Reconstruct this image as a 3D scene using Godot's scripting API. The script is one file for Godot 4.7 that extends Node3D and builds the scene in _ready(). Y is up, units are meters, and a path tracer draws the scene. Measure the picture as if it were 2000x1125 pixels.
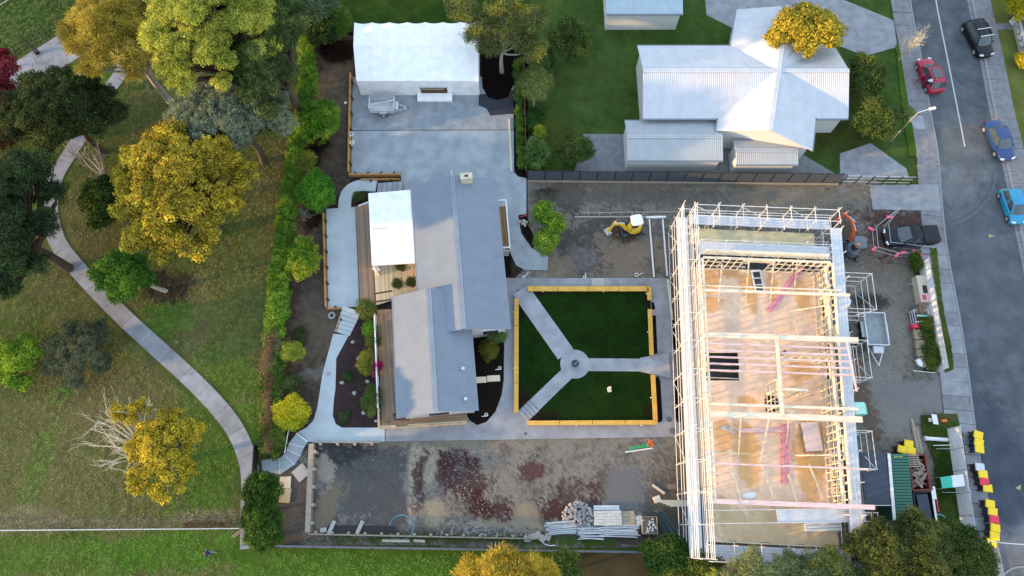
extends Node3D

# Shape collector: a, b, c run counter-clockwise seen from outside; stored clockwise as the engine expects.
class G:
	var v := PackedVector3Array()
	var n := PackedVector3Array()
	var c := PackedColorArray()
	var tint := Color(1, 1, 1)
	var tinted := false
	func tri(p: Vector3, q: Vector3, r: Vector3) -> void:
		var m := (q - p).cross(r - p).normalized()
		v.append(p); v.append(r); v.append(q)
		n.append(m); n.append(m); n.append(m)
		if tinted:
			c.append(tint); c.append(tint); c.append(tint)
	func quad(p: Vector3, q: Vector3, r: Vector3, s: Vector3) -> void:
		tri(p, q, r)
		tri(p, r, s)
	func ntri(p: Vector3, q: Vector3, r: Vector3, a: Vector3, b: Vector3, d: Vector3) -> void:
		v.append(p); v.append(r); v.append(q)
		n.append(a); n.append(d); n.append(b)
		if tinted:
			c.append(tint); c.append(tint); c.append(tint)
	func hexa(b: Array, t: Array) -> void:   # bottom ring and top ring, counter-clockwise seen from above
		var k := b.size()
		for i in k:
			var j := (i + 1) % k
			quad(b[i], b[j], t[j], t[i])
		for i in range(1, k - 1):
			tri(t[0], t[i], t[i + 1])
			tri(b[0], b[i + 1], b[i])
	func box(o: Vector3, s: Vector3, m := Basis()) -> void:
		var x := m.x * s.x / 2.0
		var y := m.y * s.y / 2.0
		var z := m.z * s.z / 2.0
		hexa([o - x - y + z, o + x - y + z, o + x - y - z, o - x - y - z], [o - x + y + z, o + x + y + z, o + x + y - z, o - x + y - z])
	func bar(p: Vector3, q: Vector3, w: float, h: float) -> void:
		var d := (q - p).normalized()
		var up := Vector3.UP if absf(d.y) < 0.95 else Vector3.RIGHT
		var x := up.cross(d).normalized()
		var y := d.cross(x)
		box((p + q) / 2.0, Vector3(w, h, p.distance_to(q)), Basis(x, y, d))
	func tube(p: Vector3, q: Vector3, r0: float, r1: float, k := 6) -> void:
		var d := (q - p).normalized()
		var up := Vector3.UP if absf(d.y) < 0.9 else Vector3.RIGHT
		var x := up.cross(d).normalized()
		var y := d.cross(x)
		for i in k:
			var a := TAU * i / k
			var b := TAU * (i + 1) / k
			var e := x * cos(a) + y * sin(a)
			var f := x * cos(b) + y * sin(b)
			ntri(p + e * r0, p + f * r0, q + f * r1, e, f, f)
			ntri(p + e * r0, q + f * r1, q + e * r1, e, f, e)
			tri(q, q + e * r1, q + f * r1)
			tri(p, p + f * r0, p + e * r0)
	func prism(poly: PackedVector2Array, y0: float, y1: float, sides := true) -> void:
		var idx := Geometry2D.triangulate_polygon(poly)
		for i in range(0, idx.size(), 3):
			var p := poly[idx[i]]
			var q := poly[idx[i + 1]]
			var r := poly[idx[i + 2]]
			if (q - p).cross(r - p) > 0.0:
				var w := q
				q = r
				r = w
			tri(Vector3(p.x, y1, p.y), Vector3(q.x, y1, q.y), Vector3(r.x, y1, r.y))
		if sides:
			var cw := Geometry2D.is_polygon_clockwise(poly)
			for i in poly.size():
				var p := poly[i]
				var q := poly[(i + 1) % poly.size()]
				if cw:
					var w := p
					p = q
					q = w
				quad(Vector3(q.x, y0, q.y), Vector3(p.x, y0, p.y), Vector3(p.x, y1, p.y), Vector3(q.x, y1, q.y))
	func blob(o: Vector3, r: Vector3, rng: RandomNumberGenerator, rough := 0.2) -> void:   # a lumpy stone
		var pts := []
		for a in 5:
			var row := []
			var th := PI * a / 4.0
			for b in 7:
				var ph := TAU * b / 7.0
				var k := 1.0 + rng.randf_range(-rough, rough)
				row.append(o + Vector3(sin(th) * cos(ph) * r.x, cos(th) * r.y, sin(th) * sin(ph) * r.z) * (k if a in [1, 2, 3] else 1.0))
			pts.append(row)
		for a in 4:
			for b in 7:
				var d := (b + 1) % 7
				if a > 0:
					tri(pts[a][b], pts[a][d], pts[a + 1][d])
				if a == 0:
					tri(pts[0][0], pts[1][d], pts[1][b])
				elif a < 4:
					tri(pts[a][b], pts[a + 1][d], pts[a + 1][b])
	func mesh() -> ArrayMesh:
		var arr := []
		arr.resize(Mesh.ARRAY_MAX)
		arr[Mesh.ARRAY_VERTEX] = v
		arr[Mesh.ARRAY_NORMAL] = n
		if tinted:
			arr[Mesh.ARRAY_COLOR] = c
		var m := ArrayMesh.new()
		m.add_surface_from_arrays(Mesh.PRIMITIVE_TRIANGLES, arr)
		return m

var M := {}
var used := {}
var unit_box: ArrayMesh
var unit_tube: ArrayMesh
var puffs := {}
var lawn_blobs := []
var lawn_tones := []
var park_line := PackedVector2Array()
var field_walk := PackedVector2Array()
var nz := FastNoiseLite.new()

func v2(a: Array) -> PackedVector2Array:
	var r := PackedVector2Array()
	for i in range(0, a.size(), 2):
		r.append(Vector2(a[i], a[i + 1]))
	return r

func v3(a: Array) -> PackedVector3Array:
	var r := PackedVector3Array()
	for i in range(0, a.size(), 3):
		r.append(Vector3(a[i], a[i + 1], a[i + 2]))
	return r

func lin(r: float, g: float, b: float) -> Color:
	return Color(r, g, b).linear_to_srgb()

func ntex(freq: float, octaves: int, lo: float, hi: float, sd: int, kind := FastNoiseLite.TYPE_SIMPLEX_SMOOTH, size := 512) -> NoiseTexture2D:
	var f := FastNoiseLite.new()
	f.seed = sd
	f.noise_type = kind
	f.frequency = freq
	f.fractal_octaves = octaves
	var t := NoiseTexture2D.new()
	t.width = size
	t.height = size
	t.seamless = true
	t.noise = f
	var g := Gradient.new()
	g.set_color(0, lin(lo, lo, lo))
	g.set_color(1, lin(hi, hi, hi))
	t.color_ramp = g
	return t

func streak(lo: float, hi: float, sd: int) -> ImageTexture:   # wood grain running along x
	var f := FastNoiseLite.new()
	f.seed = sd
	f.frequency = 0.05
	f.fractal_octaves = 4
	var im := Image.create(256, 256, false, Image.FORMAT_RGB8)
	for y in 256:
		for x in 256:
			var a := f.get_noise_3d(sin(TAU * x / 256.0) * 6.0, cos(TAU * x / 256.0) * 6.0, absf(y - 128.0) * 3.0)
			var k := clampf(lerpf(lo, hi, 0.5 + a * 0.9), 0.0, 1.0)
			im.set_pixel(x, y, lin(k, k, k))
	return ImageTexture.create_from_image(im)

var T := {}
func textures() -> void:
	T.fine = ntex(0.09, 4, 0.55, 1.0, 1)
	T.grain = ntex(0.25, 3, 0.35, 1.0, 2)
	T.blotch = ntex(0.012, 5, 0.6, 1.0, 3)
	T.soft = ntex(0.01, 4, 0.8, 1.0, 4)
	T.stone = ntex(0.06, 2, 0.45, 1.0, 5, FastNoiseLite.TYPE_CELLULAR)
	T.grass = ntex(0.16, 4, 0.25, 1.0, 6)
	T.wood = streak(0.55, 1.0, 7)
	T.bump = ntex(0.12, 4, 0.0, 1.0, 8)
	T.fleck = ntex(0.2, 2, 0.5, 1.0, 9, FastNoiseLite.TYPE_CELLULAR)

# base colour (linear), roughness, texture and metres per repeat, second texture and metres per repeat
func mat(key: String, col: Color, rough := 0.8, t1 := "", s1 := 4.0, t2 := "", s2 := 1.0, metal := 0.0, bump := 0.0) -> StandardMaterial3D:
	var m := StandardMaterial3D.new()
	m.albedo_color = lin(col.r, col.g, col.b)
	m.roughness = rough
	m.metallic = metal
	if t1:
		m.albedo_texture = T[t1]
		m.uv1_triplanar = true
		m.uv1_world_triplanar = true
		m.uv1_scale = Vector3.ONE / s1
		if bump > 0.0:
			m.heightmap_enabled = true
			m.heightmap_texture = T[t1]
			m.heightmap_scale = bump
	if t2:
		m.detail_enabled = true
		m.detail_albedo = T[t2]
		m.detail_blend_mode = BaseMaterial3D.BLEND_MODE_MUL
		m.detail_uv_layer = BaseMaterial3D.DETAIL_UV_2
		m.uv2_triplanar = true
		m.uv2_world_triplanar = true
		m.uv2_scale = Vector3.ONE / s2
	if rough >= 0.9:
		m.metallic_specular = 0.12
	M[key] = m
	return m

func vmat(key: String, rough: float, t1: String, s1: float, t2: String, s2: float, bump := 0.0) -> void:
	var m := mat(key, Color(1, 1, 1), rough, t1, s1, t2, s2, 0.0, bump)
	m.vertex_color_use_as_albedo = true

func numbered(called: String) -> String:
	if not used.has(called):
		used[called] = 0
		return called
	used[called] += 1
	return "%s_%03d" % [called, used[called]]

func thing(called: String, label: String, category: String, group := "") -> Node3D:
	var o := Node3D.new()
	o.name = numbered(called)
	add_child(o)
	o.set_meta("label", label)
	o.set_meta("category", category)
	if group:
		o.set_meta("group", group)
	return o

func obj(called: String, g: G, m: Material, parent: Node3D) -> MeshInstance3D:
	return put(called, g.mesh(), m, Transform3D(), parent)

func put(called: String, mesh: Mesh, m: Material, t: Transform3D, parent: Node3D) -> MeshInstance3D:
	var o := MeshInstance3D.new()
	o.name = called
	o.mesh = mesh
	o.material_override = m
	o.transform = t
	parent.add_child(o, true)
	return o

func struct(called: String, g: G, m: Material) -> MeshInstance3D:
	var o := put(numbered(called), g.mesh(), m, Transform3D(), self)
	o.set_meta("kind", "structure")
	return o

func solo(called: String, g: G, m: Material, label: String, category: String, group := "") -> MeshInstance3D:
	var o := put(numbered(called), g.mesh(), m, Transform3D(), self)
	o.set_meta("label", label)
	o.set_meta("category", category)
	if group:
		o.set_meta("group", group)
	return o

# shared unit shapes placed as parts
func rod(called: String, p: Vector3, q: Vector3, r: float, m: Material, parent: Node3D) -> MeshInstance3D:
	var d := (q - p).normalized()
	var up := Vector3.UP if absf(d.y) < 0.9 else Vector3.RIGHT
	var x := up.cross(d).normalized()
	var y := d.cross(x)
	return put(called, unit_tube, m, Transform3D(Basis(x * r, y * r, d * p.distance_to(q)), (p + q) / 2.0), parent)

func slab(called: String, o: Vector3, s: Vector3, m: Material, parent: Node3D, turn := Basis()) -> MeshInstance3D:
	return put(called, unit_box, m, Transform3D(Basis(turn.x * s.x, turn.y * s.y, turn.z * s.z), o), parent)

func beam(called: String, p: Vector3, q: Vector3, w: float, h: float, m: Material, parent: Node3D) -> MeshInstance3D:
	var d := (q - p).normalized()
	var up := Vector3.UP if absf(d.y) < 0.95 else Vector3.RIGHT
	var x := up.cross(d).normalized()
	var y := d.cross(x)
	return slab(called, (p + q) / 2.0, Vector3(w, h, p.distance_to(q)), m, parent, Basis(x, y, d))

func yaw(deg: float) -> Basis:
	return Basis(Vector3.UP, deg_to_rad(deg))

# move a thing's origin to the middle of its base
func settle(t: Node3D) -> Node3D:
	var box := AABB()
	var first := true
	for ch in t.get_children():
		if ch is VisualInstance3D:
			var b: AABB = ch.transform * ch.get_aabb()
			box = b if first else box.merge(b)
			first = false
	var o := Vector3(box.get_center().x, box.position.y, box.get_center().z)
	t.position = o
	for ch in t.get_children():
		ch.position -= o
	return t

func place(t: Node3D, at: Vector3, deg: float) -> Node3D:
	t.position = at
	t.rotation.y = deg_to_rad(deg)
	return t

func copy(src: Node3D, at: Vector3, deg: float, label: String, called := "") -> Node3D:
	var o: Node3D = src.duplicate()
	o.name = numbered(called if called else String(src.name).trim_suffix("_001"))
	add_child(o)
	o.set_meta("label", label)
	return place(o, at, deg)

func mixc(a: Color, b: Color, k: float) -> Color:
	return a.lerp(b, clampf(k, 0.0, 1.0))

# blobs: [x, z, rx, rz, degrees, colour, strength, edge raggedness]
func shade_at(x: float, z: float, base: Color, other: Color, blobs: Array) -> Color:
	var k := 0.5 + nz.get_noise_2d(x * 6.0, z * 6.0) * 0.6 + nz.get_noise_2d(x * 40.0, z * 40.0) * 0.6 + nz.get_noise_2d(x * 120.0, z * 120.0 + 90.0) * 0.7
	var w3 := nz.get_noise_2d(x * 350.0 + 50.0, z * 350.0)
	k += w3 * 0.9
	var col := mixc(base, other, k)
	var w1 := nz.get_noise_2d(x * 22.0 + 300.0, z * 22.0)
	var w2 := nz.get_noise_2d(x * 90.0, z * 90.0 + 700.0)
	for b in blobs:
		var dx: float = x - b[0]
		var dz: float = z - b[1]
		if absf(dx) > b[2] + b[3] + 3.0 or absf(dz) > b[2] + b[3] + 3.0:
			continue
		var a: float = deg_to_rad(b[4])
		var p: float = (dx * cos(a) + dz * sin(a)) / b[2]
		var q: float = (-dx * sin(a) + dz * cos(a)) / b[3]
		var d: float = sqrt(p * p + q * q) + (w1 * 0.9 + w2 * 0.8 + w3 * 0.75) * b[7]
		col = mixc(col, b[5], smoothstep(1.15, 0.75, d) * b[6])
	return col

# a sheet of small cells inside a polygon, coloured by shade_at
func patch(called: String, poly: PackedVector2Array, y: float, cell: float, base: Color, other: Color, blobs: Array, m: Material, relief := 0.0, holes := []) -> MeshInstance3D:
	var lo := poly[0]
	var hi := poly[0]
	for p in poly:
		lo = lo.min(p)
		hi = hi.max(p)
	var nx := int(ceil((hi.x - lo.x) / cell))
	var nzc := int(ceil((hi.y - lo.y) / cell))
	var at := PackedInt32Array()
	at.resize((nx + 1) * (nzc + 1))
	at.fill(-1)
	var vs := PackedVector3Array()
	var cs := PackedColorArray()
	var idx := PackedInt32Array()
	for j in nzc:
		# crossings of this row with the polygon
		var zc := lo.y + (j + 0.5) * cell
		var xs := []
		for e in poly.size():
			var p := poly[e]
			var q := poly[(e + 1) % poly.size()]
			if (p.y > zc) != (q.y > zc):
				xs.append(p.x + (zc - p.y) / (q.y - p.y) * (q.x - p.x))
		for ring in holes:
			for e in ring.size():
				var p: Vector2 = ring[e]
				var q: Vector2 = ring[(e + 1) % ring.size()]
				if (p.y > zc) != (q.y > zc):
					xs.append(p.x + (zc - p.y) / (q.y - p.y) * (q.x - p.x))
		xs.sort()
		for s in range(0, xs.size() - 1, 2):
			for i in range(maxi(0, int(round((xs[s] - lo.x) / cell))), mini(nx, int(round((xs[s + 1] - lo.x) / cell)))):
				var id := []
				for o in [[0, 0], [1, 0], [1, 1], [0, 1]]:
					var k: int = (j + o[1]) * (nx + 1) + i + o[0]
					if at[k] < 0:
						at[k] = vs.size()
						var x: float = lo.x + (i + o[0]) * cell
						var z: float = lo.y + (j + o[1]) * cell
						vs.append(Vector3(x, y + (relief * nz.get_noise_2d(x * 60.0, z * 60.0) if relief > 0.0 else 0.0), z))
						cs.append(shade_at(x, z, base, other, blobs))
					id.append(at[k])
				idx.append_array([id[0], id[1], id[2], id[0], id[2], id[3]])
	var arr := []
	arr.resize(Mesh.ARRAY_MAX)
	arr[Mesh.ARRAY_VERTEX] = vs
	arr[Mesh.ARRAY_COLOR] = cs
	arr[Mesh.ARRAY_INDEX] = idx
	var ns := PackedVector3Array()
	ns.resize(vs.size())
	ns.fill(Vector3.UP)
	arr[Mesh.ARRAY_NORMAL] = ns
	var me := ArrayMesh.new()
	me.add_surface_from_arrays(Mesh.PRIMITIVE_TRIANGLES, arr)
	var o := put(numbered(called), me, m, Transform3D(), self)
	o.set_meta("kind", "structure")
	return o

# ribbon between two offset lines of a polyline
func ribbon(pts: PackedVector2Array, a: float, b: float) -> PackedVector2Array:
	var l := PackedVector2Array()
	var r := PackedVector2Array()
	for i in pts.size():
		var d := (pts[mini(i + 1, pts.size() - 1)] - pts[maxi(i - 1, 0)]).normalized()
		var nn := Vector2(-d.y, d.x)
		l.append(pts[i] + nn * a)
		r.append(pts[i] + nn * b)
	r.reverse()
	l.append_array(r)
	return l

func smooth_line(pts: PackedVector2Array, steps := 6) -> PackedVector2Array:
	var r := PackedVector2Array()
	for i in pts.size() - 1:
		var p0 := pts[maxi(i - 1, 0)]
		var p3 := pts[mini(i + 2, pts.size() - 1)]
		for s in steps:
			r.append(pts[i].cubic_interpolate(pts[i + 1], p0, p3, float(s) / steps))
	r.append(pts[pts.size() - 1])
	return r

func slab_poly(called: String, poly: PackedVector2Array, y0: float, y1: float, m: Material) -> MeshInstance3D:
	var g := G.new()
	g.prism(poly, y0, y1)
	return struct(called, g, m)

func _ready() -> void:
	# camera
	var cam := Camera3D.new()
	cam.name = "camera"
	cam.fov = 45.75
	cam.near = 0.5
	cam.far = 2000.0
	cam.position = Vector3(0, 60, 0)
	cam.rotation_degrees = Vector3(-70.3, 0, 0)
	add_child(cam)
	cam.current = true
	# sky
	var we := WorldEnvironment.new()
	var e := Environment.new()
	e.background_mode = Environment.BG_SKY
	var sky := Sky.new()
	var sm := ProceduralSkyMaterial.new()
	sm.sky_top_color = Color(0.74, 0.83, 0.93)
	sm.sky_horizon_color = Color(0.93, 0.93, 0.92)
	sm.sky_curve = 0.25
	sm.ground_bottom_color = Color(0.35, 0.36, 0.33)
	sm.ground_horizon_color = Color(0.7, 0.7, 0.68)
	sm.sky_energy_multiplier = 1.0
	sky.sky_material = sm
	e.sky = sky
	e.tonemap_mode = Environment.TONE_MAPPER_LINEAR
	e.tonemap_exposure = 1.95
	e.sdfgi_enabled = true
	e.ssao_enabled = true
	e.ssil_enabled = true
	we.environment = e
	add_child(we)
	# low sun from the park side
	var sun := DirectionalLight3D.new()
	sun.name = "sun"
	sun.light_color = Color(1.0, 0.80, 0.52)
	sun.light_energy = 1.35
	sun.light_angular_distance = 0.9
	sun.shadow_enabled = true
	sun.look_at_from_position(Vector3(-100, 17, 27), Vector3.ZERO)
	add_child(sun)
	nz.seed = 11
	nz.frequency = 0.012
	nz.fractal_octaves = 3
	textures()
	var g := G.new()
	g.box(Vector3.ZERO, Vector3.ONE)
	unit_box = g.mesh()
	g = G.new()
	g.tube(Vector3(0, 0, -0.5), Vector3(0, 0, 0.5), 1.0, 1.0, 8)
	unit_tube = g.mesh()
	materials()
	setting()
	house()
	building()
	site_things()
	vehicles()
	vegetation()

func materials() -> void:
	vmat("grass", 0.95, "grass", 2.2, "blotch", 19.0, 2.0)
	vmat("dirt", 0.95, "grain", 1.6, "stone", 2.7, 2.0)
	vmat("soil", 1.0, "grain", 1.3, "blotch", 7.0, 3.0)
	vmat("gravel", 0.95, "fleck", 1.1, "fine", 3.1, 2.0)
	vmat("asphalt", 0.9, "fleck", 0.9, "blotch", 17.0, 0.6)
	mat("concrete", Color(0.47, 0.53, 0.58), 0.75, "blotch", 14.0, "fine", 2.3)
	mat("concrete_dark", Color(0.38, 0.43, 0.48), 0.75, "blotch", 9.0, "fine", 2.1)
	mat("concrete_new", Color(0.58, 0.65, 0.69), 0.7, "soft", 11.0, "fine", 3.3)
	mat("path", Color(0.40, 0.41, 0.44), 0.8, "blotch", 11.0, "fine", 1.9)
	mat("path_light", Color(0.46, 0.48, 0.53), 0.8, "blotch", 11.0, "fine", 1.9)
	mat("footpath", Color(0.33, 0.33, 0.35), 0.85, "blotch", 6.0, "fleck", 1.3)
	mat("pavement", Color(0.40, 0.41, 0.44), 0.85, "blotch", 9.0, "fine", 1.7)
	mat("kerb", Color(0.30, 0.31, 0.33), 0.85, "fine", 2.0)
	mat("white_paint", Color(0.8, 0.8, 0.8), 0.5, "soft", 3.0)
	mat("line_paint", Color(0.72, 0.72, 0.70), 0.7, "grain", 1.2)
	mat("canvas", Color(0.93, 0.93, 0.93), 0.6, "soft", 6.0)
	mat("roof", Color(0.23, 0.27, 0.33), 0.42, "soft", 9.0)
	mat("fascia", Color(0.20, 0.23, 0.27), 0.5)
	mat("weatherboard", Color(0.62, 0.62, 0.6), 0.7)
	mat("glass", Color(0.03, 0.04, 0.05), 0.08)
	mat("deck", Color(0.36, 0.25, 0.17), 0.8, "wood", 1.6, "blotch", 5.0)
	mat("deck_pale", Color(0.60, 0.49, 0.33), 0.8, "wood", 1.9)
	mat("balcony_wood", Color(0.40, 0.22, 0.09), 0.7, "wood", 2.2)
	mat("yellow_pine", Color(0.76, 0.43, 0.07), 0.7, "wood", 1.7)
	mat("orange_pine", Color(0.52, 0.27, 0.08), 0.75, "wood", 1.7)
	mat("pine", Color(0.92, 0.79, 0.58), 0.7, "wood", 2.3)
	mat("pink_pine", Color(0.90, 0.62, 0.60), 0.7, "wood", 2.3)
	mat("old_wood", Color(0.42, 0.36, 0.28), 0.9, "wood", 1.4)
	mat("dark_wood", Color(0.12, 0.08, 0.05), 0.9, "wood", 1.4)
	mat("galvanised", Color(0.62, 0.65, 0.68), 0.45, "soft", 1.5, "", 1.0, 0.4)
	mat("scaffold", Color(0.70, 0.70, 0.69), 0.5, "", 1.0, "", 1.0, 0.25)
	mat("scaffold_plank", Color(0.60, 0.62, 0.66), 0.7, "soft", 2.0)
	mat("dark_metal", Color(0.05, 0.06, 0.08), 0.5)
	mat("fence_panel", Color(0.085, 0.10, 0.125), 0.55, "soft", 4.0)
	mat("black", Color(0.015, 0.015, 0.017), 0.7)
	mat("rubber", Color(0.02, 0.02, 0.02), 0.85)
	mat("rim", Color(0.6, 0.6, 0.62), 0.35, "", 1.0, "", 1.0, 0.7)
	mat("chrome", Color(0.7, 0.7, 0.72), 0.2, "", 1.0, "", 1.0, 0.9)
	mat("lamp_glass", Color(0.75, 0.77, 0.8), 0.1)
	mat("tail_red", Color(0.45, 0.02, 0.02), 0.2)
	mat("pink_plastic", Color(0.80, 0.13, 0.20), 0.5)
	mat("yellow_plastic", Color(0.85, 0.58, 0.01), 0.45)
	mat("red_plastic", Color(0.70, 0.03, 0.07), 0.45)
	mat("green_bin", Color(0.015, 0.02, 0.018), 0.6)
	mat("blue_bin", Color(0.015, 0.025, 0.09), 0.6)
	mat("digger_yellow", Color(0.75, 0.47, 0.03), 0.45)
	mat("digger_orange", Color(0.70, 0.12, 0.03), 0.45)
	mat("digger_grey", Color(0.10, 0.13, 0.16), 0.5)
	mat("canopy_white", Color(0.60, 0.66, 0.70), 0.5)
	mat("green_steel", Color(0.012, 0.075, 0.05), 0.5, "soft", 2.0)
	mat("navy_roof", Color(0.035, 0.05, 0.085), 0.6, "soft", 4.0)
	mat("skip_red", Color(0.22, 0.03, 0.02), 0.6, "blotch", 2.0)
	mat("wrap_white", Color(0.86, 0.88, 0.92), 0.6, "soft", 4.0)
	mat("teal", Color(0.03, 0.42, 0.30), 0.5)
	mat("mint", Color(0.20, 0.62, 0.50), 0.5)
	mat("stone_grey", Color(0.33, 0.34, 0.36), 0.9, "fine", 0.8)
	mat("stone_pale", Color(0.50, 0.48, 0.45), 0.9, "fine", 0.8)
	mat("bark", Color(0.16, 0.12, 0.09), 0.95, "grain", 0.8)
	mat("bark_pale", Color(0.48, 0.44, 0.38), 0.9, "fine", 0.8)
	mat("pale_ply", Color(0.66, 0.58, 0.42), 0.8, "soft", 1.5)
	mat("pvc", Color(0.75, 0.75, 0.75), 0.4)
	mat("green_pipe", Color(0.03, 0.35, 0.12), 0.5)
	mat("orange_pipe", Color(0.75, 0.16, 0.03), 0.5)
	mat("blue_hose", Color(0.16, 0.36, 0.46), 0.5)
	mat("neighbour_roof", Color(0.60, 0.62, 0.66), 0.45, "soft", 7.0)
	mat("neighbour_roof_grey", Color(0.42, 0.45, 0.47), 0.55, "soft", 7.0)
	mat("neighbour_roof_blue", Color(0.42, 0.52, 0.58), 0.5, "soft", 7.0)
	mat("brick", Color(0.42, 0.26, 0.18), 0.85, "fine", 1.0)
	var ply := mat("ply", Color(1, 1, 1), 0.6, "soft", 5.0)
	ply.vertex_color_use_as_albedo = true
	var lm := StandardMaterial3D.new()
	lm.vertex_color_use_as_albedo = true
	lm.roughness = 0.7
	lm.metallic_specular = 0.2
	lm.backlight_enabled = true
	lm.backlight = Color(0.45, 0.45, 0.3)
	M.leaf = lm

func setting() -> void:
	var gr := Color(0.140, 0.205, 0.040)
	var br := Color(0.270, 0.225, 0.098)
	var lush := Color(0.115, 0.265, 0.028)
	var worn := Color(0.336, 0.269, 0.160)
	# wide ground out to the horizon, below everything else
	var g := G.new()
	g.tinted = true
	g.tint = gr
	g.prism(v2([-900, -900, 900, -900, 900, 900, -900, 900]), -0.1, -0.03, false)
	struct("ground", g, M.grass)
	var bl := [
		# lush strip and tufts on the park lawn
	]
	for k in 14:
		var t := k / 13.0
		var p := Vector2(-39.94, -11.50).lerp(Vector2(-40.76, -1.20), t)
		bl.append([p.x, p.y, 1.25 - 0.35 * t, 1.5, 12.0, Color(0.10, 0.30, 0.02), 1.0, 0.35])
	var spots := [
		[Vector2(-41.41, -6.63), 6.0, 9.0, br, 0.55], [Vector2(-35.95, -10.15), 6.0, 4.0, br, 0.65], [Vector2(-33.69, -3.24), 7.0, 4.0, br, 0.35], [Vector2(-26.93, -17.63), 4.0, 6.0, br, 0.65], [Vector2(-26.79, -21.61), 3.0, 5.0, br, 0.5],
		[Vector2(-25.61, -7.06), 4.0, 7.0, lush, 0.55], [Vector2(-31.55, -18.61), 2.5, 2.0, lush, 0.6], [Vector2(-26.15, -13.81), 4.0, 2.0, lush, 0.4], [Vector2(-27.77, 1.20), 7.0, 1.6, lush, 0.7], [Vector2(-35.18, 1.98), 8.0, 2.0, lush, 0.4], [Vector2(-41.14, 1.59), 3.0, 2.0, lush, 0.4], [Vector2(-8.36, 2.37), 16.0, 2.2, lush, 0.75],
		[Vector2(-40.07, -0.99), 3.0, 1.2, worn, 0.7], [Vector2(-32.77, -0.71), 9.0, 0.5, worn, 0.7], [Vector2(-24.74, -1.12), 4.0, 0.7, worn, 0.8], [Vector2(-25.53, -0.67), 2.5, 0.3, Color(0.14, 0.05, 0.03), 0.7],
		[Vector2(-39.71, -26.30), 5.0, 8.0, br, 0.6], [Vector2(-32.05, -21.61), 2.5, 1.6, Color(0.075, 0.055, 0.045), 0.9], [Vector2(-22.44, -34.08), 1.2, 6.0, br, 0.8],
		[Vector2(-43.68, -45.68), 4.0, 3.0, lush, 0.6], [Vector2(-22.61, -24.71), 1.6, 10.0, br, 0.6], [Vector2(-24.16, -27.37), 2.0, 12.0, br, 0.5], [Vector2(-25.09, -19.60), 3.0, 9.0, gr, 0.5],
	]
	spots += [[Vector2(8.34, 2.68), 5.0, 2.4, Color(0.15, 0.115, 0.065), 0.9], [Vector2(12.47, 3.14), 4.0, 2.0, Color(0.15, 0.115, 0.065), 0.9]]
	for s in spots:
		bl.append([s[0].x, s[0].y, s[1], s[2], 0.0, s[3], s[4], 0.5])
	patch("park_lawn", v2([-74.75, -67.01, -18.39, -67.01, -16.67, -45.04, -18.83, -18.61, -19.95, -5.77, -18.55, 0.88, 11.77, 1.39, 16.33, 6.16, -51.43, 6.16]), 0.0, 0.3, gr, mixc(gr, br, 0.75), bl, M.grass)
	lawn_blobs = bl
	lawn_tones = [gr, mixc(gr, br, 0.75)]
	# sports field
	patch("sports_field", v2([-74.75, -67.01, -49.53, -67.01, -46.54, -52.83, -52.88, -47.58, -56.82, -44.40, -65.95, -39.41]), 0.012, 0.4, Color(0.055, 0.12, 0.03), Color(0.075, 0.15, 0.035), [], M.grass)
	g = G.new()
	g.prism(ribbon(v2([-60.13, -50.58, -55.24, -55.34]), -0.06, 0.06), 0.014, 0.018)
	struct("field_line", g, M.line_paint)
	# back lawn behind the marquee
	patch("back_lawn", v2([-26.10, -67.01, 4.45, -67.01, 4.15, -50.98, -19.80, -49.97, -24.32, -50.98]), 0.012, 0.3, Color(0.05, 0.11, 0.02), Color(0.075, 0.14, 0.025), [], M.grass)
	# wide footpath by the field: separate slabs
	var walk := Node3D.new()
	walk.name = "field_footpath"
	add_child(walk)
	walk.set_meta("kind", "structure")
	var wa := v2([-56.98, -43.01, -52.82, -46.66, -49.60, -49.63, -46.33, -52.62, -42.91, -55.70, -38.51, -59.73])
	var wb := v2([-54.36, -39.11, -50.09, -43.83, -48.00, -45.68, -45.81, -47.58, -42.24, -50.78, -37.67, -54.78])
	for i in wa.size() - 1:
		for h in 2:
			g = G.new()
			var a0 := wa[i].lerp(wa[i + 1], h * 0.5)
			var a1 := wa[i].lerp(wa[i + 1], h * 0.5 + 0.495)
			var b0 := wb[i].lerp(wb[i + 1], h * 0.5)
			var b1 := wb[i].lerp(wb[i + 1], h * 0.5 + 0.495)
			g.prism(PackedVector2Array([a0, a1, b1, b0]), 0.0, 0.05)
			obj("slab", g, M.path_light if (i + h) % 2 else M.path, walk)
	# curving park path: slabs
	walk = Node3D.new()
	walk.name = "park_path"
	add_child(walk)
	walk.set_meta("kind", "structure")
	var line := smooth_line(v2([-40.99, -47.12, -41.29, -45.04, -42.30, -42.82, -43.18, -39.41, -44.30, -36.12, -45.23, -32.93, -44.97, -29.56, -43.54, -26.30, -41.38, -23.82, -38.39, -21.00, -35.25, -18.26, -31.96, -15.60, -28.77, -13.02, -26.04, -10.60, -24.13, -8.50, -22.88, -6.41, -22.24, -4.50, -21.90, -1.60, -21.57, 1.28]), 8)
	var i0 := 0
	var run := 0.0
	for i in range(1, line.size()):
		run += line[i].distance_to(line[i - 1])
		if run > 2.3 or i == line.size() - 1:
			g = G.new()
			var piece := line.slice(i0, i + 1)
			var d := (piece[piece.size() - 1] - piece[piece.size() - 2]).normalized()
			piece[piece.size() - 1] -= d * 0.03
			g.prism(ribbon(piece, -0.76, 0.76), 0.0, 0.045)
			obj("slab", g, [M.path, M.path_light, M.path][i % 3], walk)
			i0 = i
			run = 0.0
	park_line = line
	field_walk = PackedVector2Array(wa)
	wb.reverse()
	field_walk.append_array(wb)
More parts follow.
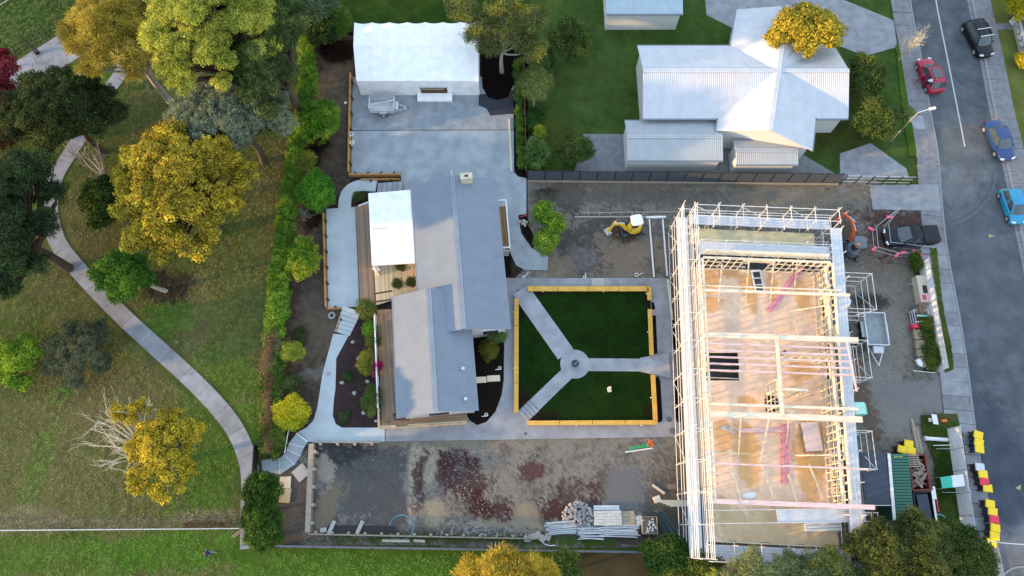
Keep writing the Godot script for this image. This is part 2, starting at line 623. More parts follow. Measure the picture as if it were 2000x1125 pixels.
	# construction dirt
	var d0 := Color(0.222, 0.193, 0.165)
	var d1 := Color(0.480, 0.431, 0.372)
	var red := Color(0.125, 0.055, 0.06)
	var pale := Color(0.857, 0.720, 0.539)
	var slate := Color(0.154, 0.157, 0.163)
	var blue := Color(0.326, 0.333, 0.343)
	var tan_ := Color(0.449, 0.352, 0.237)
	var wet := Color(0.091, 0.077, 0.068)
	var db := []
	for s in [
		[Vector2(-13.02, -4.08), 4.6, 4.4, 0, slate, 0.75, 0.5], [Vector2(-14.98, -6.63), 3.0, 1.4, 0, Color(0.061, 0.065, 0.073), 0.8, 0.4], [Vector2(-10.29, -2.01), 3.0, 2.4, 0, Color(0.245, 0.203, 0.188), 0.8, 0.5], [Vector2(-15.44, -2.01), 1.0, 2.2, 20, tan_, 0.7, 0.6], [Vector2(-15.98, -5.13), 0.9, 1.5, 0, Color(0.694, 0.609, 0.522), 0.7, 0.8],
		[Vector2(-8.35, -4.50), 0.55, 3.9, 0, pale, 0.75, 0.5], [Vector2(-7.13, -6.50), 1.7, 0.45, 0, pale, 0.7, 0.6], [Vector2(-6.97, -4.71), 0.9, 1.7, 10, pale, 0.55, 0.7], [Vector2(-6.42, -1.60), 1.1, 1.5, 0, Color(0.734, 0.609, 0.424), 0.75, 0.5],
		[Vector2(-7.82, -4.29), 0.88, 2.29, 8, red, 0.85, 0.7], [Vector2(-4.70, -4.58), 2.64, 1.58, 20, red, 0.85, 0.7], [Vector2(-5.26, -5.77), 1.67, 0.79, 0, red, 0.81, 0.8], [Vector2(-7.06, -4.83), 0.5, 1.5, 15, pale, 0.7, 0.6], [Vector2(-1.28, -1.60), 2.02, 1.14, 20, red, 0.85, 0.8], [Vector2(-2.79, -2.21), 1.41, 0.70, 0, red, 0.72, 0.8], [Vector2(1.83, -4.92), 1.35, 0.8, -20, Color(0.185, 0.075, 0.082), 0.85, 0.5],
		[Vector2(4.29, -2.21), 3.17, 1.32, -20, red, 0.68, 1.0], [Vector2(3.20, -1.40), 1.58, 1.41, 0, red, 0.77, 0.9], [Vector2(7.80, -3.87), 1.76, 0.97, -30, red, 0.45, 1.0], [Vector2(9.73, -3.45), 1.8, 2.0, 0, blue, 0.95, 0.4], [Vector2(9.25, -2.63), 1.2, 1.4, 0, blue, 0.7, 0.6],
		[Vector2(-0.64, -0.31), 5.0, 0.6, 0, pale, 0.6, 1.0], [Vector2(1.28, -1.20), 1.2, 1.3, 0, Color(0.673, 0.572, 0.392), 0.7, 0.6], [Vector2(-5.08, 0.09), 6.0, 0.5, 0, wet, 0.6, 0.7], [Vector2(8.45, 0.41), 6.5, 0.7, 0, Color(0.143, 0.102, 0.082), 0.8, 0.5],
		[Vector2(12.83, -1.60), 1.6, 3.5, 0, Color(0.204, 0.194, 0.180), 0.8, 0.6], [Vector2(-5.91, 0.53), 11.0, 0.35, 0, Color(0.143, 0.203, 0.033), 0.75, 1.0], [Vector2(5.07, 0.60), 5.0, 0.4, 0, Color(0.122, 0.222, 0.033), 0.8, 1.0], [Vector2(-4.42, -7.41), 12.0, 0.4, 0, Color(0.490, 0.407, 0.310), 0.6, 1.2],
		[Vector2(-18.82, -1.60), 2.2, 5.0, 0, Color(0.198, 0.174, 0.153), 0.9, 0.3],
		[Vector2(5.02, -30.95), 2.6, 2.0, 0, wet, 0.55, 0.5], [Vector2(7.82, -25.77), 4.0, 3.4, 0, Color(0.122, 0.111, 0.108), 0.75, 0.4], [Vector2(7.04, -24.45), 2.0, 1.2, 0, blue, 0.5, 0.6], [Vector2(10.70, -24.71), 3.4, 2.2, 0, Color(0.490, 0.370, 0.269), 0.75, 0.9], [Vector2(10.93, -27.10), 1.4, 1.1, 0, Color(0.143, 0.093, 0.073), 0.9, 0.4], [Vector2(3.42, -31.06), 1.3, 1.0, 0, wet, 0.95, 0.3], [Vector2(4.11, -23.67), 1.8, 1.0, 0, tan_, 0.6, 0.9],
		[Vector2(15.06, -30.95), 14.0, 0.9, 0, Color(0.245, 0.213, 0.171), 0.7, 0.4], [Vector2(17.69, -32.24), 16.0, 0.5, 0, Color(0.326, 0.259, 0.180), 0.6, 0.6], [Vector2(26.11, -30.95), 5.0, 1.5, 0, Color(0.428, 0.370, 0.302), 0.6, 0.9], [Vector2(30.99, -30.11), 4.0, 2.0, 0, Color(0.347, 0.305, 0.245), 0.6, 0.9],
		[Vector2(36.93, -28.46), 3.6, 1.0, 0, Color(0.153, 0.083, 0.080), 0.8, 0.6], [Vector2(34.71, -25.77), 1.6, 3.0, 10, Color(0.170, 0.083, 0.077), 0.8, 0.8], [Vector2(35.59, -23.93), 2.0, 1.6, 0, Color(0.153, 0.079, 0.072), 0.8, 0.9], [Vector2(32.25, -27.10), 1.4, 2.4, 0, Color(0.163, 0.120, 0.090), 0.8, 0.6], [Vector2(35.40, -21.61), 3.4, 3.5, 0, Color(0.428, 0.379, 0.302), 0.6, 0.9],
		[Vector2(33.22, -20.10), 2.0, 1.0, 0, Color(0.102, 0.085, 0.071), 0.95, 0.3], [Vector2(31.28, -15.70), 1.0, 2.6, 0, wet, 0.9, 0.4], [Vector2(31.06, -13.58), 0.6, 2.6, 8, Color(0.323, 0.132, 0.048), 0.8, 0.7], [Vector2(33.43, -14.75), 2.6, 5.0, 0, Color(0.469, 0.435, 0.367), 0.7, 0.8], [Vector2(32.52, -11.05), 3.0, 3.0, 0, Color(0.490, 0.461, 0.424), 0.8, 0.5], [Vector2(36.23, -11.50), 4.5, 1.6, 0, Color(0.408, 0.398, 0.392), 0.9, 0.4], [Vector2(31.09, -10.60), 1.0, 3.0, 0, Color(0.224, 0.139, 0.082), 0.7, 0.7], [Vector2(38.39, -11.05), 3.0, 2.0, 0, Color(0.449, 0.435, 0.424), 0.8, 0.5],
	]:
		db.append([s[0].x, s[0].y, s[1], s[2], s[3], s[4], s[5], s[6]])
	patch("construction_dirt", v2([1.52, -33.16, 35.49, -32.93, 42.49, -30.11, 42.26, -26.30, 40.62, -23.67, 40.36, -13.81, 40.39, -7.93, 36.84, -7.93, 35.51, -1.60, 28.83, 2.37, 16.59, 3.52, 12.20, 1.28, -18.83, 0.96, -21.76, -4.50, -17.73, -7.71, -0.44, -7.71, -0.48, -21.61, 1.45, -23.67]), 0.02, 0.17, d0, d1, db, M.dirt)
	# garden soil on the park side of the house
	var s0 := Color(0.109, 0.084, 0.065)
	var s1 := Color(0.189, 0.145, 0.109)
	var sb := []
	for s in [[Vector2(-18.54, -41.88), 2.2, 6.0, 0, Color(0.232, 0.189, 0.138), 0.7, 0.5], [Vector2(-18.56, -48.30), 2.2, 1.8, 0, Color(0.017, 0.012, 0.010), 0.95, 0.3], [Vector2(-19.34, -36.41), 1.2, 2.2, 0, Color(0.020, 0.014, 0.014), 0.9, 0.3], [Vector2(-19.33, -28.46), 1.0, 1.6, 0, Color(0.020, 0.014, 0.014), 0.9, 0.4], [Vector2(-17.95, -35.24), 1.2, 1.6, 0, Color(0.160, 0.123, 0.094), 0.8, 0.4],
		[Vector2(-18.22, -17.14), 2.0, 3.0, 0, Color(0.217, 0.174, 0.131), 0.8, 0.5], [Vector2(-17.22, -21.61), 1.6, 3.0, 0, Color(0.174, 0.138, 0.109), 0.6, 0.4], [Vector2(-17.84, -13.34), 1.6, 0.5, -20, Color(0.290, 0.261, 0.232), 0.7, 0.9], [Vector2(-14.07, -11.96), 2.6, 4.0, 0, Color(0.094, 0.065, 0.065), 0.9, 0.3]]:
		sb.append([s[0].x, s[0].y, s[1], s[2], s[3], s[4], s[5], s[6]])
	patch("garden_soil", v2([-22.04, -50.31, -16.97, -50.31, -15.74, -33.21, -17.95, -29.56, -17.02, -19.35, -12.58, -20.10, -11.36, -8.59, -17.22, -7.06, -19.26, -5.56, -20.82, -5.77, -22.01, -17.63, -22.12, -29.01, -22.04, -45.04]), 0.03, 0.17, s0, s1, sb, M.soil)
	patch("site_soil", v2([-17.69, -50.98, 1.88, -50.98, 1.72, -32.81, 4.63, -31.23, 4.42, -22.38, -0.48, -21.36, -0.44, -7.41, -11.73, -7.41, -17.04, -19.60, -18.00, -30.11, -15.76, -33.50]), 0.012, 0.25, Color(0.05, 0.04, 0.034), Color(0.085, 0.068, 0.055), [], M.soil)
	# driveway concrete in two pours, plus the turning area by the house
	slab_poly("driveway", v2([-16.69, -44.97, 0.16, -44.97, 0.16, -38.56, -16.29, -38.50]), 0.0, 0.10, M.concrete_dark)
	slab_poly("driveway", v2([-16.28, -38.41, 0.16, -38.47, 0.20, -33.67, 0.61, -33.16, 1.42, -32.99, 1.39, -29.07, 0.60, -28.96, 0.88, -27.06, 1.85, -25.46, 3.40, -24.67, 3.37, -23.26, 1.20, -23.26, 0.39, -23.73, -0.24, -25.20, -1.87, -17.60, -9.35, -17.60, -9.27, -21.57, -9.75, -31.40, -10.90, -31.40, -11.01, -33.33, -15.93, -33.33]), 0.0, 0.10, M.concrete)
	slab_poly("terrace", v2([-18.08, -29.62, -15.25, -29.84, -14.09, -19.66, -16.95, -19.37]), 0.0, 0.10, M.concrete_new)
	var arc := smooth_line(v2([-13.36, -32.13, -14.88, -32.19, -15.85, -31.74, -16.28, -30.84, -16.27, -29.51]), 5)
	slab_poly("garden_path", ribbon(arc, -0.62, 0.62), 0.0, 0.11, M.concrete_new)
	# front paths
	slab_poly("courtyard_path", v2([-0.77, -22.44, 14.54, -22.44, 14.70, -7.79, -10.91, -7.39, -10.99, -8.62, -4.23, -8.97, -2.81, -17.60, -0.75, -17.60]), 0.0, 0.10, M.path)
	slab_poly("garden_path", v2([-16.27, -17.02, -14.72, -16.87, -15.28, -15.20, -15.56, -13.09, -15.69, -11.03, -15.66, -9.59, -15.33, -8.88, -14.77, -8.57, -11.05, -8.57, -10.98, -7.39, -17.31, -7.35, -17.94, -7.39, -18.72, -8.09, -17.79, -8.62, -17.28, -9.24, -17.07, -10.35, -16.90, -13.32]), 0.0, 0.11, M.concrete_new)
	slab_poly("garden_soil", v2([-3.83, -17.21, -0.70, -17.21, -0.73, -12.86, -0.90, -11.48, -1.43, -9.99, -2.23, -9.06, -3.03, -8.79, -3.66, -9.15, -4.26, -10.13]), 0.09, 0.112, M.black_soil if M.has("black_soil") else mat("black_soil", Color(0.024, 0.017, 0.014), 1.0, "grain", 1.2, "blotch", 5.0, 0.0, 2.0))
	slab_poly("garden_soil", v2([-15.79, -14.72, -15.21, -16.05, -14.10, -18.58, -12.38, -19.57, -11.39, -8.62, -14.46, -8.62, -15.15, -8.93, -15.48, -9.59, -15.60, -11.48]), 0.05, 0.116, mat("bed_soil", Color(0.085, 0.058, 0.055), 1.0, "grain", 1.2, "blotch", 5.0, 0.0, 2.0))
	for p in [v2([12.89, -20.06, 13.12, -20.06, 13.22, -19.42, 12.88, -19.27]), v2([12.85, -18.77, 13.22, -18.77, 13.11, -15.20, 12.73, -15.10]), v2([12.76, -12.95, 13.05, -13.09, 13.19, -12.63, 13.13, -9.33, 12.98, -9.06, 12.58, -9.06]), v2([14.70, -19.57, 14.90, -18.58, 14.86, -15.20, 14.68, -15.29, 14.47, -16.15]), v2([14.49, -12.95, 14.73, -13.09, 14.71, -9.02, 14.36, -9.06, 14.26, -9.46]), v2([0.69, -28.96, 1.49, -28.69, 2.34, -25.72, 1.95, -25.51, 1.08, -27.06]), v2([-1.17, -24.67, -0.10, -24.67, -0.05, -22.70, -0.72, -22.54, -1.06, -22.54])]:
		slab_poly("garden_soil", p, 0.08, 0.108, M.black_soil)
	slab_poly("mulch_bed", v2([-3.28, -48.75, 0.16, -49.22, 0.16, -44.01, -0.42, -42.43, -1.48, -42.06, -2.49, -42.43, -3.09, -43.69]), 0.05, 0.125, mat("mulch", Color(0.016, 0.010, 0.009), 1.0, "grain", 1.5, "fleck", 0.9, 0.0, 3.0))
	slab_poly("gravel_apron", v2([-3.45, -42.75, 0.16, -43.31, 0.16, -40.45, -2.20, -40.20, -2.63, -41.06, -3.43, -41.43]), 0.05, 0.112, mat("apron", Color(0.10, 0.105, 0.13), 0.95, "fleck", 0.8, "grain", 2.0, 0.0, 2.0))
	slab_poly("garden_soil", v2([0.16, -49.63, 1.76, -49.63, 1.52, -32.93, 0.61, -33.39, 0.25, -34.08]), 0.0, 0.07, M.black_soil)
	slab_poly("crossing_slab", v2([7.44, -22.44, 8.64, -22.44, 8.60, -21.67, 7.45, -21.67]), 0.10, 0.104, mat("crossing", Color(0.50, 0.47, 0.44), 0.8, "fine", 1.4))
	courtyard()
	road()
	neighbour()

func courtyard() -> void:
	# raised lawn with three paths and a round centre
	var lawn := v2([0.57, -21.10, 12.73, -21.10, 12.50, -9.12, 1.51, -9.12, 2.46, -10.05, 1.44, -10.86, 0.54, -10.01])
	patch("courtyard_lawn", lawn, 0.30, 0.12, Color(0.016, 0.046, 0.009), Color(0.026, 0.066, 0.013), [[Vector2(0.99, -10.82).x, Vector2(0.99, -10.82).y, 0.8, 1.3, 20.0, Color(0.035, 0.022, 0.016), 0.95, 0.5], [Vector2(2.46, -9.39).x, Vector2(2.46, -9.39).y, 1.6, 0.7, 0.0, Color(0.035, 0.022, 0.016), 0.95, 0.5], [Vector2(1.91, -20.85).x, Vector2(1.91, -20.85).y, 1.7, 0.6, 0.0, Color(0.04, 0.026, 0.02), 0.9, 0.5], [Vector2(0.80, -19.35).x, Vector2(0.80, -19.35).y, 0.5, 1.4, 0.0, Color(0.03, 0.022, 0.018), 0.9, 0.5], [Vector2(12.40, -20.35).x, Vector2(12.40, -20.35).y, 0.5, 1.3, 0.0, Color(0.04, 0.026, 0.018), 0.8, 0.5], [Vector2(12.29, -9.79).x, Vector2(12.29, -9.79).y, 0.7, 0.7, 0.0, Color(0.03, 0.02, 0.015), 0.8, 0.5]], M.grass)
	slab_poly("lawn_base", v2([0.52, -21.18, 12.80, -21.18, 12.56, -9.09, 1.51, -9.09, 2.46, -10.02, 1.44, -10.92, 0.49, -10.02]), 0.05, 0.29, M.black_soil)
	slab_poly("courtyard_walk", ribbon(v2([0.76, -21.20, 4.83, -15.05]), -0.85, 0.85), 0.1, 0.312, M.path_light)
	slab_poly("courtyard_walk", ribbon(v2([6.04, -14.11, 11.43, -14.07]), -0.58, 0.58), 0.1, 0.312, M.path_light)
	slab_poly("courtyard_walk", v2([11.47, -14.72, 12.68, -14.96, 14.07, -15.15, 14.08, -12.91, 12.92, -13.14, 11.39, -13.46]), 0.1, 0.308, M.path_light)
	slab_poly("courtyard_walk", ribbon(v2([5.11, -13.51, 1.95, -10.48]), -0.6, 0.6), 0.1, 0.312, M.path_light)
	var ring := PackedVector2Array()
	var o := Vector2(5.63, -14.16)
	for k in 40:
		ring.append(o + Vector2.from_angle(TAU * k / 40.0) * 1.32)
	slab_poly("courtyard_walk", ring, 0.1, 0.318, M.path_light)
	var t := thing("garden_steps", "grey concrete steps in the corner of the walled lawn", "steps")
	var a := Vector2(1.93, -10.45)
	var b := Vector2(0.89, -9.50)
	var d := (b - a) / 4.0
	for k in 4:
		var q := a + d * (k + 0.5)
		slab("tread", Vector3(q.x, 0.20 - k * 0.025, q.y), Vector3(d.length() - 0.04, 0.22 - k * 0.05, 1.25), M.path_light, t, Basis(Vector3.UP, -d.angle()))
	settle(t)
	# timber walls
	for w in [[Vector3(1.47, 0.50, -21.23), Vector3(12.70, 0.50, -21.23), "long top timber wall of the lawn under the grey path", 0.42], [Vector3(12.67, 0.50, -21.43), Vector3(12.65, 0.50, -20.13), "short timber wall end at the lawn corner nearest the scaffold", 0.32], [Vector3(12.61, 0.50, -19.24), Vector3(12.48, 0.50, -14.91), "timber wall beside the lawn above the side entrance", 0.32], [Vector3(12.47, 0.50, -13.14), Vector3(12.41, 0.50, -9.09), "timber wall beside the lawn below the side entrance", 0.32], [Vector3(12.58, 0.50, -8.96), Vector3(1.28, 0.50, -8.91), "long bottom timber wall of the lawn above the dirt yard", 0.3], [Vector3(0.42, 0.50, -20.28), Vector3(0.36, 0.50, -9.75), "timber wall of the lawn on the house side", 0.32]]:
		var wall := thing("timber_garden_wall", "yellow pine " + w[2], "garden wall", "yellow pine walls round the lawn")
		var p: Vector3 = w[0]
		var q: Vector3 = w[1]
		var n := maxi(1, int(p.distance_to(q) / 2.4))
		p.y = 0.0
		q.y = 0.0
		for k in n:
			var r := p.lerp(q, float(k) / n)
			var s := p.lerp(q, (k + 1.0) / n - 0.004)
			beam("cap_plank", r + Vector3.UP * 0.52, s + Vector3.UP * 0.52, w[3] + 0.08, 0.05, M.yellow_pine, wall)
			beam("sleeper", r + Vector3.UP * 0.295, s + Vector3.UP * 0.295, w[3] - 0.06, 0.39, M.yellow_pine, wall)
			if k % 2 == 0 and w[3] > 0.29:
				var side := (q - p).normalized().cross(Vector3.UP) * (-0.24 if w[3] < 0.31 else 0.26)
				slab("light_bracket", r.lerp(s, 0.5) + side + Vector3.UP * 0.42, Vector3(0.07, 0.2, 0.07), M.white_paint, wall)
		settle(wall)
	# round fire pit in the middle
	var f := thing("fire_pit", "round black bowl in the centre of the circular path", "fire pit")
	var g := G.new()
	var c := Vector3(5.62, 0.32, -14.16)
	for k in 20:
		var e0 := Vector3(cos(TAU * k / 20.0), 0, sin(TAU * k / 20.0))
		var e1 := Vector3(cos(TAU * (k + 1) / 20.0), 0, sin(TAU * (k + 1) / 20.0))
		var u := Vector3.UP
		g.quad(c + e1 * 0.30, c + e0 * 0.30, c + e0 * 0.33 + u * 0.25, c + e1 * 0.33 + u * 0.25)
		g.quad(c + e1 * 0.33 + u * 0.25, c + e0 * 0.33 + u * 0.25, c + e0 * 0.28 + u * 0.25, c + e1 * 0.28 + u * 0.25)
		g.quad(c + e1 * 0.28 + u * 0.25, c + e0 * 0.28 + u * 0.25, c + e0 * 0.20 + u * 0.06, c + e1 * 0.20 + u * 0.06)
		g.tri(c + u * 0.06, c + e1 * 0.20 + u * 0.06, c + e0 * 0.20 + u * 0.06)
	obj("bowl", g, M.dark_metal, f)
	rod("poker", c + Vector3(-0.1, 0.1, 0.1), c + Vector3(0.18, 0.3, -0.1), 0.02, M.galvanised, f)
	settle(f)
	g = G.new()
	g.box(Vector3(8.57, 0.36, -11.84), Vector3(0.32, 0.1, 0.42), yaw(10))
	g.box(Vector3(8.62, 0.43, -12.01), Vector3(0.26, 0.06, 0.2), yaw(10))
	solo("garden_box", g, M.pale_ply, "small pale box lying on the lower dark lawn", "box")

func kerb_line(called: String, pts: PackedVector2Array, a: float, b: float, y: float, m: Material) -> void:
	var n := pts.size()
	var root := Node3D.new()
	root.name = numbered(called)
	add_child(root)
	root.set_meta("kind", "structure")
	for i in n - 1:
		var g := G.new()
		var d := (pts[i + 1] - pts[i]).normalized()
		var e := Vector2(-d.y, d.x)
		g.prism(PackedVector2Array([pts[i] + e * a + d * 0.012, pts[i + 1] + e * a - d * 0.012, pts[i + 1] + e * b - d * 0.012, pts[i] + e * b + d * 0.012]), 0.0, y)
		obj("kerb_stone", g, m, root)

func road() -> void:
	var left := smooth_line(v2([45.08, -63.92, 43.82, -55.13, 43.51, -48.30, 43.12, -41.88, 42.79, -35.82, 41.99, -30.11, 41.43, -24.71, 41.21, -19.10, 40.82, -13.81, 40.32, -8.81, 40.05, -5.34, 39.95, -1.20, 39.91, 3.52, 39.86, 8.35]), 4)
	var right := smooth_line(v2([51.05, -63.92, 50.41, -55.13, 50.06, -48.30, 49.54, -41.26, 49.37, -36.41, 49.12, -31.23, 48.81, -27.37, 48.42, -21.61, 47.95, -14.75, 47.37, -7.49, 46.79, 2.37, 46.31, 8.35]), 4)
	var poly := left.duplicate()
	var rr := right.duplicate()
	rr.reverse()
	poly.append_array(rr)
	var rb := []
	for s in [[Vector2(44.75, -35.82), 2.5, 5.0, 0, Color(0.240, 0.250, 0.260), 0.6, 0.5], [Vector2(43.23, -32.36), 3.5, 2.0, 0, Color(0.300, 0.310, 0.320), 0.7, 0.6], [Vector2(46.15, -50.98), 1.5, 7.0, 10, Color(0.200, 0.220, 0.230), 0.5, 0.5], [Vector2(40.60, 1.20), 6.0, 2.4, 0, Color(0.270, 0.280, 0.300), 0.95, 0.12], [Vector2(41.21, -5.77), 3.0, 6.0, 0, Color(0.110, 0.130, 0.170), 0.8, 0.3], [Vector2(44.49, -21.61), 3.0, 7.0, 0, Color(0.190, 0.210, 0.230), 0.6, 0.6]]:
		rb.append([s[0].x, s[0].y, s[1], s[2], s[3], s[4], s[5], s[6]])
	patch("road", poly, 0.03, 0.25, Color(0.145, 0.165, 0.190), Color(0.190, 0.208, 0.230), rb, M.asphalt)
	# pale curved tyre scuffs on the asphalt
	var g := G.new()
	for k in 6:
		var r := 6.0 + k * 0.41 + 0.13 * (k % 2)
		var arc := PackedVector2Array()
		for a in 9:
			arc.append(Vector2(40.22, -35.82) + Vector2.from_angle(deg_to_rad(8.0 + k * 1.5 + a * 7.0)) * r)
		g.prism(ribbon(arc, -0.05, 0.03 + 0.04 * (k % 3)), 0.03, 0.036, false)
	struct("tyre_scuff", g, mat("scuff", Color(0.21, 0.225, 0.245), 0.9, "grain", 0.7))
	g = G.new()
	g.prism(ribbon(smooth_line(v2([46.96, -59.44, 46.54, -54.43, 46.22, -47.97, 45.94, -42.19, 45.64, -36.59]), 4), -0.07, 0.07), 0.03, 0.037, false)
	struct("centre_line", g, M.line_paint)
	for p in [v2([45.76, -27.00, 46.30, -26.78, 45.71, -26.57]), v2([42.49, -3.54, 43.08, -3.83, 42.87, -3.33])]:
		g = G.new()
		g.prism(p, 0.03, 0.039, false)
		struct("road_marker", g, mat("marker_paint", Color(0.55, 0.48, 0.24), 0.8, "grain", 1.0))
	kerb_line("kerb", left, 0.0, 0.18, 0.13, M.kerb)
	kerb_line("kerb", right, -0.28, 0.0, 0.13, M.kerb)
	kerb_line("gutter", right, 0.004, 0.4, 0.045, M.footpath)
	# footpaths as runs of slabs
	for spec in [["footpath", left, 0.2, 2.2, M.footpath, 0, 22], ["footpath", left, 0.2, 2.6, M.pavement, 22, left.size() - 1], ["footpath", right, -2.1, -0.3, M.footpath, 0, right.size() - 1]]:
		var root := Node3D.new()
		root.name = numbered("footpath")
		add_child(root)
		root.set_meta("kind", "structure")
		var pts: PackedVector2Array = spec[1]
		for i in range(spec[5], spec[6]):
			var seg := PackedVector2Array([pts[i], pts[i + 1]])
			var d := (seg[1] - seg[0]).normalized()
			seg[0] += d * 0.015
			seg[1] -= d * 0.015
			g = G.new()
			g.prism(ribbon(seg, spec[2], spec[3]), 0.0, 0.12)
			obj("slab", g, [spec[4], M.footpath, spec[4]][(i * 7) % 3], root)
	# vehicle crossing
	slab_poly("driveway", v2([35.31, -32.19, 42.00, -32.30, 41.68, -29.40, 35.05, -29.56]), 0.0, 0.135, M.pavement)
	slab_poly("footpath", v2([40.48, -40.08, 42.03, -40.20, 42.07, -38.62, 41.03, -38.62]), 0.1, 0.126, M.path_light)
	# grass verges
	var vg := Color(0.10, 0.16, 0.025)
	var vy := Color(0.19, 0.185, 0.06)
	patch("grass_verge", v2([42.30, -59.34, 42.64, -59.34, 41.69, -52.54, 41.25, -52.26]), 0.10, 0.2, vg, Color(0.08, 0.17, 0.02), [], M.grass)
	patch("grass_verge", v2([40.98, -49.08, 41.68, -49.02, 41.02, -41.19, 40.84, -35.59, 39.78, -35.41, 40.04, -39.96]), 0.115, 0.1, Color(0.12, 0.24, 0.03), Color(0.14, 0.22, 0.045), [], M.grass)
	patch("grass_verge", v2([39.74, -25.51, 40.42, -25.51, 39.80, -20.06, 39.69, -15.20, 39.45, -13.69, 38.62, -13.41, 39.18, -17.60]), 0.14, 0.08, vg, vy, [], M.grass)
	patch("grass_verge", v2([35.71, -9.68, 38.87, -9.77, 38.99, -7.92, 38.49, -2.21, 37.63, 1.98, 34.95, 0.80, 36.06, -5.76, 35.54, -8.35]), 0.14, 0.12, Color(0.065, 0.13, 0.02), Color(0.13, 0.16, 0.045), [[Vector2(39.23, -5.77).x, Vector2(39.23, -5.77).y, 0.7, 7.0, 6.0, Color(0.17, 0.16, 0.06), 0.8, 0.6], [Vector2(38.09, -9.61).x, Vector2(38.09, -9.61).y, 1.8, 0.5, 0.0, Color(0.16, 0.15, 0.06), 0.8, 0.6], [Vector2(36.33, -4.50).x, Vector2(36.33, -4.50).y, 1.2, 2.5, 0.0, Color(0.03, 0.06, 0.015), 0.7, 0.6]], M.grass)
	patch("grass_verge", v2([52.84, -59.34, 68.78, -59.34, 56.70, -19.57, 48.88, -18.58, 49.63, -28.96, 50.76, -41.81]), 0.10, 0.25, Color(0.22, 0.28, 0.065), Color(0.30, 0.30, 0.09), [], M.grass)
	g = G.new()
	g.prism(v2([51.54, -51.85, 54.59, -51.85, 54.38, -51.03, 51.57, -51.03]), 0.1, 0.125)
	struct("entry_path", g, M.footpath)
	g = G.new()
	g.prism(ribbon(smooth_line(v2([39.64, 3.33, 40.46, 2.87, 41.05, 2.68, 42.11, 2.60]), 4), -0.07, 0.07), 0.03, 0.1, true)
	struct("kerb_edge", g, M.kerb)

func gable(t: Node3D, o: Vector3, ex: Vector3, ez: Vector3, hw: float, len: float, y0: float, y1: float, m: Material, wall: Material, over := 0.35) -> void:
	# walls under a gable roof whose ridge runs along ez from o
	var g := G.new()
	var a := o - ex * (hw - over) + ez * over
	var b := o + ex * (hw - over) + ez * over
	var c := o + ex * (hw - over) + ez * (len - over)
	var d := o - ex * (hw - over) + ez * (len - over)
	var u := Vector3.UP
	g.hexa([d, c, b, a], [d + u * (y0 - 0.1), c + u * (y0 - 0.1), b + u * (y0 - 0.1), a + u * (y0 - 0.1)])
	obj("wall", g, wall, t)
	for e in [[a, b], [c, d]]:
		g = G.new()
		var top: Vector3 = (e[0] + e[1]) / 2.0 + u * (y1 - 0.2)
		var k: Vector3 = ez * 0.05
		g.hexa([e[0] + u * (y0 - 0.1), e[1] + u * (y0 - 0.1), top], [e[0] + u * (y0 - 0.1) + k, e[1] + u * (y0 - 0.1) + k, top + k])
		obj("gable_wall", g, wall, t)
	for s: float in [-1.0, 1.0]:
		g = G.new()
		var p := o + u * y1
		var q := o + ex * hw * s + u * y0
		var th := u * 0.06
		if s > 0:
			g.hexa([p + ez * len, q + ez * len, q, p], [p + ez * len + th, q + ez * len + th, q + th, p + th])
		else:
			g.hexa([q + ez * len, p + ez * len, p, q], [q + ez * len + th, p + ez * len + th, p + th, q + th])
		var n := int(len / 0.19)
		for k in n:
			var z := ez * (len * (k + 0.5) / n)
			var r0 := p + z + th
			var r1 := q + z + th
			var w := ez * 0.05
			var up := u * 0.045
			g.quad(r0 + w, r0 + up + w * 0.3, r1 + up + w * 0.3, r1 + w) if s < 0 else g.quad(r1 + w, r1 + up + w * 0.3, r0 + up + w * 0.3, r0 + w)
			g.quad(r0 + up + w * 0.3, r0 + up - w * 0.3, r1 + up - w * 0.3, r1 + up + w * 0.3) if s < 0 else g.quad(r1 + up + w * 0.3, r1 + up - w * 0.3, r0 + up - w * 0.3, r0 + up + w * 0.3)
			g.quad(r0 + up - w * 0.3, r0 - w, r1 - w, r1 + up - w * 0.3) if s < 0 else g.quad(r1 + up - w * 0.3, r1 - w, r0 - w, r0 + up - w * 0.3)
		var sl := obj("roof_slope", g, m, t)
		g = G.new()
		g.bar(q + ex * 0.06 * s + u * 0.0, q + ex * 0.06 * s + ez * len + u * 0.0, 0.13, 0.13)
		obj("gutter", g, M.fascia, sl)
	g = G.new()
	var rp := o + u * (y1 + 0.10)
	g.bar(rp + ex * 0.10 - u * 0.02, rp + ez * len + ex * 0.10 - u * 0.02, 0.22, 0.02)
	g.bar(rp - ex * 0.10 - u * 0.02, rp + ez * len - ex * 0.10 - u * 0.02, 0.22, 0.02)
	obj("ridge_cap", g, m, t)

func window_at(t: Node3D, o: Vector3, ex: Vector3, w: float, h: float) -> void:
	var ez := ex.cross(Vector3.UP)
	var b := Basis(ex, Vector3.UP, -ez)
	var f := slab("window", o, Vector3(w, h, 0.09), M.white_paint, t, b)
	var pane := put("pane", unit_box, M.glass, Transform3D(Basis.from_scale(Vector3(0.86, 0.86, 1.25)), Vector3.ZERO), f)
	pane.name = "pane"

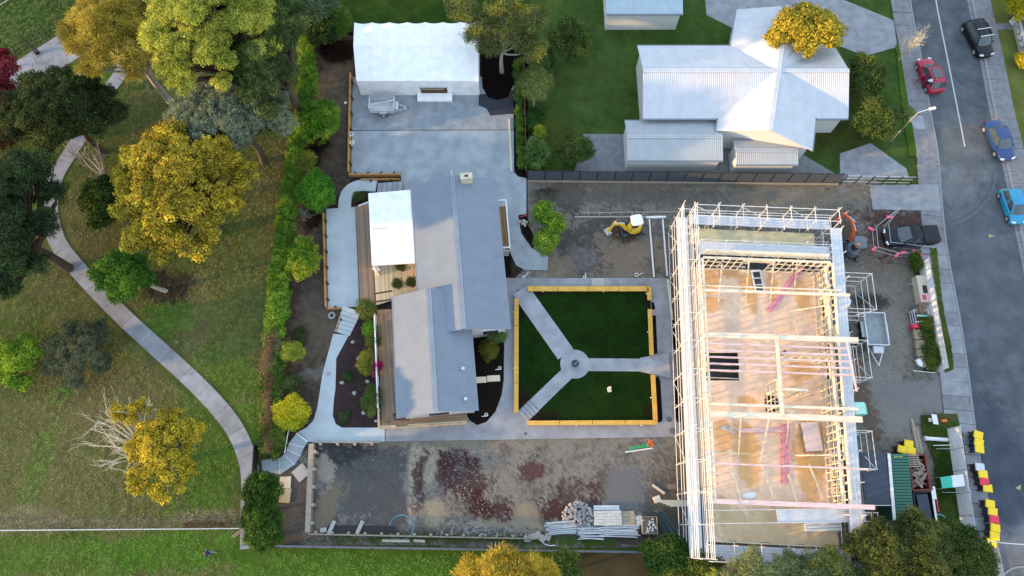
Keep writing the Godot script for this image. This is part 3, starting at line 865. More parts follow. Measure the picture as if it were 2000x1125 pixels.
func neighbour() -> void:
	var t := thing("neighbour_house", "pale grey metal roofed house on the lot above the dark panel fence", "house")
	gable(t, Vector3(12.73, 0.0, -42.19), Vector3(0, 0, 1).normalized(), Vector3(1, 0, 0), 4.3, 20.0, 3.0, 4.7, M.neighbour_roof, M.weatherboard)
	gable(t, Vector3(27.78, 0.0, -49.97), Vector3(0.97, 0, 0.24).normalized(), Vector3(-0.24, 0, 0.97).normalized(), 4.6, 15.0, 3.0, 4.8, M.neighbour_roof, M.weatherboard)
	window_at(t, Vector3(23.91, 1.60, -33.84), Vector3(1, 0, 0), 1.8, 1.2)
	settle(t)
	t = thing("garage", "small light grey roofed garage beside the dark panel fence", "garage")
	gable(t, Vector3(11.06, 0.0, -35.82), Vector3(0, 0, 1), Vector3(1, 0, 0), 2.2, 9.2, 2.4, 3.1, M.neighbour_roof_grey, M.weatherboard, 0.2)
	settle(t)
	t = thing("garage", "pale grey carport roof at the corner of the dark fence", "garage")
	gable(t, Vector3(21.47, 0.0, -34.54), Vector3(0, 0, 1), Vector3(1, 0, 0), 1.3, 6.0, 2.3, 2.7, M.neighbour_roof_grey, M.weatherboard, 0.2)
	settle(t)
	t = thing("shed", "pale blue roofed shed at the top edge behind the neighbouring house", "shed")
	gable(t, Vector3(9.82, 0.0, -54.29), Vector3(0, 0, 1), Vector3(1, 0, 0), 3.4, 8.0, 2.6, 3.6, M.neighbour_roof_blue, M.weatherboard, 0.2)
	settle(t)
	patch("neighbour_lawn", v2([1.84, -59.44, 42.77, -59.44, 41.09, -49.10, 39.86, -33.21, 1.52, -33.21]), 0.025, 0.3, Color(0.085, 0.165, 0.035), Color(0.13, 0.21, 0.055), [[Vector2(4.68, -38.20).x, Vector2(4.68, -38.20).y, 2.0, 2.0, 0.0, Color(0.14, 0.16, 0.03), 0.6, 0.5], [Vector2(34.02, -39.41).x, Vector2(34.02, -39.41).y, 4.0, 4.0, 0.0, Color(0.11, 0.115, 0.03), 0.7, 0.6]], M.grass)
	slab_poly("neighbour_drive", v2([21.24, -59.44, 28.70, -59.44, 41.43, -52.35, 41.15, -48.83, 37.55, -47.64, 30.95, -50.98, 24.32, -50.98, 21.20, -53.04]), 0.0, 0.045, M.pavement)
	slab_poly("neighbour_yard", v2([7.28, -38.08, 26.00, -38.08, 32.50, -33.21, 6.09, -33.21]), 0.0, 0.04, M.footpath)
	slab_poly("neighbour_yard", v2([32.92, -35.82, 36.21, -37.01, 39.27, -34.08, 39.32, -33.04, 32.47, -33.04]), 0.0, 0.04, M.pavement)

# boards laid across the quad a-b-c-d, running along a->b
func boards(called: String, a: Vector3, b: Vector3, c: Vector3, d: Vector3, width: float, col: Color, m: Material, parent: Node3D, sd := 1) -> MeshInstance3D:
	var rng := RandomNumberGenerator.new()
	rng.seed = sd
	var g := G.new()
	g.tinted = true
	var n := maxi(1, int(a.distance_to(d) / width))
	for k in n:
		var f := rng.randf_range(0.72, 1.12)
		g.tint = Color(col.r * f, col.g * f * rng.randf_range(0.96, 1.03), col.b * f)
		var t0 := (k + 0.03) / n
		var t1 := (k + 0.97) / n
		var p := a.lerp(d, t0)
		var q := b.lerp(c, t0)
		var r := b.lerp(c, t1)
		var s := a.lerp(d, t1)
		var u := Vector3.DOWN * 0.035
		g.hexa([p + u, q + u, r + u, s + u], [p, q, r, s]) if (q - p).cross(s - p).y > 0.0 else g.hexa([s + u, r + u, q + u, p + u], [s, r, q, p])
	return obj(called, g, m, parent)

func balustrade(t: Node3D, pts: PackedVector3Array, h: float, m: Material, gap := 1.2) -> void:
	for i in pts.size() - 1:
		var p := pts[i]
		var q := pts[i + 1]
		beam("top_rail", p + Vector3.UP * h, q + Vector3.UP * h, 0.13, 0.07, m, t)
		beam("bottom_rail", p + Vector3.UP * 0.12, q + Vector3.UP * 0.12, 0.05, 0.05, m, t)
		var n := maxi(1, int(p.distance_to(q) / gap))
		for k in n + 1:
			var b := p.lerp(q, float(k) / n)
			beam("post", b, b + Vector3.UP * h, 0.09, 0.09, m, t)

func house() -> void:
	vmatset("board", 0.8, "fine", 0.9)
	var ex := Vector3(0.9952, 0, -0.0976)
	var ez := Vector3(0.0976, 0, 0.9952)
	var o := Vector3(-5.5, 0, -30.95)
	var t := thing("house", "long house with two joined blue grey corrugated gable roofs", "house")
	gable(t, o, ex, ez, 3.87, 14.8, 3.0, 4.4, M.roof, M.weatherboard)
	gable(t, o + ex * -2.79 + ez * 10.85, ex, ez, 3.3, 10.7, 3.0, 4.42, M.roof, M.weatherboard)
	# chimney
	var c := o + ex * 1.3 + ez * 0.55
	var ch := slab("chimney", c + Vector3.UP * 4.5, Vector3(1.05, 1.0, 0.6), M.pale_ply, t, Basis(ex, Vector3.UP, ez))
	ch.name = "chimney"
	put("flue", unit_box, M.black, Transform3D(Basis.from_scale(Vector3(0.3, 0.05, 0.36)), Vector3(0, 0.5, 0)), ch)
	put("cap", unit_box, M.stone_pale, Transform3D(Basis.from_scale(Vector3(1.12, 0.08, 1.15)), Vector3(0, 0.45, 0)), ch)
	for p in [Vector3(-4.10, 3.50, -12.96), Vector3(-3.83, 3.40, -10.42)]:
		var v := rod("roof_vent", p - Vector3.UP * 0.3, p + Vector3.UP * 0.25, 0.09, M.galvanised, t)
		put("cowl", unit_tube, M.galvanised, Transform3D(Basis.from_scale(Vector3(1.7, 1.7, 0.25)), Vector3(0, 0, 0.55)), v)
	rod("aerial", o + Vector3.UP * 4.4 + ez * 0.1, o + Vector3.UP * 5.3 + ez * 0.1, 0.05, M.white_paint, t)
	slab("valley_box", Vector3(-5.38, 3.30, -16.15), Vector3(0.5, 0.12, 0.25), M.white_paint, t)
	for k in 4:
		window_at(t, o + ex * 3.53 + ez * (2.0 + k * 3.3) + Vector3.UP * 1.7, ez, 1.5, 1.3)
	for k in 3:
		window_at(t, o + ex * -5.76 + ez * (12.4 + k * 3.2) + Vector3.UP * 1.7, ez, 1.6, 1.9)
	window_at(t, o + ex * -2.8 + ez * 21.23 + Vector3.UP * 1.6, ex, 2.0, 1.4)
	window_at(t, o + ex * 2.2 + ez * 14.47 + Vector3.UP * 1.6, ex, 1.6, 1.2)
	settle(t)
	# white fabric canopy
	t = thing("canopy", "flat white fabric canopy on posts against the house eave", "canopy")
	var cp := v3([-13.44, 2.75, -29.90, -9.52, 2.75, -30.23, -8.69, 2.75, -22.93, -12.60, 2.75, -22.68])
	var g := G.new()
	g.hexa([cp[3], cp[2], cp[1], cp[0]], [cp[3] + Vector3.UP * 0.05, cp[2] + Vector3.UP * 0.12, cp[1] + Vector3.UP * 0.12, cp[0] + Vector3.UP * 0.05])
	obj("canopy_sheet", g, M.canvas, t)
	for k in 4:
		beam("edge_rail", cp[k] + Vector3.DOWN * 0.05, cp[(k + 1) % 4] + Vector3.DOWN * 0.05, 0.08, 0.1, M.white_paint, t)
	g = G.new()
	g.bar(v3([-12.87, 2.86, -26.22, -11.42, 2.86, -26.33])[0], v3([-12.87, 2.86, -26.22, -11.42, 2.86, -26.33])[1], 0.03, 0.03)
	obj("seam", g, M.fascia, t)
	for p in [cp[0], cp[3]]:
		beam("post", Vector3(p.x + 0.15, 0.3, p.z), Vector3(p.x + 0.15, 2.72, p.z), 0.16, 0.16, M.white_paint, t)
	settle(t)
	# decks
	t = thing("deck", "long weathered brown timber deck beside the terrace", "deck")
	boards("boards", Vector3(-15.15, 0.35, -29.77), Vector3(-13.93, 0.35, -19.43), Vector3(-12.53, 0.35, -19.63), Vector3(-13.89, 0.35, -30.32), 0.15, Color(0.33, 0.235, 0.165), M.board, t, 3)
	boards("covered_boards", Vector3(-13.89, 0.35, -31.05), Vector3(-12.48, 0.35, -19.68), Vector3(-8.72, 0.35, -20.88), Vector3(-9.71, 0.35, -31.38), 0.15, Color(0.78, 0.66, 0.45), M.board, t, 4)
	beam("deck_rim", Vector3(-15.18, 0.20, -29.85), Vector3(-13.96, 0.20, -19.48), 0.05, 0.26, M.dark_wood, t)
	beam("handrail", Vector3(-14.76, 0.90, -29.55), Vector3(-13.71, 0.90, -29.99), 0.12, 0.08, M.white_paint, t)
	beam("beam", Vector3(-12.42, 2.30, -20.10), Vector3(-10.74, 2.30, -20.39), 0.1, 0.16, M.dark_wood, t)
	beam("beam", Vector3(-12.37, 2.30, -19.33), Vector3(-10.69, 2.30, -19.57), 0.1, 0.16, M.dark_wood, t)
	settle(t)
	t = thing("deck", "brown timber veranda deck wrapped round the lower wing with a white rail", "deck")
	boards("boards", Vector3(-12.41, 0.35, -19.24), Vector3(-11.27, 0.35, -8.85), Vector3(-8.88, 0.35, -8.93), Vector3(-10.44, 0.35, -19.34), 0.15, Color(0.31, 0.225, 0.15), M.board, t, 5)
	boards("end_boards", Vector3(-11.29, 0.35, -8.54), Vector3(-3.91, 0.35, -8.98), Vector3(-3.93, 0.35, -10.09), Vector3(-11.37, 0.35, -9.73), 0.15, Color(0.30, 0.21, 0.14), M.board, t, 6)
	beam("rim", Vector3(-11.44, 0.25, -8.47), Vector3(-3.91, 0.25, -8.91), 0.06, 0.3, M.deck_pale, t)
	balustrade(t, v3([-12.41, 0.35, -18.60, -11.53, 0.35, -10.09]), 0.95, M.white_paint, 1.4)
	balustrade(t, v3([-11.52, 0.35, -10.00, -11.38, 0.35, -8.49, -9.97, 0.35, -8.58]), 0.8, M.deck_pale, 1.2)
	balustrade(t, v3([-8.86, 0.35, -8.63, -3.91, 0.35, -8.93]), 0.9, M.deck_pale, 0.8)
	beam("gate_rail", Vector3(-13.16, 1.20, -19.60), Vector3(-12.60, 1.20, -19.69), 0.08, 0.08, M.old_wood, t)
	settle(t)
	# small balcony on the drive side
	t = thing("balcony", "small brown balcony with white balustrade on the drive side", "balcony")
	boards("boards", Vector3(-1.48, 0.80, -29.49), Vector3(-1.11, 0.80, -24.80), Vector3(-0.19, 0.80, -24.90), Vector3(-0.59, 0.80, -29.60), 0.14, Color(0.40, 0.225, 0.10), M.board, t, 7)
	balustrade(t, v3([-1.58, 0.80, -29.71, -0.59, 0.80, -29.77, -0.19, 0.80, -24.90, -1.20, 0.80, -24.80]), 0.9, M.white_paint, 0.5)
	slab("support", Vector3(-0.83, 0.40, -27.41), Vector3(1.0, 0.7, 4.6), M.weatherboard, t, yaw(5.6))
	settle(t)
	# pot plants
	for p in [[Vector3(-10.27, 0.35, -23.17), 1.5, "tall potted shrub in a dark pot under the canopy edge"], [Vector3(-10.51, 0.35, -21.48), 1.1, "potted shrub on the deck nearest the lower wing roof corner"], [Vector3(-9.23, 0.35, -21.63), 1.0, "potted shrub on the deck against the house wall"]]:
		var pt := thing("pot_plant", p[2], "pot plant", "potted shrubs on the covered deck")
		g = G.new()
		g.tube(p[0], p[0] + Vector3.UP * 0.45, 0.2, 0.28, 12)
		obj("pot", g, M.dark_metal, pt)
		crown(pt, [[p[0] + Vector3.UP * (0.5 + p[1] * 0.4), Vector3(0.36, p[1] * 0.5, 0.36), 26]], [Color(0.03, 0.055, 0.015), Color(0.06, 0.085, 0.02)], "small", 0.3, 31)
		settle(pt)
	t = thing("folded_parasol", "folded pink and grey parasol leaning by the house wall", "parasol")
	g = G.new()
	g.tube(Vector3(-9.16, 0.40, -22.23), Vector3(-9.13, 1.90, -22.92), 0.10, 0.04, 8)
	obj("folded_cloth", g, mat("dusty_pink", Color(0.35, 0.2, 0.2), 0.8), t)
	rod("pole", Vector3(-9.16, 0.36, -22.19), Vector3(-9.12, 2.00, -22.93), 0.03, M.galvanised, t)
	settle(t)
	g = G.new()
	g.bar(Vector3(-12.90, 0.50, -23.42), Vector3(-12.44, 0.50, -22.96), 0.5, 0.28)
	g.bar(Vector3(-12.86, 0.68, -23.35), Vector3(-12.40, 0.68, -22.89), 0.4, 0.08)
	solo("deck_bench", g, M.white_paint, "short white bench on the deck at the canopy corner", "bench")
	marquee()
	walls_and_fences()

func vmatset(key: String, rough: float, t1: String, s1: float) -> void:
	var m := mat(key, Color(1, 1, 1), rough, t1, s1)
	m.vertex_color_use_as_albedo = true

func marquee() -> void:
	var t := thing("marquee", "large white tent with a scalloped edge over the driveway", "marquee")
	# eave corners stand over the ground line of the walls; the ridge runs across the middle
	var e := v3([-16.40, 2.50, -49.90, -3.51, 2.50, -49.97, -3.26, 2.50, -40.91, -14.98, 2.50, -40.91])
	for k in [2, 3]:
		e[k] = (Vector3(-3.35, 0.0, -42.69) if k == 2 else Vector3(-15.63, 0.0, -42.69)) + Vector3.UP * 2.5
	var r0 := PackedVector3Array([e[0].lerp(e[3], 0.5) + Vector3.UP * 0.9, e[1].lerp(e[2], 0.5) + Vector3.UP * 0.9])
	var g := G.new()
	# back slope in bays, with shallow sag between frames
	var n := 7
	for k in n:
		var a := float(k) / n
		var b := (k + 1.0) / n
		for s in 4:
			var u0 := lerpf(a, b, s / 4.0)
			var u1 := lerpf(a, b, (s + 1) / 4.0)
			var sag0 := -0.10 * sin(PI * s / 4.0)
			var sag1 := -0.10 * sin(PI * (s + 1) / 4.0)
			var p0 := e[0].lerp(e[1], u0) + Vector3(0, sag0, -sag0)
			var p1 := e[0].lerp(e[1], u1) + Vector3(0, sag1, -sag1)
			var q0 := r0[0].lerp(r0[1], u0) + Vector3(0, sag0 * 0.4, 0)
			var q1 := r0[0].lerp(r0[1], u1) + Vector3(0, sag1 * 0.4, 0)
			var f0 := e[3].lerp(e[2], u0) + Vector3(0, sag0 * 0.5, 0)
			var f1 := e[3].lerp(e[2], u1) + Vector3(0, sag1 * 0.5, 0)
			g.quad(p0, q0, q1, p1)
			g.quad(q0, f0, f1, q1)
			g.quad(Vector3(p1.x, 0.1, p1.z), Vector3(p0.x, 0.1, p0.z), p0, p1)
			g.quad(Vector3(f0.x, 0.1, f0.z), Vector3(f1.x, 0.1, f1.z), f1, f0)
	g.tri(e[0], e[3], r0[0])
	g.tri(e[2], e[1], r0[1])
	obj("roof_sheet", g, M.canvas, t)
	g = G.new()
	g.quad(Vector3(e[0].x, 0.1, e[0].z), Vector3(e[3].x, 0.1, e[3].z), e[3], e[0])
	g.quad(Vector3(e[2].x, 0.1, e[2].z), Vector3(e[1].x, 0.1, e[1].z), e[1], e[2])
	obj("side_sheet", g, M.canvas, t)
	# serving hatch in the front wall with its flap let down
	var hz := e[3].z
	var hx := Vector3(-8.00, 0.70, -42.63).x
	slab("hatch", Vector3(hx, 1.05, hz + 0.03), Vector3(2.7, 0.95, 0.12), M.dark_wood, t)
	slab("hatch_rail", Vector3(hx - 0.1, 1.25, hz + 0.11), Vector3(2.3, 0.2, 0.06), M.old_wood, t)
	slab("hatch_frame", Vector3(hx, 1.57, hz + 0.06), Vector3(2.9, 0.1, 0.2), M.galvanised, t)
	slab("flap", Vector3(hx + 0.05, 0.42, hz + 0.42), Vector3(3.6, 0.08, 0.8), M.canvas, t, Basis(Vector3.RIGHT, deg_to_rad(14)))
	slab("flap_front", Vector3(hx + 0.05, 0.2, hz + 0.82), Vector3(3.6, 0.3, 0.05), M.canvas, t)
	for k in 6:
		var p := e[3].lerp(e[2], k / 5.0)
		rod("leg", Vector3(p.x, 0.1, p.z - 0.1), Vector3(p.x, 2.4, p.z - 0.1), 0.05, M.galvanised, t)
	settle(t)

func retaining(label: String, pts: PackedVector3Array, h: float, m: Material, pm: Material, side: float, gap := 1.9, thick := 0.12, pr := 0.11) -> void:
	var t := thing("retaining_wall", label, "retaining wall", "low timber retaining walls with round posts")
	for i in pts.size() - 1:
		var p := pts[i]
		var q := pts[i + 1]
		p.y = 0.0
		q.y = 0.0
		var d := (q - p).normalized()
		var out := d.cross(Vector3.UP) * side
		var n := maxi(1, int(p.distance_to(q) / gap))
		var rows := maxi(1, int(h / 0.2))
		for k in n:
			var a := p.lerp(q, float(k) / n) + d * 0.01
			var b := p.lerp(q, (k + 1.0) / n) - d * 0.01
			for r in rows:
				var y := (r + 0.5) * h / rows
				beam("sleeper", a + Vector3.UP * y, b + Vector3.UP * y, thick + 0.012 * (r % 2), h / rows - 0.006, m, t)
			var c := a.lerp(b, 0.5) + out * (thick / 2.0 + pr * 0.8)
			rod("post", c - Vector3.UP * 0.02, c + Vector3.UP * (h + 0.06), pr, pm, t)
	settle(t)

func walls_and_fences() -> void:
	retaining("orange timber retaining wall along the left edge of the driveway", v3([-16.83, 0.0, -45.04, -16.11, 0.0, -33.44]), 0.75, M.orange_pine, M.dark_wood, -1.0, 1.8, 0.16)
	retaining("orange timber retaining wall at the foot of the driveway above the steps", v3([-16.10, 0.0, -33.21, -10.97, 0.0, -33.21]), 0.55, M.orange_pine, M.dark_wood, -1.0, 1.1, 0.12)
	retaining("orange timber wall between the terrace and the hedge garden", v3([-18.19, 0.0, -29.01, -17.07, 0.0, -19.45]), 0.6, M.orange_pine, M.dark_wood, -1.0, 1.6, 0.14)
	retaining("short orange timber wall stepping down beside the terrace stairs", v3([-17.06, 0.0, -19.35, -15.41, 0.0, -19.40, -16.03, 0.0, -17.24]), 0.4, M.orange_pine, M.dark_wood, -1.0, 1.3, 0.08)
	retaining("grey timber retaining wall with posts at the left end of the dirt yard", v3([-17.14, 0.0, -7.15, -16.74, 0.0, 0.01]), 0.7, M.old_wood, M.old_wood, -1.0, 1.2, 0.42, 0.16)
	retaining("grey timber retaining wall along the bottom of the dirt yard", v3([-16.81, 0.0, 0.13, 2.11, 0.0, 0.49]), 0.4, M.old_wood, M.old_wood, -1.0, 1.35, 0.1, 0.12)
	retaining("pale timber retaining wall under the garden path beside the dirt yard", v3([-17.16, 0.0, -7.28, -11.28, 0.0, -7.28]), 0.45, M.old_wood, M.old_wood, 1.0, 1.25, 0.08, 0.13)
	retaining("short orange timber wall between the driveway wall and the steps", v3([-14.90, 0.0, -32.81, -11.05, 0.0, -32.81]), 0.3, M.orange_pine, M.dark_wood, 1.0, 1.9, 0.12)
	# steps
	var t := thing("concrete_steps", "grey concrete steps beside the orange wall at the driveway corner", "steps", "concrete garden steps")
	for k in 5:
		slab("tread", Vector3(-10.70, 0.30, -31.86) + Vector3(-0.25 - 0.5 * k, 0.12 - k * 0.04, 0.12), Vector3(0.45, 0.5 - k * 0.08, 1.15), M.path_light, t)
	settle(t)
	t = thing("concrete_steps", "pale concrete steps between the terrace and the curved garden path", "steps", "concrete garden steps")
	var a := Vector3(-14.63, 0.10, -19.27)
	var b := Vector3(-15.47, 0.10, -17.02)
	for k in 6:
		var p := a.lerp(b, (k + 0.5) / 6.0)
		p.y = 0.30 - 0.035 * k
		slab("tread", p, Vector3(1.75 - k * 0.05, 0.44 - 0.07 * k, a.distance_to(b) / 6.0 - 0.02), M.concrete_new, t, yaw(-18))
	settle(t)
	t = thing("concrete_steps", "fan of wide grey steps with white nosings curving down to the park path", "steps", "concrete garden steps")
	var st := [v2([-18.61, -8.04, -17.56, -7.34, -17.83, -6.91, -19.18, -7.21]), v2([-19.18, -7.21, -17.83, -6.91, -18.10, -6.18, -19.31, -6.74]), v2([-19.31, -6.74, -18.10, -6.18, -18.51, -5.46, -19.52, -6.31]), v2([-19.52, -6.31, -18.51, -5.46, -19.68, -4.65, -19.84, -6.01]), v2([-19.84, -6.01, -19.68, -4.65, -21.24, -4.95, -21.43, -5.80])]
	for k in 5:
		var g := G.new()
		g.prism(st[k], 0.0, 0.30 - k * 0.05)
		obj("tread", g, M.concrete, t)
		g = G.new()
		var n0 := Vector3(st[k][0].x, 0.315 - k * 0.05, st[k][0].y)
		var n1 := Vector3(st[k][1].x, 0.315 - k * 0.05, st[k][1].y)
		g.bar(n0, n1, 0.10, 0.035)
		obj("nosing", g, M.white_paint, t)
	settle(t)
	t = thing("handrail", "thin white handrail beside the fan of wide steps", "handrail")
	rod("rail", Vector3(-19.12, 0.90, -8.33), Vector3(-19.25, 0.90, -6.36), 0.035, M.white_paint, t)
	rod("post", Vector3(-19.41, 0.0, -8.46), Vector3(-19.12, 0.90, -8.33), 0.03, M.white_paint, t)
	rod("post", Vector3(-19.54, 0.0, -6.45), Vector3(-19.25, 0.90, -6.36), 0.03, M.white_paint, t)
	settle(t)
	# dark panel fence along the neighbour's boundary
	var p0 := Vector3(1.52, 0.0, -32.81)
	var p1 := Vector3(32.17, 0.0, -32.47)
	t = thing("panel_fence", "long dark grey panel fence along the top of the dirt drive", "fence")
	var n := 18
	for k in n:
		var u := p0.lerp(p1, float(k) / n)
		var w := p0.lerp(p1, (k + 1.0) / n)
		beam("panel", u + Vector3(0.03, 0.95, 0), w + Vector3(-0.03, 0.95, 0), 0.05, 1.7, M.fence_panel, t)
		beam("post", u, u + Vector3.UP * 1.9, 0.10, 0.09, M.black, t)
		beam("rail", u + Vector3(0.03, 1.84, 0), w + Vector3(-0.03, 1.84, 0), 0.08, 0.04, M.black, t)
	beam("plinth", p0 + Vector3(0, 0.1, 0.16), p1 + Vector3(0, 0.1, 0.16), 0.14, 0.2, M.old_wood, t)
	settle(t)
	t = thing("wire_fence", "open wire fence with dark posts between the panel fence and the footpath", "fence")
	p0 = Vector3(32.37, 0.0, -32.41)
	p1 = Vector3(39.01, 0.0, -32.24)
	for k in 6:
		var u := p0.lerp(p1, k / 5.0)
		beam("post", u, u + Vector3.UP * 1.7, 0.09, 0.09, M.black, t)
	for h in [0.5, 1.1, 1.65]:
		rod("rail", p0 + Vector3.UP * h, p1 + Vector3.UP * h, 0.025, M.galvanised, t)
	settle(t)
	# brown boundary fence right of the driveway
	t = thing("timber_fence", "narrow brown timber fence right of the driveway garden strip", "fence")
	p0 = Vector3(1.19, 0.0, -46.99)
	p1 = Vector3(1.42, 0.0, -33.16)
	for k in 9:
		var u := p0.lerp(p1, k / 9.0)
		var w := p0.lerp(p1, (k + 1) / 9.0)
		beam("panel", u + Vector3(0, 0.6, 0.02), w + Vector3(0, 0.6, -0.02), 0.06, 1.2, mat("rust_brown", Color(0.16, 0.06, 0.03), 0.85, "wood", 1.2), t)
		beam("post", u + Vector3(0.08, 0, 0), u + Vector3(0.08, 1.25, 0), 0.1, 0.1, M.dark_wood, t)
	settle(t)
	# low dark fence at the bottom
	t = thing("panel_fence", "dark grey fence along the bottom of the yard above the lush grass", "fence")
	p0 = Vector3(-19.04, 0.0, 1.04)
	p1 = Vector3(11.97, 0.0, 1.51)
	n = 20
	for k in n:
		var u := p0.lerp(p1, float(k) / n)
		var w := p0.lerp(p1, (k + 1.0) / n)
		beam("panel", u + Vector3(0.03, 0.75, 0), w + Vector3(-0.03, 0.75, 0), 0.05, 1.4, M.fence_panel, t)
		beam("cap", u + Vector3(0.01, 1.47, 0), w + Vector3(-0.01, 1.47, 0), 0.16, 0.05, M.fence_panel, t)
		beam("post", u + Vector3(0, 0, 0.08), u + Vector3(0, 1.5, 0.08), 0.10, 0.10, M.black, t)
	settle(t)
	# park boundary rail
	t = thing("park_rail", "low pale rail crossing the park grass to the hedge", "fence")
	p0 = Vector3(-47.49, 0.0, -0.11)
	p1 = Vector3(-22.42, 0.0, -0.31)
	n = 16
	for k in n:
		var u := p0.lerp(p1, float(k) / n)
		var w := p0.lerp(p1, (k + 1.0) / n)
		rod("rail", u + Vector3.UP * 0.62, w + Vector3.UP * 0.62, 0.045, M.galvanised, t)
		rod("wire", u + Vector3.UP * 0.3, w + Vector3.UP * 0.3, 0.02, M.galvanised, t)
		rod("post", u, u + Vector3.UP * 0.66, 0.06, M.old_wood, t)
	for q in [[Vector3(-22.98, 0.40, 0.33), Vector3(-22.26, 0.40, -0.23)], [Vector3(-22.92, 0.20, 0.41), Vector3(-22.19, 0.20, -0.15)]]:
		rod("gate_bar", q[0], q[1], 0.05, M.old_wood, t)
	settle(t)
	# fence of the sports field
	t = thing("field_fence", "black post and rail fence along the sports field", "fence")
	var fl := v2([-57.62, -43.38, -52.87, -47.51, -46.53, -52.76, -42.01, -56.91])
	for i in 3:
		var u := Vector3(fl[i].x, 0, fl[i].y)
		var w := Vector3(fl[i + 1].x, 0, fl[i + 1].y)
		var m := 2 if i != 1 else 4
		for k in m:
			var a0 := u.lerp(w, float(k) / m)
			var a1 := u.lerp(w, (k + 1.0) / m)
			rod("post", a0, a0 + Vector3.UP * 1.15, 0.05, M.black, t)
			for h in [0.15, 0.65, 1.12]:
				rod("rail", a0 + Vector3.UP * h, a1 + Vector3.UP * h, 0.03, M.black, t)
	settle(t)
	var g := G.new()
	g.box(Vector3(-50.47, 0.35, -48.02), Vector3(0.4, 0.7, 0.4), yaw(30))
	g.box(Vector3(-50.14, 0.74, -47.71), Vector3(0.46, 0.08, 0.46), yaw(30))
	solo("park_bin", g, M.black, "small dark bin by the sports field fence", "bin")
	# black gate by the park path
	t = thing("gate", "dark metal gate between the park path and the fan of steps", "gate")
	beam("panel", Vector3(-21.86, 0.60, -6.99), Vector3(-21.70, 0.60, -4.66), 0.08, 1.1, M.black, t)
	beam("post", Vector3(-22.00, 0.0, -7.15), Vector3(-21.53, 1.30, -6.99), 0.12, 0.12, M.black, t)
	beam("post", Vector3(-21.90, 0.0, -4.58), Vector3(-21.42, 1.30, -4.48), 0.12, 0.12, M.black, t)
	settle(t)

const BO := Vector3(16.3, 0, -22.3)
const BX := Vector3(0.999, 0, 0.045)
const BZ := Vector3(-0.045, 0, 0.999)

func bp(a: float, y: float, b: float) -> Vector3:
	return BO + BX * a + BZ * b + Vector3.UP * y

func bp2(a: float, b: float) -> Vector2:
	var p := bp(a, 0, b)
	return Vector2(p.x, p.z)

func adopt(o: MeshInstance3D, called: String, parent: Node3D) -> void:
	remove_child(o)
	o.remove_meta("kind")
	o.name = called
	parent.add_child(o, true)

func stud_wall(t: Node3D, a0: float, b0: float, a1: float, b1: float, y0: float, y1: float, m: Material, gap := 0.6, skip := []) -> void:
	var p := bp(a0, y0, b0)
	var q := bp(a1, y0, b1)
	var u := Vector3.UP
	var h := y1 - y0
	beam("bottom_plate", p + u * 0.03, q + u * 0.03, 0.10, 0.05, m, t)
	beam("top_plate", p + u * (h - 0.03), q + u * (h - 0.03), 0.15, 0.06, m, t)
	beam("top_plate", p + u * (h + 0.035), q + u * (h + 0.035), 0.19, 0.06, m, t)
	var n := maxi(1, int(p.distance_to(q) / gap))
	for k in n + 1:
		var r := p.lerp(q, float(k) / n)
		var open := false
		for s in skip:
			if k > s[0] and k < s[1]:
				open = true
		beam("stud", r + u * (0.055 if not open else h - 0.55), r + u * (h - 0.06), 0.10, 0.055, m, t)
		if k < n:
			var w := p.lerp(q, (k + 1.0) / n)
			var d := (w - r).normalized() * 0.03
			for f in [0.32, 0.66]:
				if not open:
					beam("nog", r + d + u * (h * f + 0.08 * (k % 2)), w - d + u * (h * f + 0.08 * (k % 2)), 0.09, 0.05, m, t)
	for s in skip:
		var r := p.lerp(q, float(s[0]) / n)
		var w := p.lerp(q, float(s[1]) / n)
		beam("lintel", r + u * (h - 0.45), w + u * (h - 0.45), 0.12, 0.24, m, t)

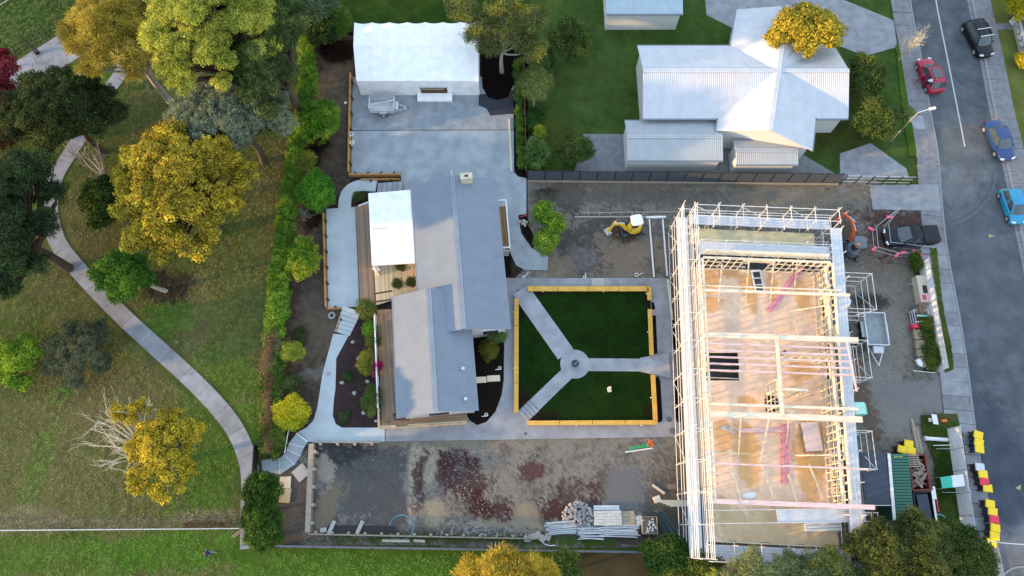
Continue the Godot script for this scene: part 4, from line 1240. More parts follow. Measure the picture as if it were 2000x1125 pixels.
func building() -> void:
	var t := thing("building_frame", "two storey timber house frame under construction with orange plywood floor", "building")
	var g := G.new()
	var wr := mat("wrap", Color(0.14, 0.15, 0.16), 0.7, "soft", 3.0)
	for w in [[0, -3.9, 11.1, -3.9], [11.1, -3.9, 10.25, 22.9], [10.25, 22.9, 0, 22.9], [0, 22.9, 0, -3.9]]:
		g = G.new()
		g.bar(bp(w[0], 1.4, w[1]), bp(w[2], 1.4, w[3]), 0.14, 2.8)
		obj("lower_wall", g, wr, t)
	g = G.new()
	g.prism(PackedVector2Array([bp2(0.1, -3.8), bp2(11, -3.8), bp2(10.2, 22.8), bp2(0.1, 22.8)]), 0.02, 0.12)
	obj("ground_slab", g, M.footpath, t)
	# plywood upper floor with wet stains and openings
	var c0 := Color(0.80, 0.54, 0.36)
	var c1 := Color(0.86, 0.62, 0.44)
	var wet := Color(0.66, 0.34, 0.09)
	var dull := Color(0.50, 0.38, 0.20)
	var st := []
	for s in [[Vector2(19.27, -22.24), 1.2, 0.8, wet], [Vector2(17.55, -21.11), 1.1, 1.3, wet], [Vector2(17.36, -19.09), 1.3, 0.9, wet], [Vector2(21.18, -19.81), 0.5, 2.2, wet], [Vector2(23.09, -20.53), 0.5, 1.6, wet], [Vector2(25.63, -19.57), 0.7, 1.7, wet], [Vector2(20.75, -20.77), 0.6, 1.0, wet], [Vector2(19.14, -7.12), 1.1, 1.6, wet], [Vector2(19.26, -5.28), 0.9, 2.0, wet], [Vector2(24.45, -6.09), 1.6, 2.0, wet], [Vector2(23.95, -4.07), 1.0, 1.6, wet], [Vector2(17.29, -7.53), 0.8, 1.5, wet], [Vector2(19.71, -10.28), 0.8, 0.5, wet], [Vector2(24.40, -13.12), 1.2, 1.0, wet], [Vector2(24.88, -7.53), 1.3, 1.4, wet], [Vector2(21.18, -0.37), 6.0, 1.9, dull], [Vector2(16.30, -1.91), 1.2, 0.8, dull], [Vector2(29.09, -20.53), 0.8, 3.0, c0], [Vector2(18.69, -16.75), 1.4, 0.8, Color(0.70, 0.50, 0.37)], [Vector2(25.74, -16.28), 0.8, 0.9, Color(0.72, 0.53, 0.42)]]:
		st.append([s[0].x, s[0].y, s[1], s[2], 0.0, s[3], 0.75, 0.35])
	var fl := patch("floor", PackedVector2Array([bp2(0, 0), bp2(11.2, 0), bp2(10.3, 22.9), bp2(0, 22.9)]), 3.0, 0.12, c0, c1, st, M.ply, 0.0, [v2([16.60, -14.46, 19.37, -14.46, 19.24, -12.15, 16.50, -12.10]), v2([21.24, -10.84, 22.49, -10.84, 22.36, -9.51, 21.12, -9.51])])
	adopt(fl, "plywood_floor", t)
	fl = patch("floor", PackedVector2Array([bp2(0, -3.9), bp2(11.1, -3.9), bp2(11.1, -2.4), bp2(0, -2.4)]), 3.0, 0.15, Color(0.52, 0.45, 0.26), Color(0.58, 0.50, 0.30), [], M.ply)
	adopt(fl, "annex_floor", t)
	g = G.new()
	g.prism(PackedVector2Array([bp2(0, -3.9), bp2(11.1, -3.9), bp2(11.1, -2.4), bp2(0, -2.4)]), 2.82, 2.99)
	for q in [[0, -0.05, 11.1, -0.05], [0, 22.95, 10.25, 22.95]]:
		g.bar(bp(q[0], 2.85, q[1]), bp(q[2], 2.85, q[3]), 0.09, 0.28)
	obj("rim_joist", g, M.pine, t)
	for k in 38:
		var b := 0.3 + k * 0.6
		if b < 22.8:
			beam("floor_joist", bp(0.1, 2.86, b), bp(11.0 - b * 0.037, 2.86, b), 0.05, 0.24, M.pine, t)
	# upper walls
	stud_wall(t, 0.05, 0.1, 0.05, 20.1, 3.0, 5.7, M.pine, 0.6, [[5, 8], [20, 24]])
	stud_wall(t, 11.15, 0.1, 10.3, 20.1, 3.0, 5.7, M.pine, 0.6, [[9, 12], [24, 27]])
	stud_wall(t, 0.12, 0.05, 11.0, 0.05, 3.0, 5.7, M.pine, 0.6, [[6, 10]])
	stud_wall(t, 0.3, -0.5, 10.8, -0.5, 5.2, 5.95, M.pine, 0.9)
	stud_wall(t, 10.6, 0.4, 9.8, 19.8, 3.0, 5.5, M.pine, 0.6, [[4, 7], [13, 16]])
	stud_wall(t, 5.6, 10.4, 5.6, 13.2, 3.0, 5.6, M.pine, 0.6)
	stud_wall(t, 5.6, 11.2, 8.0, 11.2, 3.0, 5.6, M.pine, 0.6)
	stud_wall(t, 5.7, 12.9, 6.9, 12.9, 3.0, 5.2, M.pine, 0.4)
	stud_wall(t, 6.0, 8.2, 10.4, 8.2, 3.0, 5.4, M.pine, 0.7)
	# roof plates and joists across the span
	for q in [[2.7, 0.10, -0.1, 11.6, M.pine, 0.1], [3.1, 0.22, -0.1, 12.2, M.pine, 0.16], [7.0, 0.42, -0.1, 12.4, M.pine, 0.2], [7.75, 0.12, 0.0, 11.4, M.pink_pine, 0.14], [8.3, 0.12, 0.0, 11.5, M.pink_pine, 0.14], [8.85, 0.12, 0.0, 11.5, M.pink_pine, 0.14], [9.4, 0.12, 0.0, 11.6, M.pink_pine, 0.14], [9.95, 0.12, 0.0, 11.6, M.pink_pine, 0.14], [12.7, 0.2, 0.0, 11.7, M.pine, 0.16], [13.5, 0.45, 0.0, 11.9, M.pine, 0.2], [17.3, 0.12, 0.0, 11.9, M.pink_pine, 0.12], [20.1, 0.34, -0.1, 12.0, M.pink_pine, 0.2]]:
		beam("roof_beam", bp(q[2], 5.85, q[0]), bp(q[3], 5.85, q[0] - 0.1), q[1], q[5], q[4], t)
	beam("roof_beam", bp(5.7, 6.02, 6.9), bp(5.6, 6.02, 13.4), 0.26, 0.12, M.pine, t)
	beam("roof_beam", bp(11.4, 6.0, 7.2), bp(11.7, 6.0, 11.2), 0.12, 0.1, M.pink_pine, t)
	# temporary props
	for q in [[Vector3(17.97, 5.70, -21.65), Vector3(18.07, 3.02, -18.61)], [Vector3(20.35, 5.70, -22.13), Vector3(20.65, 3.02, -19.56)], [Vector3(22.43, 5.70, -21.89), Vector3(22.70, 3.02, -18.99)], [Vector3(24.52, 5.70, -22.13), Vector3(25.08, 3.02, -20.52)], [Vector3(16.07, 5.60, -18.90), Vector3(19.14, 3.02, -19.37)], [Vector3(24.63, 3.02, -18.28), Vector3(26.57, 5.00, -18.10)], [Vector3(23.60, 5.00, -17.65), Vector3(24.81, 3.02, -16.05)], [Vector3(18.10, 5.70, -8.49), Vector3(18.43, 3.02, -5.76)], [Vector3(20.33, 5.70, -8.49), Vector3(20.19, 3.02, -5.48)], [Vector3(21.91, 5.70, -8.49), Vector3(22.49, 3.02, -6.79)], [Vector3(16.96, 5.60, -4.77), Vector3(18.61, 3.02, -0.83)], [Vector3(19.30, 5.70, -5.03), Vector3(21.25, 3.02, -1.52)], [Vector3(21.28, 5.70, -4.15), Vector3(22.98, 3.02, -1.14)], [Vector3(22.98, 5.70, -4.99), Vector3(25.27, 3.02, -0.98)], [Vector3(22.88, 3.40, -5.85), Vector3(26.41, 5.40, -5.72)], [Vector3(26.19, 5.60, -5.00), Vector3(26.26, 5.60, -2.38)], [Vector3(15.80, 5.30, -5.85), Vector3(19.30, 3.03, -6.05)]]:
		beam("prop", q[0], q[1], 0.10, 0.06, M.pine, t)
	for q in [[Vector3(22.67, 5.40, -11.09), Vector3(26.05, 3.10, -12.79)], [Vector3(22.67, 5.40, -10.47), Vector3(26.40, 3.10, -11.69)], [Vector3(22.58, 5.20, -9.88), Vector3(25.34, 3.10, -10.91)]]:
		beam("brace", q[0], q[1], 0.09, 0.05, mat("fresh_pine", Color(0.85, 0.55, 0.2), 0.7, "wood", 2.0), t)
	settle(t)
	# things lying on the plywood floor
	t = thing("window_unit", "white window frame with three dark panes lying on the plywood floor", "window unit")
	var c := Vector3(21.84, 3.10, -20.98)
	slab("frame", c, Vector3(0.85, 0.1, 2.2), M.white_paint, t, yaw(4))
	for k in 3:
		slab("pane", c + yaw(4) * Vector3(0, 0.056, -0.64 + k * 0.64), Vector3(0.62, 0.02, 0.52), M.glass, t, yaw(4))
	settle(t)
	t = thing("timber_bundle", "pink timber lengths lying diagonally on the upper floor", "timber", "pink timber on the floor")
	for k in 4:
		var off := Vector3(0.11 * k - 0.16, 0.06 + 0.05 * (k % 2), 0.07 * k)
		beam("length", Vector3(25.91, 3.00, -22.48) + off, Vector3(22.54, 3.00, -18.33) + off, 0.13, 0.09, mat("bundle_pink", Color(0.80, 0.33, 0.42), 0.7, "wood", 2.0) if k == 0 else M.bundle_pink, t)
	settle(t)
	t = thing("timber_bundle", "pink truss frames stacked upright below the thick cream beam", "timber", "pink timber on the floor")
	for k in 2:
		var x := 0.45 * k
		beam("length", Vector3(22.29, 3.00, -8.37) + Vector3(x, 0.5, 0), Vector3(21.66, 3.00, -3.68) + Vector3(x, 0.5, 0), 0.1, 0.1, M.bundle_pink, t)
		beam("length", Vector3(22.29, 3.00, -8.37) + Vector3(x, 0.06, 0), Vector3(21.66, 3.00, -3.68) + Vector3(x, 0.06, 0), 0.1, 0.1, M.bundle_pink, t)
	for k in 7:
		var p := Vector3(22.29, 3.00, -8.37).lerp(Vector3(21.66, 3.00, -3.68), k / 7.0)
		var q := Vector3(22.29, 3.00, -8.37).lerp(Vector3(21.66, 3.00, -3.68), (k + 1) / 7.0)
		beam("web", p + Vector3(0.45 * (k % 2), 0.52, 0), q + Vector3(0.45 * ((k + 1) % 2), 0.52, 0), 0.08, 0.06, M.bundle_pink, t)
	settle(t)
	t = thing("timber_bundle", "flat pale planks lying left of the pink truss frames", "timber", "pink timber on the floor")
	for k in 3:
		beam("length", Vector3(18.44, 3.00, -8.03) + Vector3(0.1 * k, 0.04 + 0.05 * k, 0.12 * k), Vector3(22.33, 3.00, -8.08) + Vector3(0.1 * k, 0.04 + 0.05 * k, 0.12 * k), 0.13, 0.05, M.pink_pine, t)
	settle(t)
	t = thing("board_pallet", "stack of whitish boards with rough edges on the lower floor stain", "pallet")
	var rng := RandomNumberGenerator.new()
	rng.seed = 5
	for k in 6:
		slab("board", Vector3(24.42, 3.00, -7.33) + Vector3(rng.randf_range(-0.05, 0.05), 0.06 + 0.09 * k, rng.randf_range(-0.05, 0.05)), Vector3(1.35, 0.08, 2.3), M.old_wood if k < 5 else mat("pale_pink_ply", Color(0.68, 0.55, 0.52), 0.7, "soft", 1.2), t, yaw(3))
	settle(t)
	t = thing("pallet_scraps", "small heap of white offcuts and wrapping on the plywood floor", "offcuts")
	for k in 6:
		slab("offcut", Vector3(17.73, 3.00, -8.12) + Vector3(rng.randf_range(-0.4, 0.4), 0.04 + 0.03 * k, rng.randf_range(-0.25, 0.25)), Vector3(0.5, 0.03, 0.12), M.scaffold_plank, t, yaw(rng.randf_range(0, 180)))
	settle(t)
	g = G.new()
	g.blob(Vector3(18.93, 3.10, -2.80), Vector3(0.65, 0.12, 0.28), rng, 0.3)
	solo("plastic_wrap", g, M.white_paint, "crumpled white plastic wrap on the floor above the pink beam", "plastic wrap")
	t = thing("duct_stack", "three white pipes stacked at the bottom edge of the plywood floor", "pipes")
	for k in 3:
		rod("pipe", Vector3(23.04, 3.10, -0.64) + Vector3(0, 0, 0.24 * k), Vector3(25.84, 3.10, -0.71) + Vector3(0, 0, 0.24 * k), 0.12, M.pvc, t)
	settle(t)
	scaffolds()

func scaffold_run(label: String, outer0: Vector2, outer1: Vector2, inward: Vector2, width: float, height: float, bay: float, decks: Array, rails: Array, dense := false) -> Node3D:
	# standards in two rows, ledgers along, transoms across, plank decks; coordinates in the building's own axes
	var t := thing("scaffold", label, "scaffold", "scaffolding round the timber frame")
	var n := maxi(1, int(round(outer0.distance_to(outer1) / bay)))
	var rng := RandomNumberGenerator.new()
	rng.seed = int(outer0.x * 10 + outer1.y)
	for k in n + 1:
		var o := outer0.lerp(outer1, float(k) / n)
		var i := o + inward * width
		var hh := height + rng.randf_range(0.0, 0.5)
		rod("standard", bp(o.x, 0.05, o.y), bp(o.x, hh, o.y), 0.04, M.scaffold, t)
		rod("standard", bp(i.x, 0.05, i.y), bp(i.x, hh - 0.3, i.y), 0.04, M.scaffold, t)
		for h in [1.9, 3.7, 5.5]:
			if h < height:
				var e0 := o - inward * 0.25
				var e1 := i + inward * 0.2
				rod("transom", bp(e0.x, h, e0.y), bp(e1.x, h, e1.y), 0.035, M.scaffold, t)
		if k < n and k % 2 == 0:
			var q := outer0.lerp(outer1, (k + 1.0) / n)
			rod("brace", bp(o.x, 0.2, o.y), bp(q.x, 3.6, q.y), 0.035, M.scaffold, t)
			rod("brace", bp(q.x, 3.7, q.y), bp(o.x, height - 0.3, o.y), 0.035, M.scaffold, t)
	for k in n:
		var o := outer0.lerp(outer1, float(k) / n)
		var q := outer0.lerp(outer1, (k + 1.0) / n)
		for h in rails:
			var jx := rng.randf_range(-0.03, 0.03)
			rod("ledger", bp(o.x, h + jx, o.y), bp(q.x, h + jx, q.y), 0.035, M.scaffold, t)
			if dense or h in [1.9, 3.7, 5.5]:
				rod("ledger", bp(o.x + inward.x * width, h - jx, o.y + inward.y * width), bp(q.x + inward.x * width, h - jx, q.y + inward.y * width), 0.035, M.scaffold, t)
		for h in decks:
			var w := 0.225
			var m := int(width / (w + 0.015))
			for s in m:
				var f := inward * ((s + 0.5) * (w + 0.015) + 0.02)
				beam("plank", bp(o.x + f.x, h + 0.045, o.y + f.y) , bp(q.x + f.x, h + 0.045, q.y + f.y), w, 0.045, M.scaffold_plank, t)
	return settle(t)

func scaffolds() -> void:
	scaffold_run("dense pale tube scaffold along the courtyard side of the timber frame", Vector2(-1.55, -4.6), Vector2(-1.55, 24.2), Vector2(1, 0), 1.15, 6.9, 2.4, [3.7], [0.4, 1.9, 2.8, 3.7, 4.2, 4.7, 5.5, 6.0, 6.5], true)
	scaffold_run("pale tube scaffold along the top side of the frame beside the dirt drive", Vector2(-0.3, -5.1), Vector2(12.4, -5.1), Vector2(0, 1), 1.1, 5.6, 2.1, [3.4], [1.9, 3.4, 3.9, 4.4, 5.5])
	scaffold_run("inner scaffold walkway between the annex floor and the back wall frame", Vector2(0.2, -1.9), Vector2(11.6, -1.9), Vector2(0, 1), 1.2, 5.2, 2.3, [4.6], [3.7, 4.6, 5.1])
	scaffold_run("scaffold with a continuous grey walkway on the street side of the frame", Vector2(12.67, -3.6), Vector2(11.33, 23.0), Vector2(-1, 0), 1.1, 5.4, 2.4, [4.9], [1.9, 3.7, 4.9])
	scaffold_run("scaffold with grey plank decks at the bottom end of the frame", Vector2(-0.2, 24.4), Vector2(12.4, 24.4), Vector2(0, -1), 1.2, 4.6, 2.1, [2.8], [1.9, 2.8, 3.9, 4.4])
	# small towers standing out towards the street
	for s in [["square scaffold tower beside the orange excavator", 12.9, 0.3, 15.2, 3.6], ["scaffold tower stacked with tubes beside the silver trailer", 12.4, 6.4, 14.0, 9.6], ["scaffold tower above the navy shed roof", 11.9, 14.0, 13.4, 17.0], ["scaffold tower over the dark end of the navy shed", 11.5, 20.3, 13.0, 22.8]]:
		var t := thing("scaffold_tower", s[0], "scaffold", "scaffold towers on the street side")
		for a in [s[1], s[3]]:
			for b in [s[2], s[4]]:
				rod("standard", bp(a, 0.05, b), bp(a, 4.3, b), 0.035, M.scaffold, t)
		for h in [1.0, 2.2, 3.2, 4.2]:
			rod("ledger", bp(s[1], h, s[2]), bp(s[3], h, s[2]), 0.03, M.scaffold, t)
			rod("ledger", bp(s[1], h, s[4]), bp(s[3], h, s[4]), 0.03, M.scaffold, t)
			rod("ledger", bp(s[3], h, s[2]), bp(s[3], h, s[4]), 0.03, M.scaffold, t)
		rod("brace", bp(s[3], 0.2, s[2]), bp(s[3], 4.1, s[4]), 0.03, M.scaffold, t)
		rod("brace", bp(s[1], 0.2, s[4]), bp(s[3], 4.1, s[4]), 0.03, M.scaffold, t)
		if s[2] > 5.0:
			for k in 4:
				beam("plank", bp(s[1] + 0.15 + 0.25 * k, 2.26, s[2] + 0.1), bp(s[1] + 0.15 + 0.25 * k, 2.26, s[4] - 0.1), 0.23, 0.045, M.scaffold_plank, t)
		if s[2] == 6.4:
			for k in 7:
				rod("loose_tube", bp(s[1] + 0.1 + 0.19 * k, 2.36, s[2]), bp(s[1] + 0.3 + 0.15 * k, 2.4, s[4] - 0.2 * (k % 3)), 0.03, M.scaffold, t)
		settle(t)
	# long decks that run across the floor at the bottom and the cantilevered planks on the left
	var t := thing("plank_bridge", "narrow grey plank bridge across the bottom of the plywood floor", "walkway")
	for k in 4:
		beam("plank", Vector3(20.47, 4.40, -1.56) + Vector3(0, 0, 0.24 * k), Vector3(27.30, 4.40, -1.64) + Vector3(0, 0, 0.24 * k), 0.23, 0.045, M.scaffold_plank, t)
	for z in [-0.12, 0.85]:
		rod("edge_tube", Vector3(15.06, 4.40, -1.48) + Vector3(0, 0.1, z), Vector3(27.78, 4.40, -1.64) + Vector3(0, 0.1, z), 0.03, M.scaffold, t)
	for x in [Vector3(20.95, 3.00, -1.33), Vector3(24.36, 3.00, -1.33), Vector3(27.81, 3.00, -1.33)]:
		rod("upright", x, x + Vector3.UP * 1.4, 0.03, M.scaffold, t)
	settle(t)
	t = thing("timber_stack", "white planks poking out through the left scaffold above the yard", "timber")
	for k in 5:
		beam("plank", Vector3(11.81, 1.60, -2.44) + Vector3(0.25 * k, 0.05 * k, 0.1 * k), Vector3(14.65, 1.60, -2.40) + Vector3(0.1 * k, 0.05 * k, 0.08 * k), 0.14, 0.04, M.pale_ply, t)
	slab("end_block", Vector3(11.88, 1.50, -2.56), Vector3(0.5, 0.5, 0.5), M.pale_ply, t, yaw(20))
	rod("support", Vector3(12.18, 0.0, -2.63) + Vector3(-0.3, 0, 0), Vector3(11.92, 1.30, -2.57) + Vector3(-0.3, 0, 0), 0.04, M.scaffold, t)
	settle(t)

func tube_stack(label: String, p: Vector3, q: Vector3, n: int, spread: float, r: float, m: Material, sd: int) -> void:
	var t := thing("tube_bundle", label, "tubes", "bundles of scaffold tubes in the yard")
	var rng := RandomNumberGenerator.new()
	rng.seed = sd
	var d := (q - p).normalized()
	var side := d.cross(Vector3.UP)
	for k in n:
		var row := k % 3
		var off := side * ((k / float(n) - 0.5) * spread) + Vector3.UP * (r + 0.09 * row)
		var j := d * rng.randf_range(-0.25, 0.25)
		rod("tube", p + off + j, q + off + j + side * rng.randf_range(-0.12, 0.12), r, m, t)
	settle(t)

func plank_stack(label: String, o: Vector3, len: float, wide: float, rows: int, across: int, deg: float, m: Material, sd: int) -> void:
	var t := thing("plank_stack", label, "plank stack", "stacked scaffold planks in the yard")
	var rng := RandomNumberGenerator.new()
	rng.seed = sd
	for r in rows:
		for k in across:
			var x := rng.randf_range(-0.08, 0.08)
			slab("plank", o + yaw(deg) * Vector3(x, 0.12 + r * 0.06, (k + 0.5 - across / 2.0) * wide / across), Vector3(len, 0.05, wide / across - 0.012), m, t, yaw(deg))
	for s in [-1, 1]:
		slab("bearer", o + yaw(deg) * Vector3(s * len * 0.3, 0.045, 0), Vector3(0.1, 0.09, wide), M.old_wood, t, yaw(deg))
	settle(t)

func cover(label: String, o: Vector3, r: float, m: Material) -> void:
	var t := thing("manhole_cover", label, "manhole cover")
	rod("ring", o, o + Vector3.UP * 0.02, r, M.dark_metal, t)
	rod("lid", o, o + Vector3.UP * 0.03, r * 0.82, m, t)
	settle(t)

func loop(called: String, label: String, o: Vector3, r: float, turns: float, th: float, m: Material, category: String, tail := Vector3.ZERO) -> void:
	var g := G.new()
	var n := int(turns * 18)
	var last := Vector3.ZERO
	for k in n + 1:
		var a := TAU * k / 18.0
		var rr := r * (1.0 - 0.05 * k / 18.0)
		var p := o + Vector3(cos(a) * rr, th + 0.012 * k / 18.0, sin(a) * rr)
		if k > 0:
			g.tube(last, p, th, th, 5)
		last = p
	if tail != Vector3.ZERO:
		g.tube(last, last + tail, th, th, 5)
	solo(called, g, m, label, category)

func box_bin(src: Node3D, called: String, body: Material, lid: Material, label: String, at: Vector3, deg: float) -> Node3D:
	var t := thing(called, label, "wheelie bin", "wheelie bins put out for collection")
	var g := G.new()
	var b := []
	var u := []
	for c in [[-1, 1], [1, 1], [1, -1], [-1, -1]]:
		b.append(Vector3(c[0] * 0.21, 0.08, c[1] * 0.24))
		u.append(Vector3(c[0] * 0.29, 0.98, c[1] * 0.34))
	g.hexa(b, u)
	obj("body", g, body, t)
	g = G.new()
	b = []
	u = []
	var m := []
	for c in [[-1, 1], [1, 1], [1, -1], [-1, -1]]:
		b.append(Vector3(c[0] * 0.32, 0.985, c[1] * 0.38))
		m.append(Vector3(c[0] * 0.32, 1.03, c[1] * 0.38))
		u.append(Vector3(c[0] * 0.26, 1.09, c[1] * 0.30))
	g.hexa(b, m)
	g.hexa(m, u)
	var l := obj("lid", g, lid, t)
	put("handle", unit_tube, body, Transform3D(Basis(Vector3(0, 0, 0.025), Vector3(0, 0.025, 0), Vector3(0.5, 0, 0)), Vector3(0, 0.97, -0.42)), l)
	for s in [-1, 1]:
		put("wheel", unit_tube, M.rubber, Transform3D(Basis(Vector3(0, 0, 0.11), Vector3(0, 0.11, 0), Vector3(0.06, 0, 0)), Vector3(s * 0.24, 0.11, -0.26)), t)
	return place(t, Vector3(at.x, 0.12 if at.x > 41.0 else 0.03, at.z), deg)

func site_things() -> void:
	var rng := RandomNumberGenerator.new()
	rng.seed = 77
	var g := G.new()
	tube_stack("galvanised tube bundle beside the stone pile, leftmost of the row", Vector3(2.88, 0.10, -0.23), Vector3(5.17, 0.10, -0.39), 22, 1.0, 0.045, M.galvanised, 1)
	tube_stack("galvanised tube bundle in the middle of the row below the plank stack", Vector3(5.50, 0.10, 0.09), Vector3(7.40, 0.10, 0.09), 20, 1.0, 0.045, M.galvanised, 2)
	tube_stack("longest galvanised tube bundle, right of the row below the plank stack", Vector3(7.37, 0.10, -0.11), Vector3(10.33, 0.10, -0.11), 22, 0.95, 0.045, M.galvanised, 3)
	tube_stack("dark steel tubes lying slanted beside the left scaffold foot", Vector3(12.04, 0.10, -1.52), Vector3(13.68, 0.10, 0.88), 16, 1.1, 0.045, mat("tube_dark", Color(0.09, 0.13, 0.13), 0.5, "", 1.0, "", 1.0, 0.4), 4)
	plank_stack("narrow single row of grey planks above the wide plank stack", Vector3(7.89, 0.0, -1.93), 2.1, 0.4, 2, 2, 0, M.scaffold_plank, 1)
	plank_stack("wide stack of pale grey planks in the middle of the yard stores", Vector3(7.93, 0.0, -1.12), 2.2, 1.15, 6, 5, 1, M.white_plank if M.has("white_plank") else mat("white_plank", Color(0.62, 0.64, 0.64), 0.7, "soft", 2.0, "wood", 1.4), 2)
	plank_stack("short stack of brownish planks right of the wide plank stack", Vector3(9.64, 0.0, -1.08), 1.15, 1.2, 4, 5, 2, M.old_wood, 3)
	plank_stack("single loose board leaning left of the crate of fittings", Vector3(10.53, 0.0, -0.95), 0.5, 0.75, 2, 2, 15, M.scaffold_plank, 4)
	# crate of scaffold fittings
	var t := thing("fittings_crate", "open grey crate full of scaffold fittings at the end of the row", "crate")
	var o := Vector3(11.31, 0.0, -0.55)
	slab("base", o + Vector3.UP * 0.12, Vector3(1.25, 0.1, 1.35), M.old_wood, t)
	for s in [-1, 1]:
		slab("side", o + Vector3(s * 0.61, 0.42, 0), Vector3(0.05, 0.6, 1.35), M.old_wood, t)
		slab("end", o + Vector3(0, 0.42, s * 0.66), Vector3(1.18, 0.6, 0.05), M.old_wood, t)
	for k in 16:
		slab("fitting", o + Vector3(rng.randf_range(-0.5, 0.5), 0.6 + rng.randf_range(0, 0.1), rng.randf_range(-0.55, 0.55)), Vector3(0.2, 0.1, 0.09), M.galvanised, t, yaw(rng.randf_range(0, 180)))
	settle(t)
	# stone pile
	t = thing("stone_pile", "round heap of grey stones among red scoria in the yard", "stone pile")
	var c := Vector3(5.47, 0.0, -1.28)
	var sh := []
	for k in 6:
		g = G.new()
		g.blob(Vector3.ZERO, Vector3(0.13, 0.10, 0.11), rng, 0.25)
		sh.append(g.mesh())
	for k in 190:
		var a := rng.randf() * TAU
		var r := sqrt(rng.randf()) * 1.25
		var p := c + Vector3(cos(a) * r, 0.45 * (1.0 - r / 1.3) + rng.randf_range(0.05, 0.12), sin(a) * r * 0.95)
		put("stone", sh[k % 6], M.stone_grey if r < 1.0 else M.stone_pale, Transform3D(yaw(rng.randf_range(0, 360)).scaled(Vector3.ONE * rng.randf_range(0.7, 1.3)), p), t)
	settle(t)
	# loose stones and rubble through the yard: nobody could count them
	var mm := MultiMesh.new()
	mm.transform_format = MultiMesh.TRANSFORM_3D
	mm.use_colors = true
	mm.mesh = sh[0]
	var spots := []
	for s in [[v2([-16.76, -6.84, 14.59, -7.28, 14.16, 0.41, -16.10, 0.01]), 900, 0.035], [v2([4.21, -28.46, 12.89, -28.46, 13.49, -22.89, 4.34, -23.15]), 260, 0.04], [v2([32.22, -28.46, 38.21, -23.67, 37.68, -11.96, 31.07, -7.93]), 600, 0.035], [v2([-8.81, -6.63, -1.76, -6.63, 1.27, 0.01, -8.50, -0.39]), 500, 0.045], [v2([-6.38, -0.59, 2.55, -0.39, 2.54, 0.33, -6.35, 0.25]), 220, 0.10], [v2([2.02, -32.36, 34.89, -32.36, 34.40, -29.56, 1.99, -29.56]), 300, 0.03]]:
		var pl: PackedVector2Array = s[0]
		for k in s[1]:
			var p2 := pl[0].lerp(pl[1], rng.randf()).lerp(pl[3].lerp(pl[2], rng.randf()), rng.randf())
			spots.append([p2, s[2] * rng.randf_range(0.4, 1.4)])
	mm.instance_count = spots.size()
	for k in spots.size():
		var p2: Vector2 = spots[k][0]
		var s2: float = spots[k][1] / 0.12
		mm.set_instance_transform(k, Transform3D(yaw(rng.randf_range(0, 360)).scaled(Vector3.ONE * s2), Vector3(p2.x, 0.03, p2.y)))
		var f := rng.randf_range(0.10, 0.30)
		mm.set_instance_color(k, Color(f, f * 0.97, f * 0.93))
	var mi := MultiMeshInstance3D.new()
	mi.name = "rubble"
	mi.multimesh = mm
	var rm := StandardMaterial3D.new()
	rm.vertex_color_use_as_albedo = true
	rm.roughness = 0.95
	mi.material_override = rm
	add_child(mi)
	mi.set_meta("kind", "stuff")
	mi.set_meta("label", "small stones and rubble scattered over the bare dirt")
	mi.set_meta("category", "rubble")
	# paving stones and pipe at the yard edge
	t = thing("paving_stones", "loose grey paving stones dumped at the bottom edge of the yard", "paving stones")
	for k in 5:
		slab("stone", Vector3(1.86, 0.0, 0.49) + Vector3(-0.6 + 0.42 * k, 0.12 + 0.03 * (k % 2), -0.15 * (k % 3)), Vector3(0.55, 0.18, 0.5), M.stone_pale, t, yaw(k * 17))
	settle(t)
	g = G.new()
	var pts := v3([2.53, 0.08, 0.80, 2.78, 0.08, 0.96, 3.15, 0.08, 1.04, 3.58, 0.08, 1.00])
	for k in 3:
		g.tube(pts[k], pts[k + 1], 0.05, 0.05, 6)
	solo("bent_pipe", g, M.pvc, "short bent white pipe on the grass by the paving stones", "pipe")
	loop("hose", "pale blue hose coiled at the bottom of the yard", Vector3(-9.17, 0.03, -0.39), 1.05, 2.3, 0.018, M.blue_hose, "hose", Vector3(-0.7, 0, 0.4))
	loop("conduit", "white conduit loop in the upper black garden bed", Vector3(-1.10, 0.12, -13.83), 0.13, 1.2, 0.035, M.pvc, "conduit", Vector3(-0.45, 0.0, 0.05))
	loop("conduit", "white conduit loop in the lower black garden bed", Vector3(-2.24, 0.12, -9.68), 0.13, 1.2, 0.035, M.pvc, "conduit", Vector3(-0.45, 0.0, 0.05))
	loop("conduit", "white conduit loop at the path corner by the driveway", Vector3(1.06, 0.12, -22.54), 0.12, 1.1, 0.035, M.pvc, "conduit", Vector3(0.4, 0.1, -0.5))
	loop("conduit", "white conduit loop standing at the middle of the top path edge", Vector3(6.81, 0.12, -22.54), 0.13, 1.2, 0.035, M.pvc, "conduit", Vector3(0, 0.3, -0.4))
	loop("conduit", "white conduit loop on the dirt left of the white edging", Vector3(11.69, 0.05, -22.77), 0.17, 1.1, 0.035, M.pvc, "conduit", Vector3(0.45, 0, -0.25))
	# black drain liner with pale brackets
	t = thing("drain_liner", "strip of black drain liner held by pale brackets in the yard", "drain")
	beam("liner", Vector3(-15.27, 0.06, -0.27), Vector3(-9.75, 0.06, -0.23), 0.55, 0.08, M.black, t)
	for p in [Vector3(-14.90, 0.20, -0.39), Vector3(-12.57, 0.20, -0.39)]:
		slab("bracket", p, Vector3(0.3, 0.25, 1.1), M.stone_pale, t, yaw(-22))
	slab("bracket", Vector3(-15.57, 0.15, -0.19), Vector3(0.5, 0.2, 0.35), M.stone_pale, t, yaw(10))
	settle(t)
